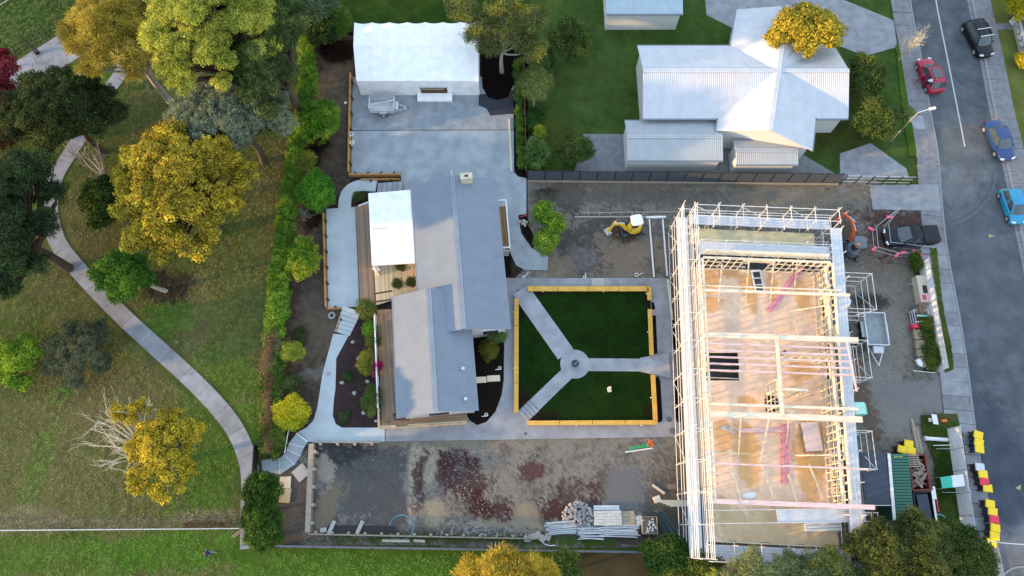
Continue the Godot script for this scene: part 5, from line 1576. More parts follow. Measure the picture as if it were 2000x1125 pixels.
	for s in [["long pale plank lying on the grass strip below the yard", Vector3(-10.71, 0.06, 0.64), Vector3(-8.43, 0.06, 0.68)], ["short pale plank lying on the grass strip below the yard", Vector3(-8.10, 0.06, 0.64), Vector3(-7.17, 0.06, 0.68)], ["weathered plank lying on the dirt near the left scaffold", Vector3(11.86, 0.06, -3.78), Vector3(12.85, 0.06, -3.08)], ["long yellowish plank along the right edge of the driveway", Vector3(-0.31, 0.14, -39.81), Vector3(-0.05, 0.14, -33.71)], ["thin plank standing against the left side scaffold foot", Vector3(14.55, 0.20, -22.30), Vector3(14.67, 0.20, -18.30)]]:
		g = G.new()
		g.bar(s[1], s[2], 0.2, 0.07)
		solo("plank", g, M.pale_ply, s[0], "plank")
	for s in [["upper square of pale plywood lying beside the tall hedge shrub", Vector3(-19.19, 0.05, -3.87), Vector3(0.95, 0.03, 1.2), 3.0, M.pale_ply], ["lower square of stained plywood lying beside the tall hedge shrub", Vector3(-19.07, 0.09, -2.91), Vector3(0.9, 0.03, 1.15), -3.0, mat("ply_stained", Color(0.55, 0.45, 0.28), 0.8, "blotch", 1.2)], ["grey concrete slab turned as a diamond below the fan of steps", Vector3(-17.93, 0.10, -4.78), Vector3(1.15, 0.12, 1.15), 43.0, M.stone_pale], ["left cream stepping board across the black garden bed", Vector3(-2.82, 0.15, -12.76), Vector3(1.1, 0.04, 0.55), 3.0, mat("cream", Color(0.72, 0.62, 0.45), 0.7, "soft", 1.0)], ["right cream stepping board across the black garden bed", Vector3(-1.64, 0.15, -12.89), Vector3(1.15, 0.04, 0.55), 3.0, M.get("cream")], ["rough grey concrete block by the foot of the left scaffold", Vector3(13.53, 0.10, -3.65), Vector3(0.6, 0.2, 0.45), 5.0, mat("pinkstone", Color(0.25, 0.2, 0.19), 0.9, "fine", 1.0)]]:
		g = G.new()
		g.box(s[1], s[2], yaw(s[3]))
		g.box(s[1] + Vector3.UP * (s[2].y * 0.5 + 0.004), Vector3(s[2].x * 0.96, 0.012, s[2].z * 0.96), yaw(s[3]))
		solo("board", g, s[4] if s[4] else M.cream, s[0], "board")
	t = thing("pipe_lengths", "green and white pipes with orange mesh lying on the dirt below the lawn", "pipes")
	rod("green_pipe", Vector3(10.04, 0.08, -6.75), Vector3(11.90, 0.08, -7.01), 0.06, M.green_pipe, t)
	rod("green_pipe", Vector3(10.22, 0.08, -6.88), Vector3(11.83, 0.08, -7.18), 0.06, M.green_pipe, t)
	rod("white_pipe", Vector3(9.72, 0.08, -6.49), Vector3(12.11, 0.08, -6.83), 0.06, M.pvc, t)
	for k in 6:
		rod("orange_strand", Vector3(11.64, 0.12, -7.13) + Vector3(rng.randf_range(-0.2, 0.5), rng.randf_range(0, 0.2), rng.randf_range(-0.5, 0.2)), Vector3(11.99, 0.12, -7.13) + Vector3(rng.randf_range(-0.4, 0.3), 0.05, rng.randf_range(-0.5, 0.4)), 0.035, M.orange_pipe, t)
	settle(t)
	cover("round dark manhole cover on the path beside the scaffold, upper one", Vector3(13.71, 0.10, -9.28), 0.25, M.digger_grey)
	cover("round dark manhole cover at the path corner beside the scaffold, lower one", Vector3(13.90, 0.10, -8.31), 0.25, M.digger_grey)
	cover("reddish manhole ring in the dirt below the black garden bed", Vector3(-0.79, 0.03, -6.93), 0.35, mat("clay", Color(0.22, 0.14, 0.12), 0.9, "fine", 0.8))
	cover("small square looking drain cover on the bottom path", Vector3(1.15, 0.10, -8.05), 0.12, M.dark_metal)
	cover("white round cover in the garden soil by the driveway wall", Vector3(-17.19, 0.05, -41.78), 0.2, M.white_paint)
	# stone ring in the garden beside the steps
	t = thing("stone_ring", "ring of pale stones in the garden beside the terrace steps", "stones")
	for k in 10:
		g = G.new()
		g.blob(Vector3(-16.57, 0.08, -18.78) + Vector3(cos(k * 0.63) * 0.27, 0, sin(k * 0.63) * 0.27), Vector3(0.1, 0.09, 0.1), rng, 0.2)
		obj("stone", g, M.stone_pale, t)
	settle(t)
	var rocks := ["nearest the terrace steps", "right of the bed centre near the pink flowers", "low in the middle of the bed", "at the left edge of the bed by the path", "in the lower left corner of the bed", "low in the bed between two shrubs", "touching the lower olive shrub", "in the lower right corner by the deck", "outside the bed across the curved path", "just below the upper end of the bed"]
	var rk := v3([-14.43, 0.13, -16.24, -12.82, 0.13, -12.62, -13.92, 0.13, -11.57, -15.09, 0.13, -12.53, -14.74, 0.13, -9.45, -12.99, 0.13, -9.86, -12.00, 0.13, -10.57, -11.82, 0.13, -9.14, -16.34, 0.13, -13.31, -13.80, 0.13, -14.72])
	for k in rk.size():
		var rp := rk[k]
		g = G.new()
		g.blob(rp, Vector3(0.2, 0.16, 0.17), rng, 0.25)
		solo("garden_rock", g, M.stone_pale, "grey rock " + rocks[k], "rock", "rocks in the brown bed")
	# white edging in the dirt left of the scaffold
	t = thing("white_edging", "U shaped white timber edging on the dirt left of the scaffold", "edging")
	beam("rail", Vector3(12.97, 0.15, -28.66), Vector3(14.86, 0.15, -28.72), 0.2, 0.22, M.white_paint, t)
	beam("rail", Vector3(13.26, 0.12, -28.46), Vector3(13.29, 0.12, -22.54), 0.12, 0.2, M.white_paint, t)
	beam("rail", Vector3(14.55, 0.12, -28.46), Vector3(14.55, 0.12, -22.64), 0.12, 0.2, M.white_paint, t)
	settle(t)
	t = thing("edge_strip", "thin pale concrete edge with short pegs along the dirt drive", "edging")
	beam("strip", Vector3(6.05, 0.06, -28.76), Vector3(13.00, 0.06, -28.76), 0.1, 0.14, M.stone_pale, t)
	beam("strip", Vector3(6.86, 0.06, -29.20), Vector3(29.86, 0.06, -29.42), 0.1, 0.14, M.old_wood, t)
	for k in 7:
		var p := Vector3(6.36, 0.0, -28.95).lerp(Vector3(12.67, 0.0, -28.95), k / 6.0)
		slab("peg", p + Vector3.UP * 0.2, Vector3(0.1, 0.4, 0.1), M.stone_pale, t)
	settle(t)
	t = thing("rubble_tools", "pale rubble heap with a red handled tool beside the curved drive", "rubble")
	for k in 14:
		g = G.new()
		g.blob(Vector3(1.09, 0.15, -28.06) + Vector3(rng.randf_range(-0.4, 0.4), rng.randf_range(0, 0.15), rng.randf_range(-0.3, 0.3)), Vector3(0.15, 0.1, 0.13), rng, 0.3)
		obj("lump", g, M.stone_pale, t)
	rod("handle", Vector3(0.79, 0.20, -28.69), Vector3(1.43, 0.30, -28.86), 0.04, M.red_plastic, t)
	rod("pole", Vector3(1.48, 0.10, -28.09), Vector3(2.24, 0.60, -26.46), 0.025, M.old_wood, t)
	settle(t)
	for s in [["upper coiled white lead hung on the orange driveway wall", Vector3(-16.09, 0.70, -37.64)], ["lower coiled white lead hung on the orange driveway wall", Vector3(-15.96, 0.70, -36.63)]]:
		loop("lead_coil", s[0], s[1], 0.2, 2.5, 0.04, M.pvc, "lead", Vector3(0.1, 0, 0.35))
	g = G.new()
	g.box(Vector3(23.19, 3.20, -14.41), Vector3(0.5, 0.3, 0.35), yaw(30))
	g.box(Vector3(23.11, 3.40, -14.36), Vector3(0.3, 0.12, 0.2), yaw(30))
	solo("tool_bag", g, mat("plum", Color(0.06, 0.03, 0.06), 0.8), "dark tool bag on the upper floor between the pink joists", "bag")
	street_side(rng)

func mesh_fence(label: String, p: Vector3, q: Vector3, n: int, h: float) -> void:
	var t := thing("hoarding_fence", label, "fence", "white wrapped fences along the street")
	for k in n:
		var a := p.lerp(q, float(k) / n)
		var b := p.lerp(q, (k + 1.0) / n)
		var d := (b - a).normalized()
		beam("sheet", a + d * 0.04 + Vector3.UP * (h * 0.5 + 0.08), b - d * 0.04 + Vector3.UP * (h * 0.5 + 0.08), 0.03, h - 0.12, M.wrap_white, t)
		rod("post", a, a + Vector3.UP * (h + 0.1), 0.03, M.galvanised, t)
		rod("top_rail", a + Vector3.UP * (h + 0.05), b + Vector3.UP * (h + 0.05), 0.025, M.galvanised, t)
		var s := d.cross(Vector3.UP) * 1.3
		if k % 2 == 1:
			rod("stay", a + Vector3.UP * 1.3, a + s, 0.025, M.galvanised, t)
		slab("foot", a + Vector3.UP * 0.06, Vector3(0.6, 0.12, 0.25), M.stone_pale, t, Basis(Vector3.UP, atan2(d.x, d.z)))
	settle(t)

func street_side(rng: RandomNumberGenerator) -> void:
	mesh_fence("white wrapped fence beside the footpath below the black pickup", Vector3(38.33, 0.0, -23.82), Vector3(37.95, 0.0, -13.44), 5, 1.75)
	mesh_fence("grey white wrapped fence beside the row of wheelie bins", Vector3(37.75, 0.0, -8.46), Vector3(37.10, 0.0, 0.49), 5, 1.9)
	# shrubs strip grass behind the upper fence
	patch("grass_strip", v2([37.91, -24.70, 38.68, -24.44, 37.91, -13.57, 36.83, -13.43, 37.45, -17.62]), 0.035, 0.1, Color(0.06, 0.11, 0.02), Color(0.085, 0.13, 0.03), [], M.grass)
	# temporary mesh fence with pink feet round the pickup
	var t := thing("temporary_fence", "low wire barrier with pink feet round the black pickup", "barrier")
	var fr := v3([37.26, 0.0, -29.39, 35.73, 0.0, -27.59, 35.57, 0.0, -25.66, 39.57, 0.0, -25.13])
	for i in 3:
		var p := fr[i]
		var q := fr[i + 1]
		for h in [0.15, 1.1]:
			rod("rail", p + Vector3.UP * h, q + Vector3.UP * h, 0.02, M.galvanised, t)
		rod("post", q, q + Vector3.UP * 1.1, 0.02, M.galvanised, t)
	fr = v3([37.14, 0.0, -29.28, 34.61, 0.0, -27.37, 34.42, 0.0, -25.24, 36.45, 0.0, -24.61, 38.71, 0.0, -24.71])
	for i in 4:
		var p := fr[i]
		var q := fr[i + 1]
		for h in [0.15, 0.9]:
			rod("rail", p + Vector3.UP * h, q + Vector3.UP * h, 0.02, M.galvanised, t)
		rod("post", q, q + Vector3.UP * 0.95, 0.02, M.galvanised, t)
	for p in [Vector3(36.48, 0.10, -28.69), Vector3(34.47, 0.10, -27.44), Vector3(34.39, 0.10, -25.35), Vector3(36.42, 0.10, -24.72), Vector3(37.10, 0.10, -24.99), Vector3(38.24, 0.10, -25.09), Vector3(38.66, 0.10, -24.77)]:
		slab("foot", p + Vector3.UP * 0.05, Vector3(0.55, 0.25, 0.26), M.pink_plastic, t, yaw(rng.randf_range(-40, 60)))
	settle(t)
	# boxes and stores by the upper fence
	t = thing("store_box", "cream box with black and pink stickers in front of the wrapped fence", "box")
	var o := Vector3(37.85, 0.90, -21.09)
	o.y = 0.03
	slab("body", o + Vector3.UP * 0.45, Vector3(0.95, 0.85, 2.6), mat("cream_box", Color(0.56, 0.50, 0.38), 0.7, "soft", 1.3), t, yaw(-2))
	slab("sticker", o + yaw(-2) * Vector3(0.1, 0.886, 0.05), Vector3(0.4, 0.02, 0.75), M.black, t, yaw(-2))
	slab("sticker", o + yaw(-2) * Vector3(0.0, 0.886, 0.85), Vector3(0.85, 0.02, 0.75), mat("sticker_pink", Color(0.72, 0.35, 0.38), 0.6), t, yaw(-2))
	slab("sticker", o + yaw(-2) * Vector3(-0.1, 0.9, 0.85), Vector3(0.35, 0.02, 0.5), mat("sticker_red", Color(0.30, 0.10, 0.12), 0.6), t, yaw(-2))
	settle(t)
	t = thing("offcut_crate", "grey metal crate with upright timber offcuts and a green strap", "crate")
	o = Vector3(37.18, 0.0, -18.51)
	slab("floor", o + Vector3.UP * 0.08, Vector3(1.3, 0.06, 1.1), M.dark_metal, t)
	for s in [-1, 1]:
		for h in [0.15, 0.5, 0.85]:
			beam("rail", o + Vector3(-0.65, h, s * 0.55), o + Vector3(0.65, h, s * 0.55), 0.05, 0.05, M.galvanised, t)
			beam("rail", o + Vector3(s * 0.65, h, -0.55), o + Vector3(s * 0.65, h, 0.55), 0.05, 0.05, M.galvanised, t)
		for e in [-1, 1]:
			beam("post", o + Vector3(s * 0.65, 0.0, e * 0.55), o + Vector3(s * 0.65, 0.9, e * 0.55), 0.07, 0.07, M.galvanised, t)
	for k in 12:
		beam("offcut", o + Vector3(rng.randf_range(-0.35, 0.35), 0.12, rng.randf_range(-0.1, 0.3)), o + Vector3(rng.randf_range(-0.35, 0.35), 1.3, rng.randf_range(-1.2, -0.5)), 0.08, 0.04, mat("offcut_brown", Color(0.30, 0.2, 0.13), 0.9) if k == 0 else M.offcut_brown, t)
	beam("strap", o + Vector3(-0.5, 0.93, 0), o + Vector3(0.5, 0.93, 0.05), 0.14, 0.03, M.mint, t)
	settle(t)
	t = thing("timber_stack", "strapped stack of long brown timber by the wrapped fence", "timber")
	for k in 5:
		for r in 3:
			beam("length", Vector3(36.89, 0.10, -17.36) + Vector3(-0.4 + 0.2 * k, 0.1 + 0.12 * r, 0.1 * (k % 2)), Vector3(36.72, 0.10, -13.97) + Vector3(-0.4 + 0.2 * k, 0.1 + 0.12 * r, 0.06 * (k % 3)), 0.19, 0.11, mat("stack_wood", Color(0.40, 0.32, 0.2), 0.85, "wood", 1.2) if k + r == 0 else M.stack_wood, t)
	for f in [0.25, 0.5, 0.72]:
		var p := Vector3(36.64, 0.50, -17.24).lerp(Vector3(36.47, 0.50, -13.88), f)
		beam("strap", p + Vector3(-0.55, 0.02, 0.1), p + Vector3(0.55, 0.02, 0), 0.07, 0.02, M.black, t)
	settle(t)
	t = thing("rolled_bag", "crumpled white bag on the lower end of the timber stack", "bag")
	var g := G.new()
	g.blob(Vector3(36.15, 0.70, -14.20), Vector3(0.32, 0.25, 0.42), rng, 0.25)
	obj("bag", g, M.white_paint, t)
	settle(t)
	t = thing("stake_frame", "low white stakes laid out below the timber stack", "stakes")
	rod("stake", Vector3(35.79, 0.15, -13.59), Vector3(37.72, 0.15, -13.40), 0.04, M.white_paint, t)
	rod("stake", Vector3(36.68, 0.15, -14.15), Vector3(38.00, 0.15, -13.87), 0.04, M.galvanised, t)
	slab("panel", Vector3(37.42, 0.12, -13.88), Vector3(0.7, 0.04, 0.25), M.white_paint, t)
	settle(t)
	g = G.new()
	g.box(Vector3(36.57, 0.35, -17.62), Vector3(0.6, 0.5, 0.4), yaw(5))
	g.box(Vector3(36.51, 0.62, -17.59), Vector3(0.3, 0.12, 0.3), yaw(5))
	solo("generator", g, M.red_plastic, "small red machine between the crate and the timber stack", "generator")
	# site office, container, skips
	t = thing("site_office", "flat navy roofed site hut against the street side scaffold", "hut")
	var r := v3([28.59, 2.60, -6.17, 30.73, 2.60, -6.17, 30.51, 2.60, -2.08, 28.34, 2.60, -2.08])
	g = G.new()
	g.hexa([r[3] + Vector3.DOWN * 0.12, r[2] + Vector3.DOWN * 0.12, r[1] + Vector3.DOWN * 0.12, r[0] + Vector3.DOWN * 0.12], [r[3], r[2], r[1], r[0]])
	obj("roof", g, M.navy_roof, t)
	g = G.new()
	var ins := []
	var cen := (r[0] + r[1] + r[2] + r[3]) / 4.0
	for p in [r[3], r[2], r[1], r[0]]:
		var w: Vector3 = cen + (p - cen) * 0.93
		ins.append(Vector3(w.x, 0.1, w.z))
	var tops := []
	for p in ins:
		tops.append(Vector3(p.x, 2.47, p.z))
	g.hexa(ins, tops)
	obj("wall", g, M.weatherboard, t)
	beam("fascia", r[3] + Vector3(0, -0.1, 0.04), r[2] + Vector3(0, -0.1, 0.04), 0.05, 0.22, M.white_paint, t)
	settle(t)
	t = thing("shipping_container", "dark green ribbed steel container with a white edge strip", "container")
	var e0 := Vector3(31.06, 2.60, -6.09)
	var e1 := Vector3(32.57, 2.60, -6.09)
	var e2 := Vector3(32.05, 2.60, -0.91)
	var e3 := Vector3(30.54, 2.60, -0.91)
	g = G.new()
	g.hexa([Vector3(e3.x, 0.15, e3.z), Vector3(e2.x, 0.15, e2.z), Vector3(e1.x, 0.15, e1.z), Vector3(e0.x, 0.15, e0.z)], [e3, e2, e1, e0])
	obj("body", g, M.green_steel, t)
	for k in 22:
		var f := (k + 0.5) / 22.0
		beam("rib", e0.lerp(e3, f) + Vector3(0.06, 0.025, 0), e1.lerp(e2, f) + Vector3(-0.06, 0.025, 0), 0.15, 0.1, mat("green_rib", Color(0.02, 0.13, 0.085), 0.5) if k == 0 else M.green_rib, t)
	beam("edge_strip", e0 + Vector3(-0.12, 0.06, 0), e3 + Vector3(-0.12, 0.06, 0), 0.24, 0.06, M.white_paint, t)
	for k in 4:
		slab("lettering", e0 + Vector3(0.35 + 0.19 * k, 0.012, 0.22), Vector3(0.13, 0.02, 0.12), M.yellow_plastic, t)
	settle(t)
	t = thing("skip", "red steel skip filled with broken timber and a pallet", "skip")
	skip_box(t, Vector3(33.36, 1.30, -6.06), Vector3(34.67, 1.30, -6.15), Vector3(34.56, 1.30, -3.34), Vector3(33.11, 1.30, -3.26), 1.3, M.skip_red)
	for k in 46:
		var p := Vector3(33.52, 1.20, -5.95).lerp(Vector3(34.56, 1.20, -5.99), rng.randf_range(0.15, 0.85)).lerp(Vector3(33.37, 1.20, -3.46).lerp(Vector3(34.45, 1.20, -3.55), rng.randf()), rng.randf_range(0.05, 0.95))
		var a := rng.randf_range(-80, 80)
		slab("broken_timber", p + Vector3.UP * rng.randf_range(-0.25, 0.15), Vector3(rng.randf_range(0.5, 1.1), 0.05, rng.randf_range(0.06, 0.16)), [mat("scrap_a", Color(0.42, 0.33, 0.27), 0.9, "wood", 1.0), mat("scrap_b", Color(0.30, 0.23, 0.19), 0.9, "wood", 1.0)][k] if k < 2 else [M.scrap_a, M.scrap_b][k % 2], t, yaw(a) * Basis(Vector3.FORWARD, rng.randf_range(-0.25, 0.25)))
	settle(t)
	t = thing("pallet", "pale pallet lying on the timber at the top end of the red skip", "pallet")
	o = Vector3(33.57, 1.40, -5.63)
	for k in 6:
		slab("slat", o + Vector3(0, 0.05, -0.45 + 0.18 * k), Vector3(0.95, 0.03, 0.1), M.scrap_a, t)
	for k in 3:
		slab("bearer", o + Vector3(-0.4 + 0.4 * k, 0, 0), Vector3(0.08, 0.08, 1.0), M.scrap_b, t)
	settle(t)
	t = thing("skip", "black covered skip with a white and red edge below the timber skip", "skip")
	skip_box(t, Vector3(33.17, 1.20, -3.10), Vector3(34.63, 1.20, -3.18), Vector3(34.55, 1.20, -0.78), Vector3(32.96, 1.20, -0.78), 1.2, M.black)
	g = G.new()
	var cv := v3([33.41, 1.10, -2.94, 34.36, 1.10, -3.02, 34.39, 1.10, -0.94, 33.50, 1.10, -0.86])
	g.hexa([cv[3] + Vector3.DOWN * 0.1, cv[2] + Vector3.DOWN * 0.1, cv[1] + Vector3.DOWN * 0.1, cv[0] + Vector3.DOWN * 0.1], [cv[3], cv[2], cv[1], cv[0]])
	obj("cover", g, M.navy_roof, t)
	beam("white_edge", Vector3(34.70, 1.25, -3.26), Vector3(34.57, 1.25, -0.82), 0.16, 0.08, M.white_paint, t)
	beam("red_edge", Vector3(35.03, 1.10, -3.59), Vector3(34.98, 1.10, -1.57), 0.08, 0.1, M.red_plastic, t)
	beam("white_board", Vector3(34.93, 1.20, -3.59), Vector3(34.88, 1.20, -2.57), 0.2, 0.06, M.white_paint, t)
	settle(t)
	plank_long("long weathered plank leaning above the red skip, left of the pair", Vector3(34.84, 0.10, -9.33), Vector3(34.82, 0.10, -6.36))
	plank_long("long weathered plank above the red skip, right of the pair", Vector3(35.10, 0.10, -8.62), Vector3(35.13, 0.10, -6.36))
	# sign boards
	t = thing("banner", "green and white banner stretched over the wrapped fence", "banner")
	var b := v3([35.54, 1.35, -4.31, 36.41, 1.50, -4.43, 37.25, 1.75, -4.53, 37.21, 1.75, -3.59, 36.33, 1.50, -3.49, 35.52, 1.35, -3.42])
	g = G.new()
	g.hexa([b[5], b[4], b[1], b[0]], [b[5] + Vector3.UP * 0.02, b[4] + Vector3.UP * 0.02, b[1] + Vector3.UP * 0.02, b[0] + Vector3.UP * 0.02])
	obj("green_half", g, M.teal, t)
	g = G.new()
	g.hexa([b[4], b[3], b[2], b[1]], [b[4] + Vector3.UP * 0.02, b[3] + Vector3.UP * 0.02, b[2] + Vector3.UP * 0.02, b[1] + Vector3.UP * 0.02])
	obj("white_half", g, M.white_paint, t)
	for p in [b[0], b[5]]:
		rod("stake", Vector3(p.x, 0.1, p.z), p, 0.025, M.old_wood, t)
	settle(t)
	t = thing("sign_board", "white sign board on a stake at the top of the bin verge", "sign")
	slab("board", Vector3(36.39, 0.90, -9.16), Vector3(0.72, 0.04, 0.85), M.white_paint, t, Basis(Vector3.FORWARD, 0.5))
	slab("tab", Vector3(36.08, 0.75, -9.14), Vector3(0.3, 0.03, 0.3), M.white_paint, t)
	rod("stake", Vector3(36.42, 0.85, -9.17) + Vector3.DOWN * 0.72, Vector3(36.42, 0.85, -9.17), 0.03, M.old_wood, t)
	settle(t)
	g = G.new()
	g.tube(Vector3(35.63, 0.30, -7.63), Vector3(37.45, 0.30, -7.50), 0.17, 0.17, 14)
	g.tube(Vector3(35.54, 0.30, -7.63), Vector3(35.67, 0.30, -7.63), 0.2, 0.2, 14)
	solo("drain_pipe", g, M.pvc, "thick white pipe lying on the verge below the sign board", "pipe")
	g = G.new()
	g.tube(Vector3(36.15, 0.25, -7.03), Vector3(37.94, 0.90, -7.00), 0.035, 0.03, 6)
	solo("stay_pole", g, M.pvc, "thin white pole lying across the verge to the wrapped fence", "pole")
	g = G.new()
	g.box(Vector3(37.52, 0.25, -9.13), Vector3(0.45, 0.25, 0.22), yaw(5))
	g.box(Vector3(37.43, 0.40, -9.10), Vector3(0.3, 0.08, 0.14), yaw(5))
	solo("fence_block", g, M.orange_pipe, "orange plastic fence foot at the top of the wrapped fence", "fence foot")
	loop("hose", "blue green hose coiled beside the black skip", Vector3(35.48, 0.16, -0.71), 0.75, 2.2, 0.04, M.blue_hose, "hose", Vector3(1.6, 0.1, 0.7))
	# mint water tank hung on the scaffold
	t = thing("plastic_hopper", "mint green plastic hopper on the street side scaffold", "hopper")
	slab("tub", Vector3(28.68, 3.60, -9.54), Vector3(0.75, 0.8, 0.9), M.mint, t)
	slab("lid", Vector3(28.48, 4.05, -9.59), Vector3(0.85, 0.1, 0.95), mat("mint_lid", Color(0.35, 0.66, 0.58), 0.5), t)
	settle(t)
	t = thing("white_sack", "white builders sack on the scaffold walkway by the small towers", "sack")
	g = G.new()
	g.blob(Vector3(29.40, 3.00, -19.09), Vector3(0.4, 0.45, 0.6), rng, 0.2)
	obj("sack", g, M.white_paint, t)
	settle(t)
	# wheelie bins
	var bins := [[Vector3(39.73, 1.05, -7.83), "g", "y", "yellow lidded bin at the top of the kerb row"], [Vector3(39.63, 1.05, -7.19), "b", "y", "navy yellow lidded bin, second from the top of the kerb row"], [Vector3(39.55, 1.05, -6.64), "b", "y", "navy yellow lidded bin, third from the top of the kerb row"], [Vector3(39.25, 1.05, -5.17), "g", "w", "bin with a whitish lid between the yellow lidded bins"], [Vector3(39.37, 1.05, -4.58), "g", "y", "yellow lidded bin just above the first red lidded bin"], [Vector3(39.35, 1.05, -3.97), "g", "r", "red lidded bin level with the green and white banner"], [Vector3(39.50, 1.05, -3.47), "g", "y", "yellow lidded bin just below the first red lidded bin"], [Vector3(39.41, 1.05, -2.22), "g", "y", "yellow lidded bin, upper of the pair above the lower red lidded bin"], [Vector3(39.48, 1.05, -1.61), "b", "y", "navy yellow lidded bin just above the lower red lidded bin"], [Vector3(39.46, 1.05, -1.02), "g", "r", "red lidded bin in the lower half of the kerb row"], [Vector3(39.39, 1.05, -0.35), "g", "y", "yellow lidded bin just below the lower red lidded bin"], [Vector3(39.19, 1.05, 0.28), "g", "y", "yellow lidded bin, second from the bottom of the kerb row"], [Vector3(38.83, 1.05, 0.79), "g", "y", "yellow lidded bin at the bottom of the kerb row"], [Vector3(33.65, 1.05, -7.06), "g", "y", "yellow lidded bin nearest the planks above the green container"], [Vector3(33.00, 1.05, -6.60), "g", "y", "leftmost yellow lidded bin above the green container"], [Vector3(33.75, 1.05, -6.47), "g", "y", "yellow lidded bin touching the top of the red skip"]]
	for k in bins.size():
		var q: Array = bins[k]
		box_bin(null, "wheelie_bin", M.blue_bin if q[1] == "b" else M.green_bin, {"y": M.yellow_plastic, "r": M.red_plastic, "w": M.galvanised}[q[2]], q[3], q[0], 78.0 + rng.randf_range(-8, 8))
	# street lamp
	t = thing("street_lamp", "street lamp with a curved arm over the road by the red car", "street lamp")
	var top := Vector3(38.27, 5.00, -37.25)
	rod("pole", Vector3(top.x, 0, top.z), top, 0.07, M.old_wood, t)
	rod("arm", top, Vector3(39.06, 5.50, -37.31), 0.045, M.galvanised, t)
	slab("lamp_head", Vector3(39.36, 5.50, -37.36), Vector3(0.6, 0.14, 0.26), M.white_paint, t, yaw(12))
	settle(t)
	# wall and gate pillar at the far right
	t = thing("garden_wall", "pale garden wall with a white pillar at the right edge of the picture", "wall")
	beam("wall", Vector3(54.24, 0.50, -51.78), Vector3(53.96, 0.50, -45.95), 0.3, 1.0, M.stone_pale, t)
	for k in 4:
		slab("block", Vector3(53.68, 1.00, -50.94).lerp(Vector3(53.57, 1.00, -47.50), k / 4.0), Vector3(0.36, 0.12, 0.5), M.stone_grey, t, yaw(15))
	slab("pillar", Vector3(54.21, 0.60, -51.96), Vector3(0.6, 1.2, 0.6), M.white_paint, t, yaw(20))
	settle(t)
	# slender overhead cable crossing the corner
	t = thing("service_cable", "thin pale cable from the corner pole across the road", "cable")
	var cpts := v3([35.69, 4.00, 0.45, 36.69, 4.20, 0.67, 37.57, 4.60, 0.78, 39.71, 5.60, 0.94])
	for k in 3:
		rod("cable", cpts[k], cpts[k + 1], 0.035, M.pvc, t)
	rod("pole", Vector3(cpts[0].x, 0.1, cpts[0].z), cpts[0], 0.05, M.old_wood, t)
	settle(t)

func plank_long(label: String, p: Vector3, q: Vector3) -> void:
	var g := G.new()
	g.bar(p, q, 0.26, 0.06)
	g.bar(p + Vector3(0.03, 0.06, 0.2), q + Vector3(0.03, 0.06, -0.1), 0.2, 0.05)
	solo("plank", g, M.old_wood, label, "plank")

func skip_box(t: Node3D, a: Vector3, b: Vector3, c: Vector3, d: Vector3, h: float, m: Material) -> void:
	var q := [a, b, c, d]
	for k in 4:
		var p: Vector3 = q[k]
		var r: Vector3 = q[(k + 1) % 4]
		beam("side", Vector3(p.x, h / 2.0, p.z), Vector3(r.x, h / 2.0, r.z), 0.06, h - 0.04, m, t)
		beam("rim", p, r, 0.12, 0.08, m, t)
	var g := G.new()
	g.prism(PackedVector2Array([Vector2(a.x, a.z), Vector2(b.x, b.z), Vector2(c.x, c.z), Vector2(d.x, d.z)]), 0.1, 0.4)
	obj("floor", g, M.black, t)

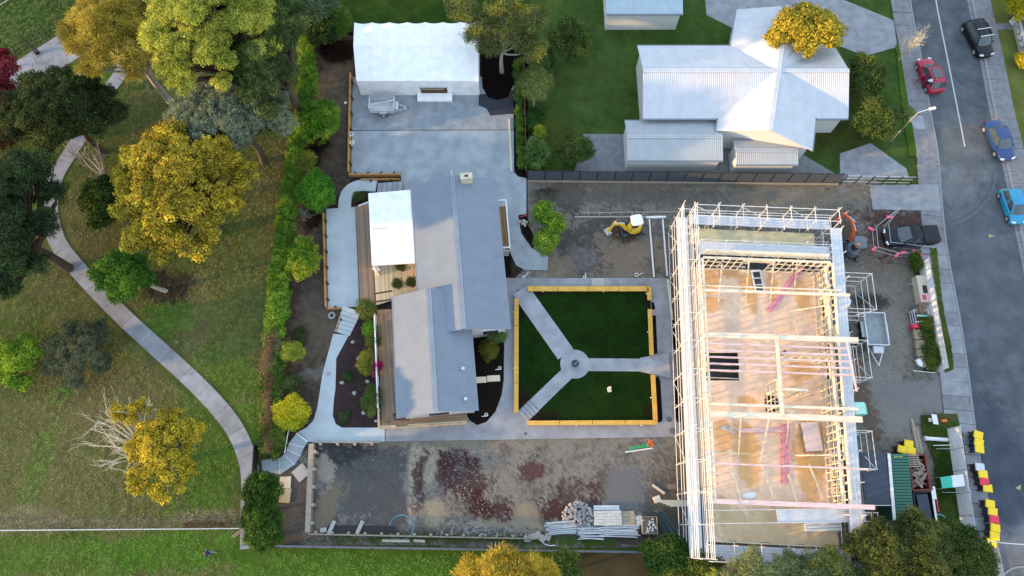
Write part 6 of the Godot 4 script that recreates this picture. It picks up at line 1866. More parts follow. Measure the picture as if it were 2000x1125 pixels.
# spec: length, width, height, belt, nose (bonnet length), tail (boot length), rake
func make_car(label: String, category: String, called: String, L: float, Wd: float, Hh: float, nose: float, tail: float, paint: Material, roof_glass := false) -> Node3D:
	var t := thing(called, label, category, "cars parked along the street")
	var w := Wd / 2.0
	var belt := Hh * 0.60
	# body shell lofted along the length; front at +z
	var st := [[-L / 2, 0.80, 0.34, belt * 0.72], [-L / 2 + 0.10, 0.92, 0.22, belt * 0.92], [-L / 2 + 0.5, 0.985, 0.20, belt * 0.985], [-L * 0.2, 1.0, 0.2, belt], [L * 0.12, 1.0, 0.2, belt * 0.985], [L / 2 - nose * 0.95, 0.99, 0.2, belt * 0.965], [L / 2 - nose * 0.45, 0.965, 0.2, belt * 0.90], [L / 2 - 0.16, 0.88, 0.22, belt * 0.78], [L / 2, 0.70, 0.32, belt * 0.58]]
	var rings := []
	for s in st:
		var z: float = s[0]
		var x: float = w * s[1]
		var y0: float = s[2]
		var y1: float = s[3]
		rings.append([Vector3(-x * 0.93, y0, z), Vector3(-x, lerpf(y0, y1, 0.35), z), Vector3(-x * 0.985, lerpf(y0, y1, 0.78), z), Vector3(-x * 0.90, lerpf(y0, y1, 0.96), z), Vector3(-x * 0.5, y1 + 0.02, z), Vector3(0, y1 + 0.035, z), Vector3(x * 0.5, y1 + 0.02, z), Vector3(x * 0.90, lerpf(y0, y1, 0.96), z), Vector3(x * 0.985, lerpf(y0, y1, 0.78), z), Vector3(x, lerpf(y0, y1, 0.35), z), Vector3(x * 0.93, y0, z)])
	var g := smooth_loft(rings)
	obj("body", g, paint, t)
	var zf := L / 2 - nose
	var zr := -L / 2 + tail
	var rf := zf - 0.75
	var rr := zr + (0.5 if tail > 0.5 else 0.28)
	var bw := w * 0.90
	var rw := w * 0.70
	var by := belt - 0.02
	var ry := Hh - 0.05
	var A := Vector3(-bw, by, zf)
	var B := Vector3(bw, by, zf)
	var C := Vector3(bw, by, zr)
	var D := Vector3(-bw, by, zr)
	var a := Vector3(-rw, ry, rf)
	var b := Vector3(rw, ry, rf)
	var c := Vector3(rw, ry, rr)
	var d := Vector3(-rw, ry, rr)
	var fm := Vector3(0, by + 0.02, zf + 0.14)
	var am := Vector3(0, ry + 0.05, rf + 0.06)
	var rm := Vector3(0, by + 0.02, zr - 0.10)
	var cm := Vector3(0, ry + 0.05, rr - 0.05)
	g = G.new()
	g.quad(A, fm, am, a)
	g.quad(fm, B, b, am)
	obj("windscreen", g, M.car_glass, t)
	g = G.new()
	g.quad(C, rm, cm, c)
	g.quad(rm, D, d, cm)
	obj("rear_window", g, M.car_glass, t)
	for s in [[B, C, c, b], [D, A, a, d]]:
		g = G.new()
		g.quad(s[0], s[1], s[2], s[3])
		obj("side_window", g, M.car_glass, t)
	g = G.new()
	var u := Vector3.UP * 0.012
	var mid_l := (a + d) / 2.0 + Vector3(-0.02, 0.05, 0)
	var mid_r := (b + c) / 2.0 + Vector3(0.02, 0.05, 0)
	var mid := (am + cm) / 2.0 + Vector3(0, 0.05, 0)
	g.quad(a + u, am + u, mid + u, mid_l + u)
	g.quad(am + u, b + u, mid_r + u, mid + u)
	g.quad(mid_l + u, mid + u, cm + u, d + u)
	g.quad(mid + u, mid_r + u, c + u, cm + u)
	var roof := obj("roof", g, paint, t)
	if roof_glass:
		g = G.new()
		g.box((am + mid) * 0.5 + Vector3(0, 0.035, -0.35), Vector3(rw * 1.35, 0.02, absf(rf - rr) * 0.62))
		obj("sunroof", g, M.car_glass, roof)
	g = G.new()
	for e in [[A, a], [B, b], [C, c], [D, d]]:
		g.bar(e[0], e[1], 0.09, 0.06)
	for s in [-1.0, 1.0]:
		g.bar(Vector3(s * bw, by, (zf + zr) / 2 + 0.1), Vector3(s * rw, ry, (rf + rr) / 2 + 0.05), 0.05, 0.07)
		g.bar(Vector3(s * rw, ry + 0.01, rf), Vector3(s * rw, ry + 0.01, rr), 0.07, 0.05)
	obj("pillars", g, paint, t)
	for s in [-1, 1]:
		for z in [L / 2 - nose * 0.72 - 0.05, -L / 2 + maxf(tail, 0.5) * 0.55 + 0.3]:
			var wh := put("wheel", unit_tube, M.rubber, Transform3D(Basis(Vector3(0, 0, 0.32), Vector3(0, 0.32, 0), Vector3(0.2, 0, 0)), Vector3(s * (w - 0.08), 0.32, z)), t)
			put("rim", unit_tube, M.rim, Transform3D(Basis.from_scale(Vector3(0.64, 0.64, 1.04)), Vector3.ZERO), wh)
		slab("headlight", Vector3(s * w * 0.64, belt * 0.70, L / 2 - 0.17), Vector3(0.36, 0.14, 0.26), M.lamp_glass, t, yaw(s * 25))
		slab("tail_light", Vector3(s * w * 0.74, belt * 0.78, -L / 2 + 0.10), Vector3(0.22, 0.2, 0.14), M.tail_red, t, yaw(-s * 20))
		slab("mirror", Vector3(s * (w + 0.07), belt + 0.06, zf - 0.25), Vector3(0.2, 0.13, 0.1), paint, t)
		beam("door_handle", Vector3(s * (w - 0.005), belt * 0.86, 0.1), Vector3(s * (w - 0.005), belt * 0.86, -0.1), 0.03, 0.03, M.chrome, t)
	slab("number_plate", Vector3(0, belt * 0.45, L / 2 - 0.015), Vector3(0.36, 0.11, 0.02), M.white_paint, t)
	slab("grille", Vector3(0, belt * 0.55, L / 2 - 0.03), Vector3(w * 0.9, 0.1, 0.05), M.black, t)
	return t

func smooth_loft(rings: Array) -> G:
	var g := G.new()
	var n: int = rings.size()
	var m: int = rings[0].size()
	var nm := []
	for i in n:
		var row := []
		for j in m:
			var du: Vector3 = rings[mini(i + 1, n - 1)][j] - rings[maxi(i - 1, 0)][j]
			var dv: Vector3 = rings[i][mini(j + 1, m - 1)] - rings[i][maxi(j - 1, 0)]
			row.append(du.cross(dv).normalized())
		nm.append(row)
	for i in n - 1:
		for j in m - 1:
			g.ntri(rings[i][j], rings[i + 1][j], rings[i + 1][j + 1], nm[i][j], nm[i + 1][j], nm[i + 1][j + 1])
			g.ntri(rings[i][j], rings[i + 1][j + 1], rings[i][j + 1], nm[i][j], nm[i + 1][j + 1], nm[i][j + 1])
	for e in [0, n - 1]:
		var c := Vector3.ZERO
		for p in rings[e]:
			c += p / m
		for j in m:
			var p: Vector3 = rings[e][j]
			var q: Vector3 = rings[e][(j + 1) % m]
			g.tri(c, q, p) if e == 0 else g.tri(c, p, q)
	return g

func paint(key: String, col: Color, coat := 0.5) -> StandardMaterial3D:
	var m := mat(key, col, 0.35)
	m.clearcoat_enabled = true
	m.clearcoat = coat
	m.metallic_specular = 0.35
	m.clearcoat_roughness = 0.12
	return m

func excavator(label: String, at: Vector3, deg: float, body: Material, roof: Material, arm: PackedVector3Array, beacon: bool, roof_size: Vector3) -> void:
	var t := thing("excavator", label, "excavator", "small excavators on the site")
	var b := yaw(deg)
	for s in [-1.0, 1.0]:
		var tr := put("track", unit_box, M.rubber, Transform3D(Basis(b.x * 0.28, b.y * 0.36, b.z * 1.6), at + b * Vector3(s * 0.5, 0.19, 0)), t)
		for z in [-0.5, 0.5]:
			put("sprocket", unit_tube, M.dark_metal, Transform3D(Basis(Vector3(0, 0, 0.19), Vector3(0, 0.5, 0), Vector3(1.06, 0, 0)), Vector3(0, 0, z)), tr)
	var g := G.new()
	var ring := []
	var top := []
	for k in 14:
		var an := TAU * k / 14.0
		var r := Vector3(cos(an) * 0.62, 0, -sin(an) * (0.82 if sin(an) > 0 else 0.72))
		ring.append(at + b * (r + Vector3(0, 0.48, 0)))
		top.append(at + b * (r * 0.9 + Vector3(0, 0.98, 0)))
	g.hexa(ring, top)
	obj("house", g, body, t)
	slab("undercarriage", at + Vector3.UP * 0.36, Vector3(0.8, 0.2, 0.9), M.dark_metal, t, b)
	slab("seat", at + b * Vector3(0, 1.12, 0.0), Vector3(0.45, 0.3, 0.45), M.black, t, b)
	slab("seat_back", at + b * Vector3(0, 1.4, -0.22), Vector3(0.45, 0.5, 0.1), M.black, t, b)
	slab("blade", at + b * Vector3(0, 0.22, 1.15), Vector3(1.3, 0.3, 0.08), M.dark_metal, t, b)
	for x in [-1.0, 1.0]:
		for z in [-1.0, 1.0]:
			var q := at + b * Vector3(x * roof_size.x * 0.42, 0.95, z * roof_size.z * 0.42)
			rod("canopy_post", q, q + Vector3.UP * 1.35, 0.03, M.dark_metal, t)
	g = G.new()
	var lo := []
	var hi := []
	for k in 16:
		var an := TAU * k / 16.0
		var cx := signf(cos(an)) * pow(absf(cos(an)), 0.45)
		var cz := signf(sin(an)) * pow(absf(sin(an)), 0.45)
		lo.append(at + b * Vector3(cx * roof_size.x * 0.5, 2.3, -cz * roof_size.z * 0.5))
		hi.append(at + b * Vector3(cx * roof_size.x * 0.46, 2.40, -cz * roof_size.z * 0.46))
	g.hexa(lo, hi)
	var rf := obj("canopy_roof", g, roof, t)
	if beacon:
		var bc := at + b * Vector3(0.3, 2.4, -0.35)
		put("beacon", unit_tube, M.orange_pipe, Transform3D(Basis(Vector3(0.12, 0, 0), Vector3(0, 0, 0.12), Vector3(0, 0.16, 0)), bc + Vector3.UP * 0.08), rf)
	# boom, stick, ram, bucket
	var names := ["boom", "boom", "stick"]
	for k in arm.size() - 1:
		g = G.new()
		g.bar(arm[k], arm[k + 1], 0.24 - 0.03 * k, 0.30 - 0.04 * k)
		g.tube(arm[k + 1] + Vector3(-0.1, 0, -0.1), arm[k + 1] + Vector3(0.1, 0, 0.1), 0.14, 0.14, 8)
		obj(names[mini(k, 2)], g, body if body != M.digger_grey else M.digger_orange, t)
		if k > 0:
			rod("ram", arm[k].lerp(arm[k + 1], -0.25) + Vector3.UP * 0.25, arm[k].lerp(arm[k + 1], 0.5) + Vector3.UP * 0.2, 0.05, M.galvanised, t)
	var e := arm[arm.size() - 1]
	var d := e - arm[arm.size() - 2]
	d.y = 0.0
	d = d.normalized()
	var sd := d.cross(Vector3.UP)
	g = G.new()
	for k in 5:
		var an0 := deg_to_rad(-30.0 + 50.0 * k)
		var an1 := deg_to_rad(-30.0 + 50.0 * (k + 1))
		var p0 := e + d * sin(an0) * 0.3 + Vector3.DOWN * (0.3 - cos(an0) * 0.28)
		var p1 := e + d * sin(an1) * 0.3 + Vector3.DOWN * (0.3 - cos(an1) * 0.28)
		g.hexa([p0 - sd * 0.3, p0 + sd * 0.3, p1 + sd * 0.3, p1 - sd * 0.3], [p0 - sd * 0.3 + d * 0.03, p0 + sd * 0.3 + d * 0.03, p1 + sd * 0.3 + d * 0.03, p1 - sd * 0.3 + d * 0.03])
	for s in [-0.3, 0.3]:
		g.box(e + sd * s + Vector3.DOWN * 0.3, Vector3(0.04, 0.4, 0.4), Basis(sd, Vector3.UP, sd.cross(Vector3.UP)))
	obj("bucket", g, M.galvanised if body == M.digger_yellow else M.dark_metal, t)
	settle(t)

# one continuous body: joints with radii, meshed by surface nets
func person(label: String, bones: Array, at: Vector3, deg: float, head: Vector3, skin: Color, hair: Color, cell := 0.028) -> void:
	var t := thing("person", label, "person")
	var lo := Vector3(9, 9, 9)
	var hi := -lo
	for b in bones:
		for k in 2:
			lo = lo.min(b[k] - Vector3.ONE * 0.2)
			hi = hi.max(b[k] + Vector3.ONE * 0.2)
	var n := Vector3i(((hi - lo) / cell).ceil()) + Vector3i.ONE
	var f := PackedFloat32Array()
	f.resize(n.x * n.y * n.z)
	f.fill(1.0)
	var who := PackedInt32Array()
	who.resize(f.size())
	var best := PackedFloat32Array()
	best.resize(f.size())
	best.fill(9.0)
	for bi in bones.size():
		var b: Array = bones[bi]
		var p: Vector3 = b[0]
		var q: Vector3 = b[1]
		var rmax: float = maxf(b[2], b[3]) + 0.12
		var i0 := Vector3i(((p.min(q) - Vector3.ONE * rmax - lo) / cell).floor()).clamp(Vector3i.ZERO, n - Vector3i.ONE)
		var i1 := Vector3i(((p.max(q) + Vector3.ONE * rmax - lo) / cell).ceil()).clamp(Vector3i.ZERO, n - Vector3i.ONE)
		var pq := q - p
		var l2 := maxf(pq.length_squared(), 1e-6)
		for z in range(i0.z, i1.z + 1):
			for y in range(i0.y, i1.y + 1):
				for x in range(i0.x, i1.x + 1):
					var s := lo + Vector3(x, y, z) * cell
					var h := clampf((s - p).dot(pq) / l2, 0.0, 1.0)
					var d := s.distance_to(p + pq * h) - lerpf(b[2], b[3], h)
					var k := (z * n.y + y) * n.x + x
					var e := f[k]
					var hh := maxf(0.045 - absf(e - d), 0.0) / 0.045
					f[k] = minf(e, d) - hh * hh * 0.045 * 0.25
					if d < best[k]:
						best[k] = d
						who[k] = bi
	var vid := {}
	var vs := PackedVector3Array()
	var vc := []
	for z in n.z - 1:
		for y in n.y - 1:
			for x in n.x - 1:
				var base := (z * n.y + y) * n.x + x
				var sum := Vector3.ZERO
				var cnt := 0
				var inside := 0
				var vals := []
				for c in 8:
					var v := f[base + (c & 1) + ((c >> 1) & 1) * n.x + (c >> 2) * n.x * n.y]
					vals.append(v)
					inside += 1 if v < 0.0 else 0
				if inside == 0 or inside == 8:
					continue
				for e in [[0, 1], [2, 3], [4, 5], [6, 7], [0, 2], [1, 3], [4, 6], [5, 7], [0, 4], [1, 5], [2, 6], [3, 7]]:
					var v0: float = vals[e[0]]
					var v1: float = vals[e[1]]
					if (v0 < 0.0) != (v1 < 0.0):
						var k := v0 / (v0 - v1)
						var c0 := Vector3(e[0] & 1, (e[0] >> 1) & 1, e[0] >> 2)
						var c1 := Vector3(e[1] & 1, (e[1] >> 1) & 1, e[1] >> 2)
						sum += c0.lerp(c1, k)
						cnt += 1
				vid[base] = vs.size()
				vs.append(lo + (Vector3(x, y, z) + sum / cnt) * cell)
				vc.append(bones[who[base]][4])
	var st := SurfaceTool.new()
	st.begin(Mesh.PRIMITIVE_TRIANGLES)
	st.set_smooth_group(0)
	for i in vs.size():
		st.set_color(vc[i])
		st.add_vertex(vs[i])
	var step := [1, n.x, n.x * n.y]
	for base in vid:
		for ax in 3:
			var u: int = step[(ax + 1) % 3]
			var w: int = step[(ax + 2) % 3]
			var a0: bool = f[base] < 0.0
			var a1: bool = f[base + step[ax]] < 0.0
			if a0 == a1 or not (vid.has(base - u) and vid.has(base - w) and vid.has(base - u - w)):
				continue
			var q := [vid[base], vid[base - u], vid[base - u - w], vid[base - w]]
			if a0:
				q.reverse()
			for k in [0, 1, 2, 0, 2, 3]:
				st.add_index(q[k])
	st.generate_normals()
	var m := StandardMaterial3D.new()
	m.vertex_color_use_as_albedo = true
	m.roughness = 0.85
	put("body", st.commit(), m, Transform3D(), t)
	# hair cap
	var g := G.new()
	var rng := RandomNumberGenerator.new()
	rng.seed = 3
	g.blob(head + Vector3(0, 0.045, -0.015), Vector3(0.098, 0.09, 0.11), rng, 0.05)
	var hm := StandardMaterial3D.new()
	hm.albedo_color = lin(hair.r, hair.g, hair.b)
	hm.roughness = 0.8
	put("hair", g.mesh(), hm, Transform3D(), t)
	place(t, at, deg)

func vehicles() -> void:
	var gm := mat("car_glass", Color(0.03, 0.055, 0.07), 0.08)
	gm.clearcoat_enabled = true
	place(make_car("black four wheel drive with roof bars parked nose down by the kerb", "car", "parked_car", 4.5, 1.82, 1.68, 1.15, 0.22, paint("paint_black", Color(0.008, 0.010, 0.013), 0.15)), Vector3(49.54, 0.0, -49.37) + Vector3(0, 0.03, 0), 10)
	var suv: Node3D = get_child(get_child_count() - 1)
	for z in [-0.35, 0.55]:
		beam("roof_bar", Vector3(-0.75, 1.78, z), Vector3(0.75, 1.78, z), 0.08, 0.05, M.chrome, suv)
	for s in [-1, 1]:
		beam("roof_rail", Vector3(s * 0.68, 1.72, -1.2), Vector3(s * 0.68, 1.72, 0.9), 0.04, 0.06, M.black, suv)
	var red := place(make_car("crimson hatchback with its kerb side door open and a dark sunroof", "car", "parked_car", 4.2, 1.78, 1.5, 1.05, 0.3, paint("paint_red", Color(0.36, 0.012, 0.045)), true), Vector3(43.50, 0.0, -44.78) + Vector3(0, 0.03, 0), 188)
	# open rear door on the kerb side
	var g := G.new()
	var b := Basis(Vector3.UP, deg_to_rad(-62))
	g.box(Vector3(0.92, 0.62, -0.15) + b * Vector3(0, 0, -0.45), Vector3(0.06, 0.72, 0.9), b)
	g.box(Vector3(0.92, 1.12, -0.15) + b * Vector3(0, 0, -0.42), Vector3(0.04, 0.3, 0.75), b)
	obj("open_door", g, M.paint_red, red)
	place(make_car("dark blue sedan parked nose down near the kerb bend", "car", "parked_car", 4.55, 1.76, 1.42, 1.2, 0.85, paint("paint_blue", Color(0.015, 0.05, 0.17))), Vector3(48.84, 0.0, -37.01) + Vector3(0, 0.03, 0), 8)
	place(make_car("bright sky blue small hatchback at the right edge of the road", "car", "parked_car", 3.7, 1.66, 1.5, 0.85, 0.22, paint("paint_sky", Color(0.02, 0.26, 0.46))), Vector3(48.38, 0.0, -29.67) + Vector3(0, 0.03, 0), 4)
	place(make_car("dark car cut off by the top edge of the street", "car", "parked_car", 4.3, 1.76, 1.45, 1.1, 0.6, paint("paint_dark", Color(0.02, 0.02, 0.025))), Vector3(45.06, 0.0, -57.99) + Vector3(0, 0.03, 0), 10)
	# double cab pickup
	var t := make_car("black double cab pickup backed onto the crossing inside the wire barrier", "pickup", "pickup_truck", 5.1, 1.86, 1.75, 1.25, 1.75, M.paint_black)
	g = G.new()
	g.box(Vector3(0, 1.09, -1.72), Vector3(1.62, 0.08, 1.5))
	obj("tray_cover", g, mat("tray", Color(0.012, 0.015, 0.02), 0.8), t)
	g = G.new()
	g.box(Vector3(0, 0.55, -2.58), Vector3(1.6, 0.18, 0.14))
	obj("rear_bumper", g, M.dark_metal, t)
	for s in [-1, 1]:
		beam("side_step", Vector3(s * 0.98, 0.35, 1.0), Vector3(s * 0.98, 0.35, -0.8), 0.12, 0.05, M.dark_metal, t)
	place(t, Vector3(37.83, 0.0, -26.46) + Vector3(0, 0.03, 0), -86.5)
	# person at the red car
	var white := Color(0.75, 0.75, 0.74)
	var navy := Color(0.015, 0.018, 0.03)
	var skin := Color(0.38, 0.22, 0.15)
	var hairc := Color(0.03, 0.02, 0.015)
	var figure := func(lean: float, top: Color, legs: Color, stride: float) -> Array:
		var hip := Vector3(0, 0.92, 0)
		var chest := hip + Vector3(0, 0.40 * cos(lean), 0.40 * sin(lean))
		var neck := hip + Vector3(0, 0.56 * cos(lean), 0.56 * sin(lean))
		var hd := neck + Vector3(0, 0.16 * cos(lean * 0.6), 0.16 * sin(lean * 0.6) + 0.02)
		var l := [[hip + Vector3(-0.07, 0, 0), hip + Vector3(0.07, 0, 0), 0.13, 0.13, legs], [hip, chest, 0.13, 0.155, top], [chest + Vector3(-0.09, 0.02, 0), chest + Vector3(0.09, 0.02, 0), 0.12, 0.12, top], [chest, neck, 0.12, 0.06, top], [neck, hd, 0.055, 0.06, skin], [hd + Vector3(0, -0.03, 0), hd + Vector3(0, 0.04, 0), 0.085, 0.095, skin]]
		for s in [-1.0, 1.0]:
			var sho := chest + Vector3(s * 0.19, 0.06, 0)
			var elb := sho + Vector3(s * 0.06, -0.24, 0.06 - s * stride * 0.4 + sin(lean) * 0.1)
			var wri := elb + Vector3(-s * 0.02, -0.18, 0.14 + sin(lean) * 0.1)
			l.append([sho, elb, 0.062, 0.048, top])
			l.append([elb, wri, 0.045, 0.034, skin])
			l.append([wri, wri + Vector3(0, -0.05, 0.03), 0.036, 0.034, skin])
			for k in 4:
				l.append([wri + Vector3((k - 1.5) * 0.018, -0.06, 0.03), wri + Vector3((k - 1.5) * 0.02, -0.13 + 0.012 * absf(k - 1.5), 0.05), 0.012, 0.009, skin])
			l.append([wri + Vector3(-s * 0.03, -0.03, 0.03), wri + Vector3(-s * 0.05, -0.08, 0.06), 0.012, 0.01, skin])
			var kn := Vector3(s * 0.1, 0.5, 0.03 + s * stride * 0.5)
			var an := Vector3(s * 0.1, 0.09, s * stride - 0.02)
			l.append([hip + Vector3(s * 0.09, -0.05, 0), kn, 0.095, 0.065, legs])
			l.append([kn, an, 0.062, 0.045, legs])
			l.append([an + Vector3(0, -0.04, -0.03), an + Vector3(0, -0.045, 0.15), 0.045, 0.038, Color(0.03, 0.03, 0.03)])
		l.append(hd)
		return l
	var fg: Array = figure.call(0.75, white, navy, 0.08)
	var hd: Vector3 = fg.pop_back()
	person("person in a white top bending into the open door of the crimson car", fg, Vector3(42.80, 0.0, -43.70) + Vector3(0, 0.12, 0), 70, hd, skin, hairc)
	fg = figure.call(0.08, Color(0.02, 0.03, 0.09), Color(0.30, 0.30, 0.32), 0.22)
	hd = fg.pop_back()
	person("person in a navy top walking on the grass below the pale rail", fg, Vector3(-24.43, 0.0, 1.59), -100, hd, skin, hairc)
	excavator("yellow mini excavator with a pale canopy digging in the bare dirt", Vector3(11.63, 0.0, -27.37) + Vector3(0, 0.02, 0), -80, M.digger_yellow, M.canopy_white, v3([10.88, 0.90, -27.07, 10.30, 1.90, -27.14, 9.55, 2.10, -27.10, 9.16, 1.00, -26.92]), false, Vector3(1.15, 0.1, 1.15))
	excavator("orange armed excavator with a dark roof beside the street side scaffold", Vector3(32.07, 0.0, -25.13) + Vector3(0, 0.02, 0), 178, M.digger_grey, M.digger_grey, v3([31.87, 1.00, -25.86, 31.74, 2.20, -26.47, 31.42, 2.70, -27.08, 30.82, 2.80, -27.76, 30.58, 1.40, -27.69]), true, Vector3(1.15, 0.1, 1.3))
	# caged trailer
	t = thing("cage_trailer", "small galvanised cage trailer parked in front of the marquee", "trailer")
	var o := Vector3(-13.18, 0.0, -40.88) + Vector3(0, 0.10, 0)
	slab("floor", o + Vector3(0, 0.5, 0), Vector3(2.5, 0.06, 1.4), M.galvanised, t)
	for s in [-1, 1]:
		slab("side_panel", o + Vector3(0, 0.72, s * 0.7), Vector3(2.5, 0.42, 0.04), M.galvanised, t)
		slab("end_panel", o + Vector3(s * 1.25, 0.72, 0), Vector3(0.04, 0.42, 1.36), M.galvanised, t)
		for h in [1.1, 1.4]:
			beam("cage_rail", o + Vector3(-1.25, h, s * 0.7), o + Vector3(1.25, h, s * 0.7), 0.05, 0.05, M.galvanised, t)
			beam("cage_rail", o + Vector3(s * 1.25, h, -0.7), o + Vector3(s * 1.25, h, 0.7), 0.05, 0.05, M.galvanised, t)
		for k in 7:
			var x := -1.25 + k * 2.5 / 6.0
			beam("cage_bar", o + Vector3(x, 0.9, s * 0.7), o + Vector3(x, 1.4, s * 0.7), 0.025, 0.025, M.galvanised, t)
		var wh := put("wheel", unit_tube, M.rubber, Transform3D(Basis(Vector3(0.3, 0, 0), Vector3(0, 0.3, 0), Vector3(0, 0, 0.18)), o + Vector3(0.1, 0.3, s * 0.82)), t)
		put("rim", unit_tube, M.rim, Transform3D(Basis.from_scale(Vector3(0.6, 0.6, 1.05)), Vector3.ZERO), wh)
		slab("mudguard", o + Vector3(0.1, 0.64, s * 0.82), Vector3(0.7, 0.04, 0.22), M.galvanised, t)
		beam("drawbar", o + Vector3(1.2, 0.42, s * 0.5), o + Vector3(2.5, 0.42, 0), 0.07, 0.08, M.galvanised, t)
	for k in 4:
		beam("ladder_rail", o + Vector3(-1.2, 1.0 + 0.05 * k, 0.45 - 0.1 * k), o + Vector3(1.1, 1.1 + 0.05 * k, -0.5 + 0.08 * k), 0.08, 0.04, M.galvanised, t)
	slab("toolbox", o + Vector3(1.45, 0.65, 0.0), Vector3(0.3, 0.35, 0.9), M.galvanised, t)
	slab("coupling", o + Vector3(2.55, 0.44, 0), Vector3(0.25, 0.1, 0.1), M.dark_metal, t)
	rod("jockey_wheel", o + Vector3(1.95, 0.05, 0.15), o + Vector3(1.95, 0.8, 0.15), 0.04, M.dark_metal, t)
	settle(t)
	# box trailer
	t = thing("tipping_trailer", "silver open box trailer with a pointed drawbar beside the scaffold", "trailer")
	o = Vector3(32.72, 0.0, -17.24) + Vector3(0, 0.02, 0)
	var tb := yaw(-2)
	slab("floor", o + Vector3(0, 0.62, 0), Vector3(1.85, 0.08, 3.0), mat("tray_floor", Color(0.30, 0.35, 0.36), 0.6, "blotch", 2.0), t, tb)
	for s in [-1, 1]:
		slab("side_panel", o + tb * Vector3(s * 0.93, 0.82, 0), Vector3(0.05, 0.42, 3.0), M.galvanised, t, tb)
		slab("end_panel", o + tb * Vector3(0, 0.82, s * 1.5), Vector3(1.81, 0.42, 0.05), M.galvanised, t, tb)
		beam("top_rail", o + tb * Vector3(s * 0.93, 1.05, -1.52), o + tb * Vector3(s * 0.93, 1.05, 1.52), 0.1, 0.05, M.galvanised, t)
		beam("top_rail", o + tb * Vector3(-0.88, 1.05, s * 1.5), o + tb * Vector3(0.88, 1.05, s * 1.5), 0.09, 0.05, M.galvanised, t)
		for z in [-0.4, 0.4]:
			put("wheel", unit_tube, M.rubber, Transform3D(Basis(Vector3(0, 0, 0.33), Vector3(0, 0.33, 0), Vector3(0.2, 0, 0)), o + tb * Vector3(s * 1.06, 0.33, z)), t)
		slab("mudguard", o + tb * Vector3(s * 1.07, 0.72, 0), Vector3(0.26, 0.05, 1.5), M.galvanised, t, tb)
		beam("drawbar", o + tb * Vector3(s * 0.75, 0.5, 1.5), o + tb * Vector3(0, 0.5, 3.3), 0.08, 0.1, M.galvanised, t)
	slab("toolbox", o + tb * Vector3(0, 0.72, 1.9), Vector3(0.85, 0.35, 0.6), M.scaffold_plank, t, tb)
	rod("jack", o + tb * Vector3(0, 0.05, 2.7), o + tb * Vector3(0, 0.8, 2.7), 0.04, M.dark_metal, t)
	settle(t)

# ---------- foliage ----------
func puff(kind: String) -> Mesh:
	if puffs.has(kind):
		return puffs[kind]
	var rng := RandomNumberGenerator.new()
	rng.seed = hash(kind)
	var spec: Dictionary = {"broad": {"n": 70, "s": 0.26, "w": 0.62, "up": 0.5}, "small": {"n": 80, "s": 0.20, "w": 0.55, "up": 0.4}, "fine": {"n": 110, "s": 0.26, "w": 0.22, "up": 0.3}, "needle": {"n": 90, "s": 0.5, "w": 0.09, "up": 0.1}, "hedge": {"n": 80, "s": 0.22, "w": 0.6, "up": 0.5}}[kind]
	var g := G.new()
	g.tinted = true
	for k in spec.n:
		var d := Vector3(rng.randfn(), rng.randfn(), rng.randfn()).normalized()
		var p := d * pow(rng.randf(), 0.45)
		var f := rng.randf_range(0.65, 1.25)
		g.tint = Color(f * rng.randf_range(0.92, 1.08), f, f * rng.randf_range(0.85, 1.1))
		var nrm := (d + Vector3(0, spec.up, 0) + Vector3(rng.randfn(), rng.randfn(), rng.randfn()) * 0.45).normalized()
		var ax := nrm.cross(Vector3(rng.randfn(), rng.randfn(), rng.randfn()).normalized()).normalized()
		if kind == "needle":
			ax = (d + Vector3(0, -0.35, 0) + Vector3(rng.randfn(), rng.randfn(), rng.randfn()) * 0.25).normalized()
			nrm = ax.cross(Vector3(rng.randfn(), rng.randfn(), rng.randfn()).normalized()).normalized()
		var side := nrm.cross(ax)
		var L: float = spec.s * rng.randf_range(0.7, 1.3)
		var Wd: float = L * spec.w
		# pointed leaf, slightly folded along the midrib
		var tip := p + ax * L
		var base := p - ax * L * 0.6
		var fold := nrm * Wd * 0.22
		g.tri(base, p + side * Wd - fold + ax * 0.02, tip)
		g.tri(base, tip, p - side * Wd - fold + ax * 0.02)
	puffs[kind] = g.mesh()
	return puffs[kind]

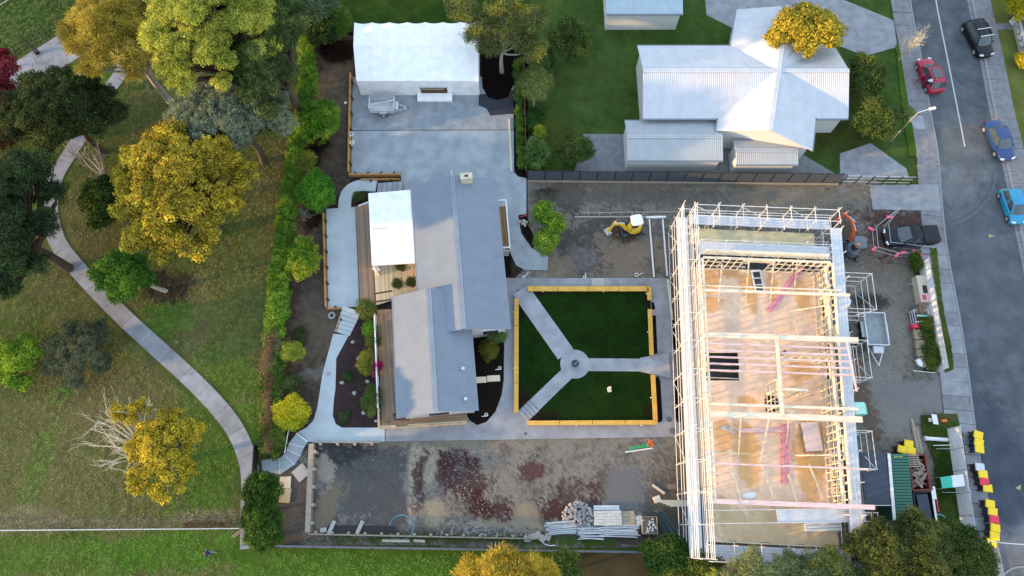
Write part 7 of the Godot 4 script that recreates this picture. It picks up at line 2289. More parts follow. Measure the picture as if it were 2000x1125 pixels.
# lobes: [centre, radii, clumps]; clumps sit through the outer shell of each lobe, thinner below
func crown(parent: Node3D, lobes: Array, cols: Array, kind: String, size: float, sd: int, mixed := 1.0) -> MultiMeshInstance3D:
	var rng := RandomNumberGenerator.new()
	rng.seed = sd
	var tf := []
	var cl := []
	for l in lobes:
		for k in l[2]:
			var d := Vector3(rng.randfn(), rng.randfn() + 0.35, rng.randfn()).normalized()
			if d.y < -0.35:
				d.y *= -0.4
				d = d.normalized()
			var r := pow(rng.randf(), 0.28)
			var bump := 1.0 + nz.get_noise_3d(d.x * 70.0 + sd, d.y * 70.0, d.z * 70.0 + l[0].x * 9.0) * 0.38
			var p: Vector3 = l[0] + d * l[1] * r * bump
			var s := size * rng.randf_range(0.65, 1.3)
			tf.append(Transform3D(Basis(Vector3(rng.randfn(), rng.randfn(), rng.randfn()).normalized(), rng.randf() * TAU).scaled(Vector3(s, s * 0.85, s)), p))
			var q := 0.5 + nz.get_noise_3d(p.x * 25.0, p.y * 25.0, p.z * 25.0 + sd * 7.0) * 1.3 * mixed + rng.randfn() * 0.16 * mixed
			var c: Color
			if cols.size() > 2 and q > 0.78:
				c = mixc(cols[1], cols[2], (q - 0.78) * 4.0)
			else:
				c = mixc(cols[0], cols[1], q / 0.78)
			var f := rng.randf_range(0.82, 1.18)
			cl.append(Color(c.r * f, c.g * f, c.b * f))
	var mm := MultiMesh.new()
	mm.transform_format = MultiMesh.TRANSFORM_3D
	mm.use_colors = true
	mm.mesh = puff(kind)
	mm.instance_count = tf.size()
	for k in tf.size():
		mm.set_instance_transform(k, tf[k])
		mm.set_instance_color(k, cl[k])
	var mi := MultiMeshInstance3D.new()
	mi.name = "crown"
	mi.multimesh = mm
	mi.material_override = M.leaf
	mi.set_meta("kind", "stuff")
	parent.add_child(mi, true)
	return mi

func limb(g: G, rng: RandomNumberGenerator, p: Vector3, q: Vector3, r0: float, r1: float, bend: float, steps := 4) -> void:
	var last := p
	var lr := r0
	var off := Vector3(rng.randfn(), rng.randfn() * 0.4, rng.randfn()) * bend
	for k in steps:
		var f := (k + 1.0) / steps
		var m := p.lerp(q, f) + off * sin(PI * f) + Vector3(0, sin(PI * f) * bend * 0.5, 0)
		var r := lerpf(r0, r1, f)
		g.tube(last, m, lr, r, 6)
		last = m
		lr = r

func tree(called: String, label: String, lobes: Array, cols: Array, kind: String, size: float, sd: int, category := "tree", bark := "bark", tr := 0.28, group := "", base := Vector3.INF) -> Node3D:
	var t := thing(called, label, category, group)
	var c := Vector3.ZERO
	var wsum := 0.0
	for l in lobes:
		c += l[0] * l[1].x
		wsum += l[1].x
	c /= wsum
	var b := Vector3(c.x, 0, c.z) if base == Vector3.INF else base
	var rng := RandomNumberGenerator.new()
	rng.seed = sd + 5
	var g := G.new()
	var fork := b.lerp(c, 0.45)
	limb(g, rng, b - Vector3.UP * 0.1, fork, tr * 1.25, tr * 0.8, tr * 0.6)
	for l in lobes:
		limb(g, rng, fork, l[0] + Vector3.DOWN * l[1].y * 0.2, tr * 0.55, tr * 0.15, 0.3)
		for k in 3:
			var e: Vector3 = l[0] + Vector3(rng.randfn(), rng.randf_range(-0.1, 0.5), rng.randfn()) * l[1] * 0.6
			limb(g, rng, fork.lerp(l[0], 0.6), e, tr * 0.28, tr * 0.08, 0.25, 3)
	obj("trunk", g, M[bark], t)
	crown(t, lobes, cols, kind, size, sd)
	t.position = b
	for ch in t.get_children():
		ch.position -= b
	return t

func bare_branches(t: Node3D, from: Vector3, tips: PackedVector3Array, r: float, m: Material, sd: int) -> void:
	var rng := RandomNumberGenerator.new()
	rng.seed = sd
	var g := G.new()
	for q in tips:
		limb(g, rng, from, q, r, r * 0.25, 0.35, 5)
		for k in 7:
			var f := rng.randf_range(0.35, 0.95)
			var p := from.lerp(q, f)
			var e := p + (q - from) * rng.randf_range(0.12, 0.28) + Vector3(rng.randfn(), rng.randfn() * 0.6, rng.randfn()) * from.distance_to(q) * 0.13
			limb(g, rng, p, e, r * 0.35, r * 0.12, 0.12, 3)
			limb(g, rng, p.lerp(e, 0.6), e + Vector3(rng.randfn(), rng.randfn() * 0.5, rng.randfn()) * 0.4, r * 0.18, r * 0.1, 0.05, 2)
	var o := obj("bare_branches", g, m, t)
	o.position -= t.position

# lobes scattered inside an ellipsoid so that the crown breaks into clumps
func scatter(o: Vector3, r: Vector3, n: int, lr: float, clumps: int, sd: int, dome := true) -> Array:
	var rng := RandomNumberGenerator.new()
	rng.seed = sd
	var out := []
	for k in n:
		var a := TAU * k * 0.381966 + rng.randfn() * 0.2
		var q := sqrt((k + 0.5) / n)
		var y := (sqrt(maxf(0.0, 1.0 - q * q)) if dome else rng.randf_range(-0.5, 0.5)) * r.y + rng.randfn() * 0.08 * r.y
		var s := lr * rng.randf_range(0.75, 1.25)
		out.append([o + Vector3(cos(a) * q * r.x * 0.86, y, sin(a) * q * r.z * 0.86), Vector3(s, s * 0.8, s), int(clumps * s * s / (lr * lr))])
	return out

func vegetation() -> void:
	var dark := [Color(0.025, 0.040, 0.014), Color(0.055, 0.075, 0.022), Color(0.09, 0.11, 0.03)]
	var lime := [Color(0.10, 0.17, 0.02), Color(0.19, 0.26, 0.03)]
	var green := [Color(0.045, 0.11, 0.015), Color(0.09, 0.17, 0.022), Color(0.12, 0.19, 0.03)]
	var gold := [Color(0.25, 0.20, 0.022), Color(0.46, 0.345, 0.035), Color(0.68, 0.52, 0.05)]
	# park trees
	var t := tree("golden_tree", "wispy golden tree by the sports field path", scatter(Vector3(-35.25, 9.50, -41.89), Vector3(4.3, 3.0, 5.4), 52, 0.9, 16, 1), [Color(0.24, 0.19, 0.03), Color(0.50, 0.39, 0.06), Color(0.66, 0.50, 0.09)], "needle", 0.5, 101, "tree", "bark_pale", 0.3, "park trees")
	bare_branches(t, Vector3(-34.82, 7.50, -41.97), v3([-34.00, 12.20, -42.25, -32.70, 12.20, -41.70, -31.84, 11.50, -40.66, -34.55, 12.00, -39.98, -32.94, 11.80, -39.07, -32.19, 9.00, -39.38, -33.78, 6.50, -38.74]), 0.07, M.bark_pale, 21)
	tree("tall_tree", "tall yellow green sunlit tree with cauliflower clumps at the top edge", scatter(Vector3(-25.17, 12.50, -39.56), Vector3(5.7, 4.8, 6.0), 70, 0.95, 54, 2), [Color(0.27, 0.31, 0.045), Color(0.46, 0.48, 0.075), Color(0.56, 0.54, 0.08)], "small", 0.36, 102, "tree", "bark", 0.45, "park trees")
	tree("tall_tree", "shaded side of the tall sunlit tree, built as a darker crown beside the hedge", scatter(Vector3(-21.10, 9.50, -39.55), Vector3(3.0, 4.0, 6.8), 34, 0.95, 50, 3), [Color(0.05, 0.085, 0.025), Color(0.10, 0.15, 0.045), Color(0.15, 0.20, 0.05)], "small", 0.38, 103, "tree", "bark", 0.4, "park trees")  # far side of the sunlit tree, its shade painted as darker leaf colours
	tree("grey_tree", "grey green round clumped tree below the sunlit tree", scatter(Vector3(-24.86, 7.50, -34.75), Vector3(6.0, 2.7, 3.9), 32, 1.02, 62, 4), [Color(0.17, 0.21, 0.135), Color(0.27, 0.32, 0.21), Color(0.32, 0.34, 0.19)], "small", 0.32, 104, "tree", "bark", 0.3, "park trees")
	tree("autumn_tree", "wide golden autumn tree in the middle of the park lawn", scatter(Vector3(-28.16, 7.00, -27.59), Vector3(6.2, 3.8, 7.3), 84, 0.85, 19, 5), gold, "broad", 0.42, 105, "tree", "bark", 0.35, "park trees")
	t = tree("dark_tree", "dark spreading evergreen over the park path near the red tree", scatter(Vector3(-41.01, 6.00, -36.02), Vector3(5.9, 2.8, 4.2), 44, 1.0, 36, 6), dark, "small", 0.42, 106, "tree", "bark", 0.3, "park trees")
	bare_branches(t, Vector3(-39.96, 0.60, -32.88), v3([-41.29, 3.50, -34.29, -40.49, 3.20, -34.75, -39.79, 3.00, -35.04, -42.02, 3.00, -34.03]), 0.12, M.bark_pale, 1)
	tree("dark_tree", "large dark green tree at the left edge beside the path bend", scatter(Vector3(-41.73, 8.00, -23.49), Vector3(4.9, 3.6, 8.0), 66, 1.0, 38, 7), [Color(0.025, 0.045, 0.018), Color(0.055, 0.09, 0.032), Color(0.08, 0.12, 0.035)], "small", 0.42, 107, "tree", "bark", 0.4, "park trees")
	tree("dark_tree", "dark green low tree tucked under the wide golden tree", scatter(Vector3(-37.31, 3.20, -28.61), Vector3(1.8, 1.4, 2.4), 7, 0.9, 50, 8), [Color(0.02, 0.045, 0.01), Color(0.05, 0.085, 0.015)], "broad", 0.5, 108, "tree", "bark", 0.15, "park trees")
	tree("leaning_tree", "small bright green tree leaning from a bare patch towards the path", scatter(Vector3(-34.59, 3.00, -21.50), Vector3(2.7, 1.3, 2.4), 22, 0.62, 22, 9), [Color(0.05, 0.14, 0.018), Color(0.11, 0.23, 0.025), Color(0.15, 0.27, 0.03)], "broad", 0.36, 109, "tree", "bark_pale", 0.18, "park trees", Vector3(-32.22, 0.0, -21.20))
	tree("grey_bush", "grey green bush left of the park path", scatter(Vector3(-37.63, 1.50, -14.84), Vector3(3.2, 1.4, 3.3), 26, 0.7, 26, 10), [Color(0.075, 0.09, 0.05), Color(0.13, 0.15, 0.085), Color(0.20, 0.18, 0.08)], "fine", 0.38, 110, "bush", "bark", 0.15, "park bushes")
	tree("lime_bush", "bright lime bush at the left edge of the park", scatter(Vector3(-43.08, 1.60, -13.99), Vector3(2.3, 1.3, 2.5), 18, 0.62, 26, 11), [Color(0.10, 0.19, 0.02), Color(0.23, 0.34, 0.025), Color(0.30, 0.42, 0.035)], "broad", 0.38, 111, "bush", "bark", 0.15, "park bushes")
	t = tree("bare_golden_tree", "half bare golden tree alone on the lower lawn", scatter(Vector3(-27.38, 4.40, -5.82), Vector3(3.0, 1.8, 4.0), 40, 0.52, 10, 12) + [[Vector3(-31.48, 5.20, -9.06), Vector3(0.8, 0.6, 0.7), 18], [Vector3(-29.72, 5.50, -9.22), Vector3(0.7, 0.6, 0.7), 18], [Vector3(-30.41, 5.20, -8.37), Vector3(0.5, 0.4, 0.5), 9]], [Color(0.30, 0.24, 0.02), Color(0.52, 0.40, 0.035), Color(0.70, 0.50, 0.04)], "broad", 0.38, 112, "tree", "bark_pale", 0.22, "park trees", Vector3(-28.68, 0.0, -5.56))
	bare_branches(t, Vector3(-28.98, 3.50, -5.92), v3([-33.54, 5.00, -7.75, -33.64, 4.80, -6.49, -32.49, 4.60, -4.85, -33.08, 5.20, -8.45, -32.46, 5.40, -8.99, -31.72, 5.20, -8.78, -32.14, 5.00, -7.27, -30.84, 5.60, -9.61, -28.93, 5.80, -9.78, -29.94, 5.40, -9.23, -30.57, 4.60, -4.35, -31.41, 4.80, -6.10]), 0.07, mat("bark_white", Color(0.62, 0.55, 0.42), 0.85), 3)
	tree("red_tree", "deep red leaved tree at the left edge near the field", scatter(Vector3(-50.87, 3.20, -40.53), Vector3(2.9, 1.7, 4.6), 26, 0.75, 22, 13), [Color(0.08, 0.008, 0.012), Color(0.19, 0.018, 0.03), Color(0.24, 0.04, 0.05)], "broad", 0.42, 113, "tree", "bark", 0.2, "park trees")
	tree("red_tree", "low brownish red shrub below the deep red tree", scatter(Vector3(-50.71, 1.20, -37.32), Vector3(1.5, 0.8, 1.8), 5, 0.8, 30, 14), [Color(0.06, 0.03, 0.012), Color(0.10, 0.05, 0.018)], "broad", 0.5, 114, "shrub", "bark", 0.1)
	# hedge: one long clipped row
	t = thing("hedge", "long clipped green hedge between the park lawn and the garden", "hedge")
	var hl := smooth_line(v2([-21.75, -51.56, -21.38, -46.28, -21.09, -41.86, -21.27, -37.63, -21.44, -33.00, -21.55, -28.57, -21.55, -24.34, -21.42, -20.29, -21.41, -17.36, -21.30, -14.53, -21.06, -11.78, -20.83, -9.11, -20.39, -6.87]), 8)
	var lob := []
	for k in hl.size():
		var wd := 0.95
		lob.append([Vector3(hl[k].x, 0.75, hl[k].y), Vector3(wd, 0.75, 0.8), 26])
	crown(t, lob.slice(0, 66), [Color(0.085, 0.18, 0.02), Color(0.18, 0.32, 0.03), Color(0.25, 0.36, 0.045)], "hedge", 0.36, 120)
	crown(t, lob.slice(66), [Color(0.07, 0.13, 0.02), Color(0.15, 0.21, 0.035), Color(0.22, 0.15, 0.09)], "hedge", 0.36, 121)
	var hg := G.new()
	for k in range(0, hl.size() - 1, 3):
		hg.tube(Vector3(hl[k].x, 0, hl[k].y), Vector3(hl[k].x, 0.9, hl[k].y), 0.05, 0.03, 5)
	obj("stems", hg, M.bark, t)
	t = thing("trailing_plants", "strip of brown dead leaves and twigs along the lower hedge top", "dead leaves")
	lob = []
	for k in range(70, hl.size(), 2):
		lob.append([Vector3(hl[k].x - 0.05, 1.42, hl[k].y), Vector3(0.35, 0.12, 0.5), 9])
	crown(t, lob, [Color(0.16, 0.09, 0.05), Color(0.24, 0.15, 0.09)], "fine", 0.3, 122)
	# clipped shrubs and small trees of the garden
	for s in [[Vector3(-19.07, 2.20, -38.09), Vector3(1.95, 1.5, 2.1), [Color(0.065, 0.182, 0.016), Color(0.156, 0.312, 0.026), Color(0.260, 0.364, 0.039)], "large round bright green tree by the driveway garden"], [Vector3(-20.06, 1.10, -34.31), Vector3(0.85, 0.8, 0.95), [Color(0.143, 0.182, 0.026), Color(0.260, 0.286, 0.039)], "small olive yellow shrub between the two round green trees"], [Vector3(-18.62, 1.90, -30.51), Vector3(1.55, 1.4, 1.9), [Color(0.052, 0.182, 0.016), Color(0.117, 0.299, 0.023)], "round fresh green tree beside the terrace path bend"], [Vector3(-19.12, 1.80, -23.72), Vector3(1.35, 1.4, 1.9), [Color(0.078, 0.182, 0.016), Color(0.182, 0.286, 0.026), Color(0.390, 0.416, 0.039)], "oval green tree with a yellow lower edge beside the hedge"], [Vector3(-19.51, 1.00, -15.06), Vector3(0.95, 0.7, 0.85), [Color(0.208, 0.273, 0.039), Color(0.364, 0.429, 0.052)], "pale lime shrub at the lower hedge"], [Vector3(-19.30, 0.70, -12.27), Vector3(0.8, 0.65, 0.8), [Color(0.039, 0.078, 0.026), Color(0.078, 0.117, 0.039)], "small dark round shrub below the pale lime shrub"], [Vector3(-18.87, 1.20, -9.68), Vector3(1.45, 1.0, 1.3), [Color(0.260, 0.312, 0.019), Color(0.494, 0.481, 0.026), Color(0.598, 0.520, 0.026)], "yellow shrub above the fan of steps"], [Vector3(-13.25, 1.00, -19.03), Vector3(0.8, 0.8, 0.9), [Color(0.065, 0.111, 0.026), Color(0.130, 0.169, 0.039)], "olive shrub at the top of the terrace steps"], [Vector3(-12.79, 0.80, -17.25), Vector3(0.5, 0.6, 0.6), [Color(0.065, 0.195, 0.019), Color(0.117, 0.260, 0.026)], "small bright green shrub by the white rail"], [Vector3(-12.49, 0.80, -16.20), Vector3(0.6, 0.6, 0.7), [Color(0.052, 0.091, 0.019), Color(0.091, 0.130, 0.026)], "dark green shrub by the white rail above the pink flowers"], [Vector3(-12.78, 0.90, -14.20), Vector3(0.75, 0.75, 0.95), [Color(0.091, 0.143, 0.026), Color(0.208, 0.234, 0.039)], "olive shrub left of the pink flowers"], [Vector3(-12.15, 0.90, -10.88), Vector3(0.7, 0.75, 1.25), [Color(0.078, 0.130, 0.026), Color(0.169, 0.208, 0.039)], "olive shrub at the lower end of the white rail"], [Vector3(-1.29, 0.70, -16.70), Vector3(0.75, 0.55, 0.55), [Color(0.078, 0.143, 0.026), Color(0.182, 0.247, 0.078)], "pale green shrub under the house roof corner"], [Vector3(-2.06, 0.60, -15.40), Vector3(0.75, 0.6, 0.95), [Color(0.065, 0.078, 0.016), Color(0.169, 0.156, 0.026)], "olive brown shrub in the black bed by the courtyard"], [Vector3(-14.48, 0.30, -9.43), Vector3(0.3, 0.25, 0.35), [Color(0.039, 0.065, 0.026), Color(0.078, 0.117, 0.039)], "tiny shrub at the lower end of the brown bed"], [Vector3(-14.55, 0.30, -13.05), Vector3(0.3, 0.2, 0.25), [Color(0.039, 0.078, 0.026), Color(0.065, 0.104, 0.026)], "tiny dark shrub in the middle of the brown bed"], [Vector3(-19.24, 0.50, -16.76), Vector3(0.6, 0.4, 0.8), [Color(0.052, 0.078, 0.026), Color(0.091, 0.104, 0.039)], "sparse low shrub on the bare soil by the hedge"], [Vector3(-14.94, 0.50, -30.69), Vector3(0.5, 0.4, 0.35), [Color(0.039, 0.065, 0.026), Color(0.078, 0.104, 0.026)], "low shrub inside the curve of the pale path"]]:
		var big: bool = s[1].x > 1.2
		var n := int(110.0 * s[1].x * s[1].z) + 14
		tree("garden_shrub" if not big else "garden_tree", s[3], [[s[0], s[1], n]], s[2], "small" if big else "fine", 0.4 if big else 0.34, int(s[0].x * 31 + s[0].z * 17), "shrub" if not big else "tree", "bark", 0.09 if big else 0.05, "garden shrubs and trees")
	tree("flowering_shrub", "pink flowering shrub beside the white veranda rail", [[Vector3(-12.01, 0.80, -13.81), Vector3(0.4, 0.5, 0.75), 50]], [Color(0.35, 0.01, 0.10), Color(0.55, 0.02, 0.18), Color(0.06, 0.1, 0.02)], "small", 0.3, 140, "shrub", "bark", 0.05)
	t = tree("dry_shrub", "pale leafless shrub at the hedge below the round green tree", [[Vector3(-19.93, 0.80, -28.73), Vector3(0.3, 0.25, 0.3), 5]], [Color(0.2, 0.2, 0.12), Color(0.3, 0.3, 0.2)], "fine", 0.25, 141, "shrub", "bark_pale", 0.05)
	bare_branches(t, Vector3(-20.23, 0.10, -28.74), v3([-20.43, 1.00, -28.96, -20.09, 1.10, -29.29, -19.61, 1.00, -29.07, -19.29, 0.90, -28.57, -19.79, 0.70, -28.13]), 0.035, M.bark_pale, 9)
	tree("hedge_shrub", "tall clipped dark green hedge shrub at the end of the park path", [[Vector3(-20.52, 1.60, -3.16), Vector3(1.45, 1.5, 1.4), 230], [Vector3(-20.47, 1.50, -1.17), Vector3(1.5, 1.5, 1.6), 240], [Vector3(-20.24, 1.20, 0.20), Vector3(1.4, 1.2, 1.1), 160]], [Color(0.022, 0.06, 0.01), Color(0.05, 0.11, 0.016), Color(0.15, 0.20, 0.03)], "hedge", 0.4, 142, "shrub", "bark", 0.12)
	# top of the garden
	tree("grey_tree", "grey green tree behind the hedge at the top edge", scatter(Vector3(-20.07, 4.50, -49.57), Vector3(2.2, 1.6, 1.8), 6, 1.0, 55, 31), [Color(0.06, 0.10, 0.045), Color(0.13, 0.18, 0.09)], "small", 0.5, 143, "tree", "bark", 0.2, "trees at the top edge")
	tree("palm_shrub", "spiky green shrub left of the marquee corner", scatter(Vector3(-18.12, 1.60, -50.15), Vector3(0.9, 0.8, 0.9), 3, 0.8, 50, 32), [Color(0.05, 0.12, 0.02), Color(0.10, 0.19, 0.03)], "needle", 0.6, 144, "shrub", "bark", 0.1)
	tree("dark_tree", "dark green bush between the tall tree and the marquee", scatter(Vector3(-19.72, 1.80, -49.32), Vector3(1.4, 1.0, 1.6), 5, 0.8, 40, 33), [Color(0.02, 0.045, 0.012), Color(0.05, 0.09, 0.02)], "broad", 0.5, 145, "bush", "bark", 0.1)
	t = thing("pale_trunk", "pale smooth tree trunk leaning out of the top edge", "tree")
	var g := G.new()
	var rng := RandomNumberGenerator.new()
	rng.seed = 4
	var pb := Vector3(-24.74, 0.0, -52.76)
	limb(g, rng, pb, pb + Vector3(-0.3, 9.0, -0.6), 0.36, 0.22, 0.15, 5)
	obj("trunk", g, M.bark_pale, t)
	crown(t, scatter(pb + Vector3(-0.3, 10.0, -0.6), Vector3(3.4, 2.2, 3.0), 8, 1.4, 50, 34), [Color(0.05, 0.085, 0.03), Color(0.10, 0.15, 0.05)], "small", 0.6, 146)
	settle(t)
	# gum tree over the marquee corner
	t = tree("overhanging_tree", "open crowned tree with pale limbs overhanging the white marquee", [[Vector3(-4.70, 7.00, -47.46), Vector3(1.6, 0.9, 1.3), 55], [Vector3(-2.71, 6.50, -45.76), Vector3(1.2, 0.8, 1.2), 45], [Vector3(-0.73, 8.00, -46.87), Vector3(2.0, 1.0, 1.2), 75], [Vector3(1.69, 8.00, -45.37), Vector3(1.7, 1.0, 1.4), 75], [Vector3(0.25, 6.50, -44.56), Vector3(1.4, 0.9, 1.2), 45], [Vector3(-2.23, 5.50, -44.17), Vector3(1.0, 0.7, 0.9), 34], [Vector3(1.97, 6.00, -43.77), Vector3(1.4, 0.9, 1.3), 55], [Vector3(-3.98, 5.80, -45.44), Vector3(0.8, 0.5, 0.8), 18]], [Color(0.10, 0.12, 0.035), Color(0.19, 0.20, 0.06), Color(0.38, 0.32, 0.05)], "fine", 0.55, 147, "tree", "bark_pale", 0.22, "trees at the top edge")
	tree("boundary_tree", "grey green feathery tree right of the mulch bed", scatter(Vector3(2.12, 3.20, -40.95), Vector3(1.3, 1.2, 1.9), 6, 0.85, 40, 35), [Color(0.09, 0.13, 0.035), Color(0.18, 0.22, 0.06)], "fine", 0.45, 148, "tree", "bark_pale", 0.1, "boundary planting")
	for s in [[Vector3(2.79, 1.40, -37.19), Vector3(0.5, 0.6, 0.9), [Color(0.20, 0.24, 0.02), Color(0.34, 0.34, 0.03)], "yellow green shrub at the boundary right of the driveway"], [Vector3(2.50, 1.60, -34.87), Vector3(1.1, 1.0, 1.6), [Color(0.06, 0.13, 0.03), Color(0.13, 0.21, 0.06)], "green shrub in the corner by the dark panel fence"], [Vector3(2.62, 0.90, -34.14), Vector3(1.1, 0.8, 0.8), [Color(0.06, 0.17, 0.015), Color(0.12, 0.25, 0.02)], "bright green shrub touching the dark panel fence"], [Vector3(2.33, 0.80, -39.19), Vector3(0.9, 0.6, 1.6), [Color(0.03, 0.08, 0.015), Color(0.06, 0.12, 0.02)], "dark green shrub behind the brown boundary fence"], [Vector3(3.27, 1.50, -45.17), Vector3(1.0, 1.0, 2.4), [Color(0.04, 0.09, 0.02), Color(0.09, 0.15, 0.04)], "green shrub behind the feathery boundary tree"]]:
		tree("boundary_shrub", s[3], [[s[0], s[1], int(90.0 * s[1].x * s[1].z) + 16]], s[2], "small", 0.36, int(s[0].x * 13 - s[0].z * 11), "shrub", "bark", 0.06, "boundary planting")
	for k in 11:
		var p := Vector3(0.65, 0.50, -46.59).lerp(Vector3(0.96, 0.50, -33.79), (k + 0.4) / 11.0)
		tree("strip_plant", "low green plant, " + ["topmost", "second", "third", "fourth", "fifth", "sixth", "seventh", "eighth", "ninth", "tenth", "lowest"][k] + " in the narrow strip right of the driveway", [[p, Vector3(0.45, 0.45, 0.6), 24]], [Color(0.05, 0.11, 0.02), Color(0.11, 0.20, 0.03)], "small", 0.32, 300 + k, "plant", "bark", 0.03, "plants in the driveway strip")
	# three crowned tree by the curved drive
	tree("lobed_tree", "three clumped fresh green tree beside the curved drive", [[Vector3(2.90, 2.60, -27.91), Vector3(1.0, 0.9, 1.0), 110], [Vector3(3.94, 2.40, -26.80), Vector3(0.95, 0.9, 1.0), 105], [Vector3(3.20, 2.40, -25.25), Vector3(1.1, 0.9, 1.15), 125]], [Color(0.06, 0.16, 0.015), Color(0.13, 0.26, 0.025), Color(0.17, 0.29, 0.03)], "small", 0.38, 150, "tree", "bark", 0.1)
	# bottom edge
	tree("golden_tree", "feathery golden orange tree at the bottom edge", scatter(Vector3(-0.31, 4.00, 3.50), Vector3(4.0, 2.0, 2.0), 34, 0.7, 15, 41), [Color(0.30, 0.23, 0.03), Color(0.55, 0.40, 0.05), Color(0.72, 0.50, 0.06)], "needle", 0.5, 151, "tree", "bark", 0.2, "trees along the bottom edge")
	tree("green_bush", "green bush right of the golden orange tree at the bottom edge", scatter(Vector3(3.68, 2.20, 3.10), Vector3(1.5, 1.2, 1.4), 5, 0.9, 40, 42), [Color(0.05, 0.10, 0.02), Color(0.12, 0.16, 0.03)], "small", 0.45, 152, "bush", "bark", 0.1, "trees along the bottom edge")
	tree("green_bush", "dark green bush at the foot of the left scaffold", scatter(Vector3(12.28, 2.00, 1.73), Vector3(1.7, 1.3, 1.4), 7, 0.85, 50, 43), [Color(0.03, 0.07, 0.012), Color(0.07, 0.12, 0.02), Color(0.16, 0.20, 0.03)], "broad", 0.42, 153, "bush", "bark", 0.1, "trees along the bottom edge")
	tree("olive_bush", "rounded olive bush below the left scaffold foot", scatter(Vector3(14.09, 2.20, 3.10), Vector3(2.2, 1.4, 1.4), 7, 0.95, 60, 44), [Color(0.06, 0.09, 0.015), Color(0.12, 0.145, 0.025), Color(0.16, 0.18, 0.03)], "fine", 0.42, 154, "bush", "bark", 0.1, "trees along the bottom edge")
	tree("grey_tree", "pale grey green feathery tree below the plywood floor end", scatter(Vector3(18.59, 4.00, 3.22), Vector3(3.7, 2.0, 2.0), 30, 0.7, 18, 45), [Color(0.14, 0.18, 0.06), Color(0.26, 0.29, 0.13), Color(0.30, 0.34, 0.05)], "fine", 0.4, 155, "tree", "bark", 0.2, "trees along the bottom edge")
	tree("grey_tree", "olive green tree between the pale feathery tree and the dark street tree", scatter(Vector3(23.70, 3.80, 3.30), Vector3(2.8, 1.8, 2.0), 24, 0.7, 20, 46), [Color(0.08, 0.11, 0.035), Color(0.17, 0.20, 0.07), Color(0.26, 0.25, 0.05)], "small", 0.38, 156, "tree", "bark", 0.2, "trees along the bottom edge")
	tree("street_tree", "large dark olive tree hiding the lower end of the green container", scatter(Vector3(29.46, 4.40, 1.40), Vector3(4.5, 2.2, 3.0), 40, 0.85, 26, 47), [Color(0.045, 0.06, 0.018), Color(0.095, 0.115, 0.03), Color(0.15, 0.16, 0.04)], "small", 0.4, 157, "tree", "bark", 0.3, "trees along the bottom edge")
	tree("street_tree", "dark green tree at the bottom edge beside the lowest wheelie bin", scatter(Vector3(33.83, 3.80, 1.78), Vector3(2.5, 1.9, 2.6), 24, 0.75, 26, 48), [Color(0.035, 0.065, 0.016), Color(0.08, 0.12, 0.026)], "small", 0.4, 158, "tree", "bark", 0.25, "trees along the bottom edge")
	tree("golden_tree", "small yellow leaved tree in front of the large dark olive tree", scatter(Vector3(28.52, 4.60, 2.76), Vector3(1.2, 0.8, 0.7), 4, 0.6, 26, 49), [Color(0.2, 0.16, 0.02), Color(0.50, 0.36, 0.03)], "broad", 0.4, 159, "tree", "bark", 0.1, "trees along the bottom edge")
	# street side greenery
	tree("yellow_shrub", "bright yellow green shrub in the top right corner", scatter(Vector3(53.91, 1.80, -52.80), Vector3(2.0, 1.3, 1.6), 7, 0.9, 55, 51), [Color(0.22, 0.23, 0.01), Color(0.42, 0.38, 0.015)], "small", 0.45, 160, "shrub", "bark", 0.1)
	tree("yellow_shrub", "small yellow shrub at the right edge below the garden wall", [[Vector3(53.42, 0.90, -46.41), Vector3(0.7, 0.6, 0.9), 50]], [Color(0.25, 0.24, 0.01), Color(0.44, 0.36, 0.02)], "small", 0.4, 161, "shrub", "bark", 0.06)
	t = thing("bare_sapling", "upright leafless sapling with pale twigs on the verge by the red car", "tree")
	var b0 := Vector3(40.92, 0.10, -47.04)
	g = G.new()
	limb(g, rng, b0, b0 + Vector3(0, 1.4, 0), 0.06, 0.05, 0.03, 3)
	obj("trunk", g, M.bark_white, t)
	var tips := PackedVector3Array()
	for k in 12:
		tips.append(b0 + Vector3(rng.randfn() * 0.28, 3.9 + rng.randfn() * 0.5, rng.randfn() * 0.28))
	bare_branches(t, b0 + Vector3(0, 0.8, 0), tips, 0.045, M.bark_white, 12)
	settle(t)
	for s in [[Vector3(37.75, 0.70, -23.80), Vector3(0.5, 0.6, 0.9), "leafy shrub at the top end of the wrapped street fence"], [Vector3(37.56, 0.60, -17.45), Vector3(0.5, 0.5, 1.3), "green shrub behind the wrapped fence beside the crate"], [Vector3(37.44, 0.60, -15.07), Vector3(0.6, 0.55, 1.5), "green shrub behind the wrapped fence beside the timber stack"]]:
		tree("fence_shrub", s[2], [[s[0], s[1], int(80.0 * s[1].x * s[1].z) + 16]], [Color(0.06, 0.10, 0.015), Color(0.12, 0.15, 0.025)], "fine", 0.36, int(s[0].z * 19), "shrub", "bark", 0.05, "shrubs behind the street fence")
	tree("verge_plant", "tufted pale plant on the verge under the street lamp", [[Vector3(40.48, 0.40, -40.37), Vector3(0.5, 0.4, 0.6), 26]], [Color(0.12, 0.19, 0.04), Color(0.2, 0.27, 0.08)], "fine", 0.35, 170, "plant", "bark", 0.04)
	# neighbour's planting
	tree("yellow_tree", "yellow autumn tree beside the pale roofed neighbouring house", scatter(Vector3(29.06, 4.20, -46.47), Vector3(3.2, 1.8, 2.6), 10, 1.15, 55, 61), [Color(0.30, 0.24, 0.03), Color(0.48, 0.38, 0.04)], "broad", 0.5, 171, "tree", "bark", 0.2, "neighbour's trees")
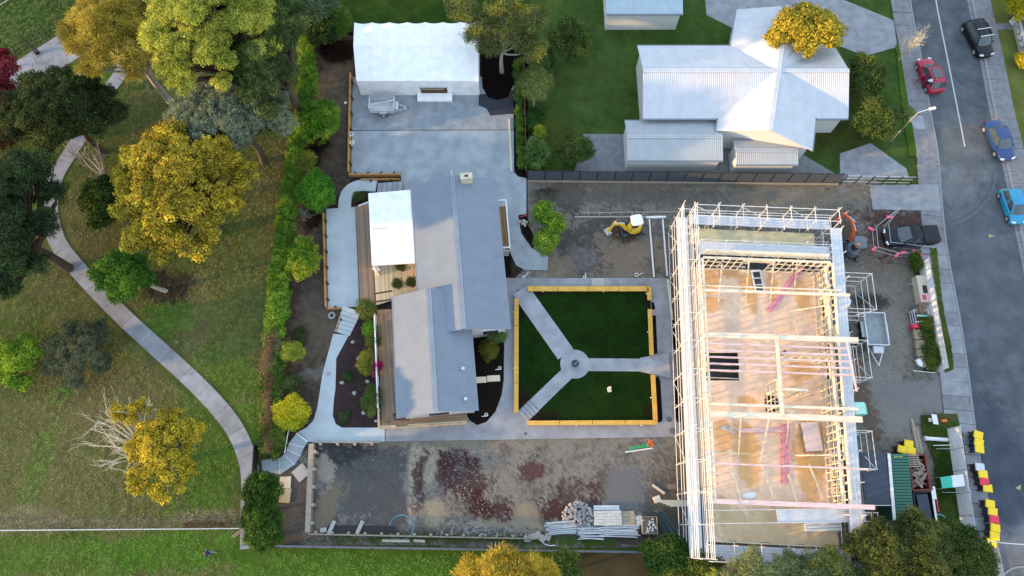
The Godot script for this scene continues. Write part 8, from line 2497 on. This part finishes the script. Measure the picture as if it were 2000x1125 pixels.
	for s in [[Vector3(35.24, 2.00, -42.92), Vector3(2.0, 1.4, 2.2), "green tree between the neighbouring house and the street"], [Vector3(35.37, 2.00, -37.81), Vector3(2.2, 1.3, 2.2), "olive tree in the neighbour's front yard"], [Vector3(5.80, 2.20, -47.17), Vector3(1.8, 1.4, 2.4), "green tree on the neighbour's back lawn"], [Vector3(6.03, 1.40, -34.99), Vector3(1.3, 1.0, 1.0), "dark shrub in the neighbour's lawn corner"]]:
		tree("neighbour_tree", s[2], scatter(s[0], s[1], 6, 0.95, 45, int(s[0].x)), [Color(0.05, 0.085, 0.02), Color(0.10, 0.14, 0.03)], "small", 0.5, int(s[0].x * 3 + 500), "tree", "bark", 0.15, "neighbour's trees")
	fallen_leaves()
	grass_tufts()

func fallen_leaves() -> void:
	var rng := RandomNumberGenerator.new()
	rng.seed = 90
	var g := G.new()
	g.tri(Vector3(-0.06, 0, 0), Vector3(0, 0.01, 0.04), Vector3(0.06, 0.004, 0))
	g.tri(Vector3(-0.06, 0, 0), Vector3(0.06, 0.004, 0), Vector3(0, 0.01, -0.04))
	var mm := MultiMesh.new()
	mm.transform_format = MultiMesh.TRANSFORM_3D
	mm.use_colors = true
	mm.mesh = g.mesh()
	var at := []
	for s in [[v2([-40.65, -28.46, -21.81, -28.46, -21.25, -7.49, -30.11, -10.15]), 330], [v2([-29.44, -11.50, -21.74, -11.50, -21.60, -3.24, -28.73, -2.01]), 110], [v2([-54.42, -47.64, -49.53, -47.64, -48.51, -40.95, -51.44, -35.82]), 350], [v2([-24.00, -30.11, -22.75, -30.11, -20.14, -7.49, -21.91, -7.49]), 160]]:
		var pl: PackedVector2Array = s[0]
		for k in s[1]:
			at.append(pl[0].lerp(pl[1], rng.randf()).lerp(pl[3].lerp(pl[2], rng.randf()), rng.randf()))
	mm.instance_count = at.size()
	for k in at.size():
		mm.set_instance_transform(k, Transform3D(yaw(rng.randf_range(0, 360)).scaled(Vector3.ONE * rng.randf_range(0.5, 1.2)), Vector3(at[k].x, 0.06, at[k].y)))
		mm.set_instance_color(k, [Color(0.35, 0.26, 0.05), Color(0.30, 0.16, 0.05), Color(0.45, 0.36, 0.16), Color(0.22, 0.12, 0.05)][rng.randi() % 4] if k < 440 or k >= 790 else Color(0.16, 0.025, 0.03))
	var mi := MultiMeshInstance3D.new()
	mi.name = "fallen_leaves"
	mi.multimesh = mm
	var m := StandardMaterial3D.new()
	m.vertex_color_use_as_albedo = true
	m.roughness = 0.9
	mi.material_override = m
	add_child(mi)
	mi.set_meta("kind", "stuff")
	mi.set_meta("label", "fallen autumn leaves scattered over the park grass")
	mi.set_meta("category", "leaves")

func grass_tufts() -> void:
	var rng := RandomNumberGenerator.new()
	rng.seed = 91
	var g := G.new()
	g.tinted = true
	for k in 9:
		var a := rng.randf() * TAU
		var o := Vector3(rng.randfn() * 0.07, 0, rng.randfn() * 0.07)
		var d := Vector3(cos(a), 0, sin(a))
		var f := rng.randf_range(0.75, 1.25)
		g.tint = Color(f, f, f)
		g.tri(o - d.cross(Vector3.UP) * 0.02, o + d.cross(Vector3.UP) * 0.02, o + d * rng.randf_range(0.05, 0.13) + Vector3.UP * rng.randf_range(0.03, 0.08))
	var mm := MultiMesh.new()
	mm.transform_format = MultiMesh.TRANSFORM_3D
	mm.use_colors = true
	mm.mesh = g.mesh()
	var poly := v2([-58.19, -55.84, -39.55, -55.84, -23.31, -41.88, -22.25, -17.63, -22.03, -6.63, -22.35, 0.80, -18.49, 1.39, -3.35, 1.78, -4.15, 3.52, -42.73, 3.52])
	var lo := Vector2(-62, -60)
	var at := []
	for k in 60000:
		var p := lo + Vector2(rng.randf() * 62.0, rng.randf() * 66.0)
		if not Geometry2D.is_point_in_polygon(p, poly) or Geometry2D.is_point_in_polygon(p, field_walk):
			continue
		var clear := true
		for i in range(0, park_line.size(), 2):
			if p.distance_squared_to(park_line[i]) < 1.5:
				clear = false
				break
		if clear:
			at.append(p)
	mm.instance_count = at.size()
	for k in at.size():
		mm.set_instance_transform(k, Transform3D(yaw(rng.randf_range(0, 360)).scaled(Vector3.ONE * rng.randf_range(0.8, 1.7)), Vector3(at[k].x, 0.005, at[k].y)))
		var c := shade_at(at[k].x, at[k].y, lawn_tones[0], lawn_tones[1], lawn_blobs)
		var f := rng.randf_range(0.75, 1.35)
		mm.set_instance_color(k, Color(c.r * f, c.g * f * 1.04, c.b * f))
	var mi := MultiMeshInstance3D.new()
	mi.name = "grass_tufts"
	mi.multimesh = mm
	mi.material_override = M.leaf
	add_child(mi)
	mi.set_meta("kind", "stuff")
	mi.set_meta("label", "short grass tufts all over the park lawn")
	mi.set_meta("category", "grass")
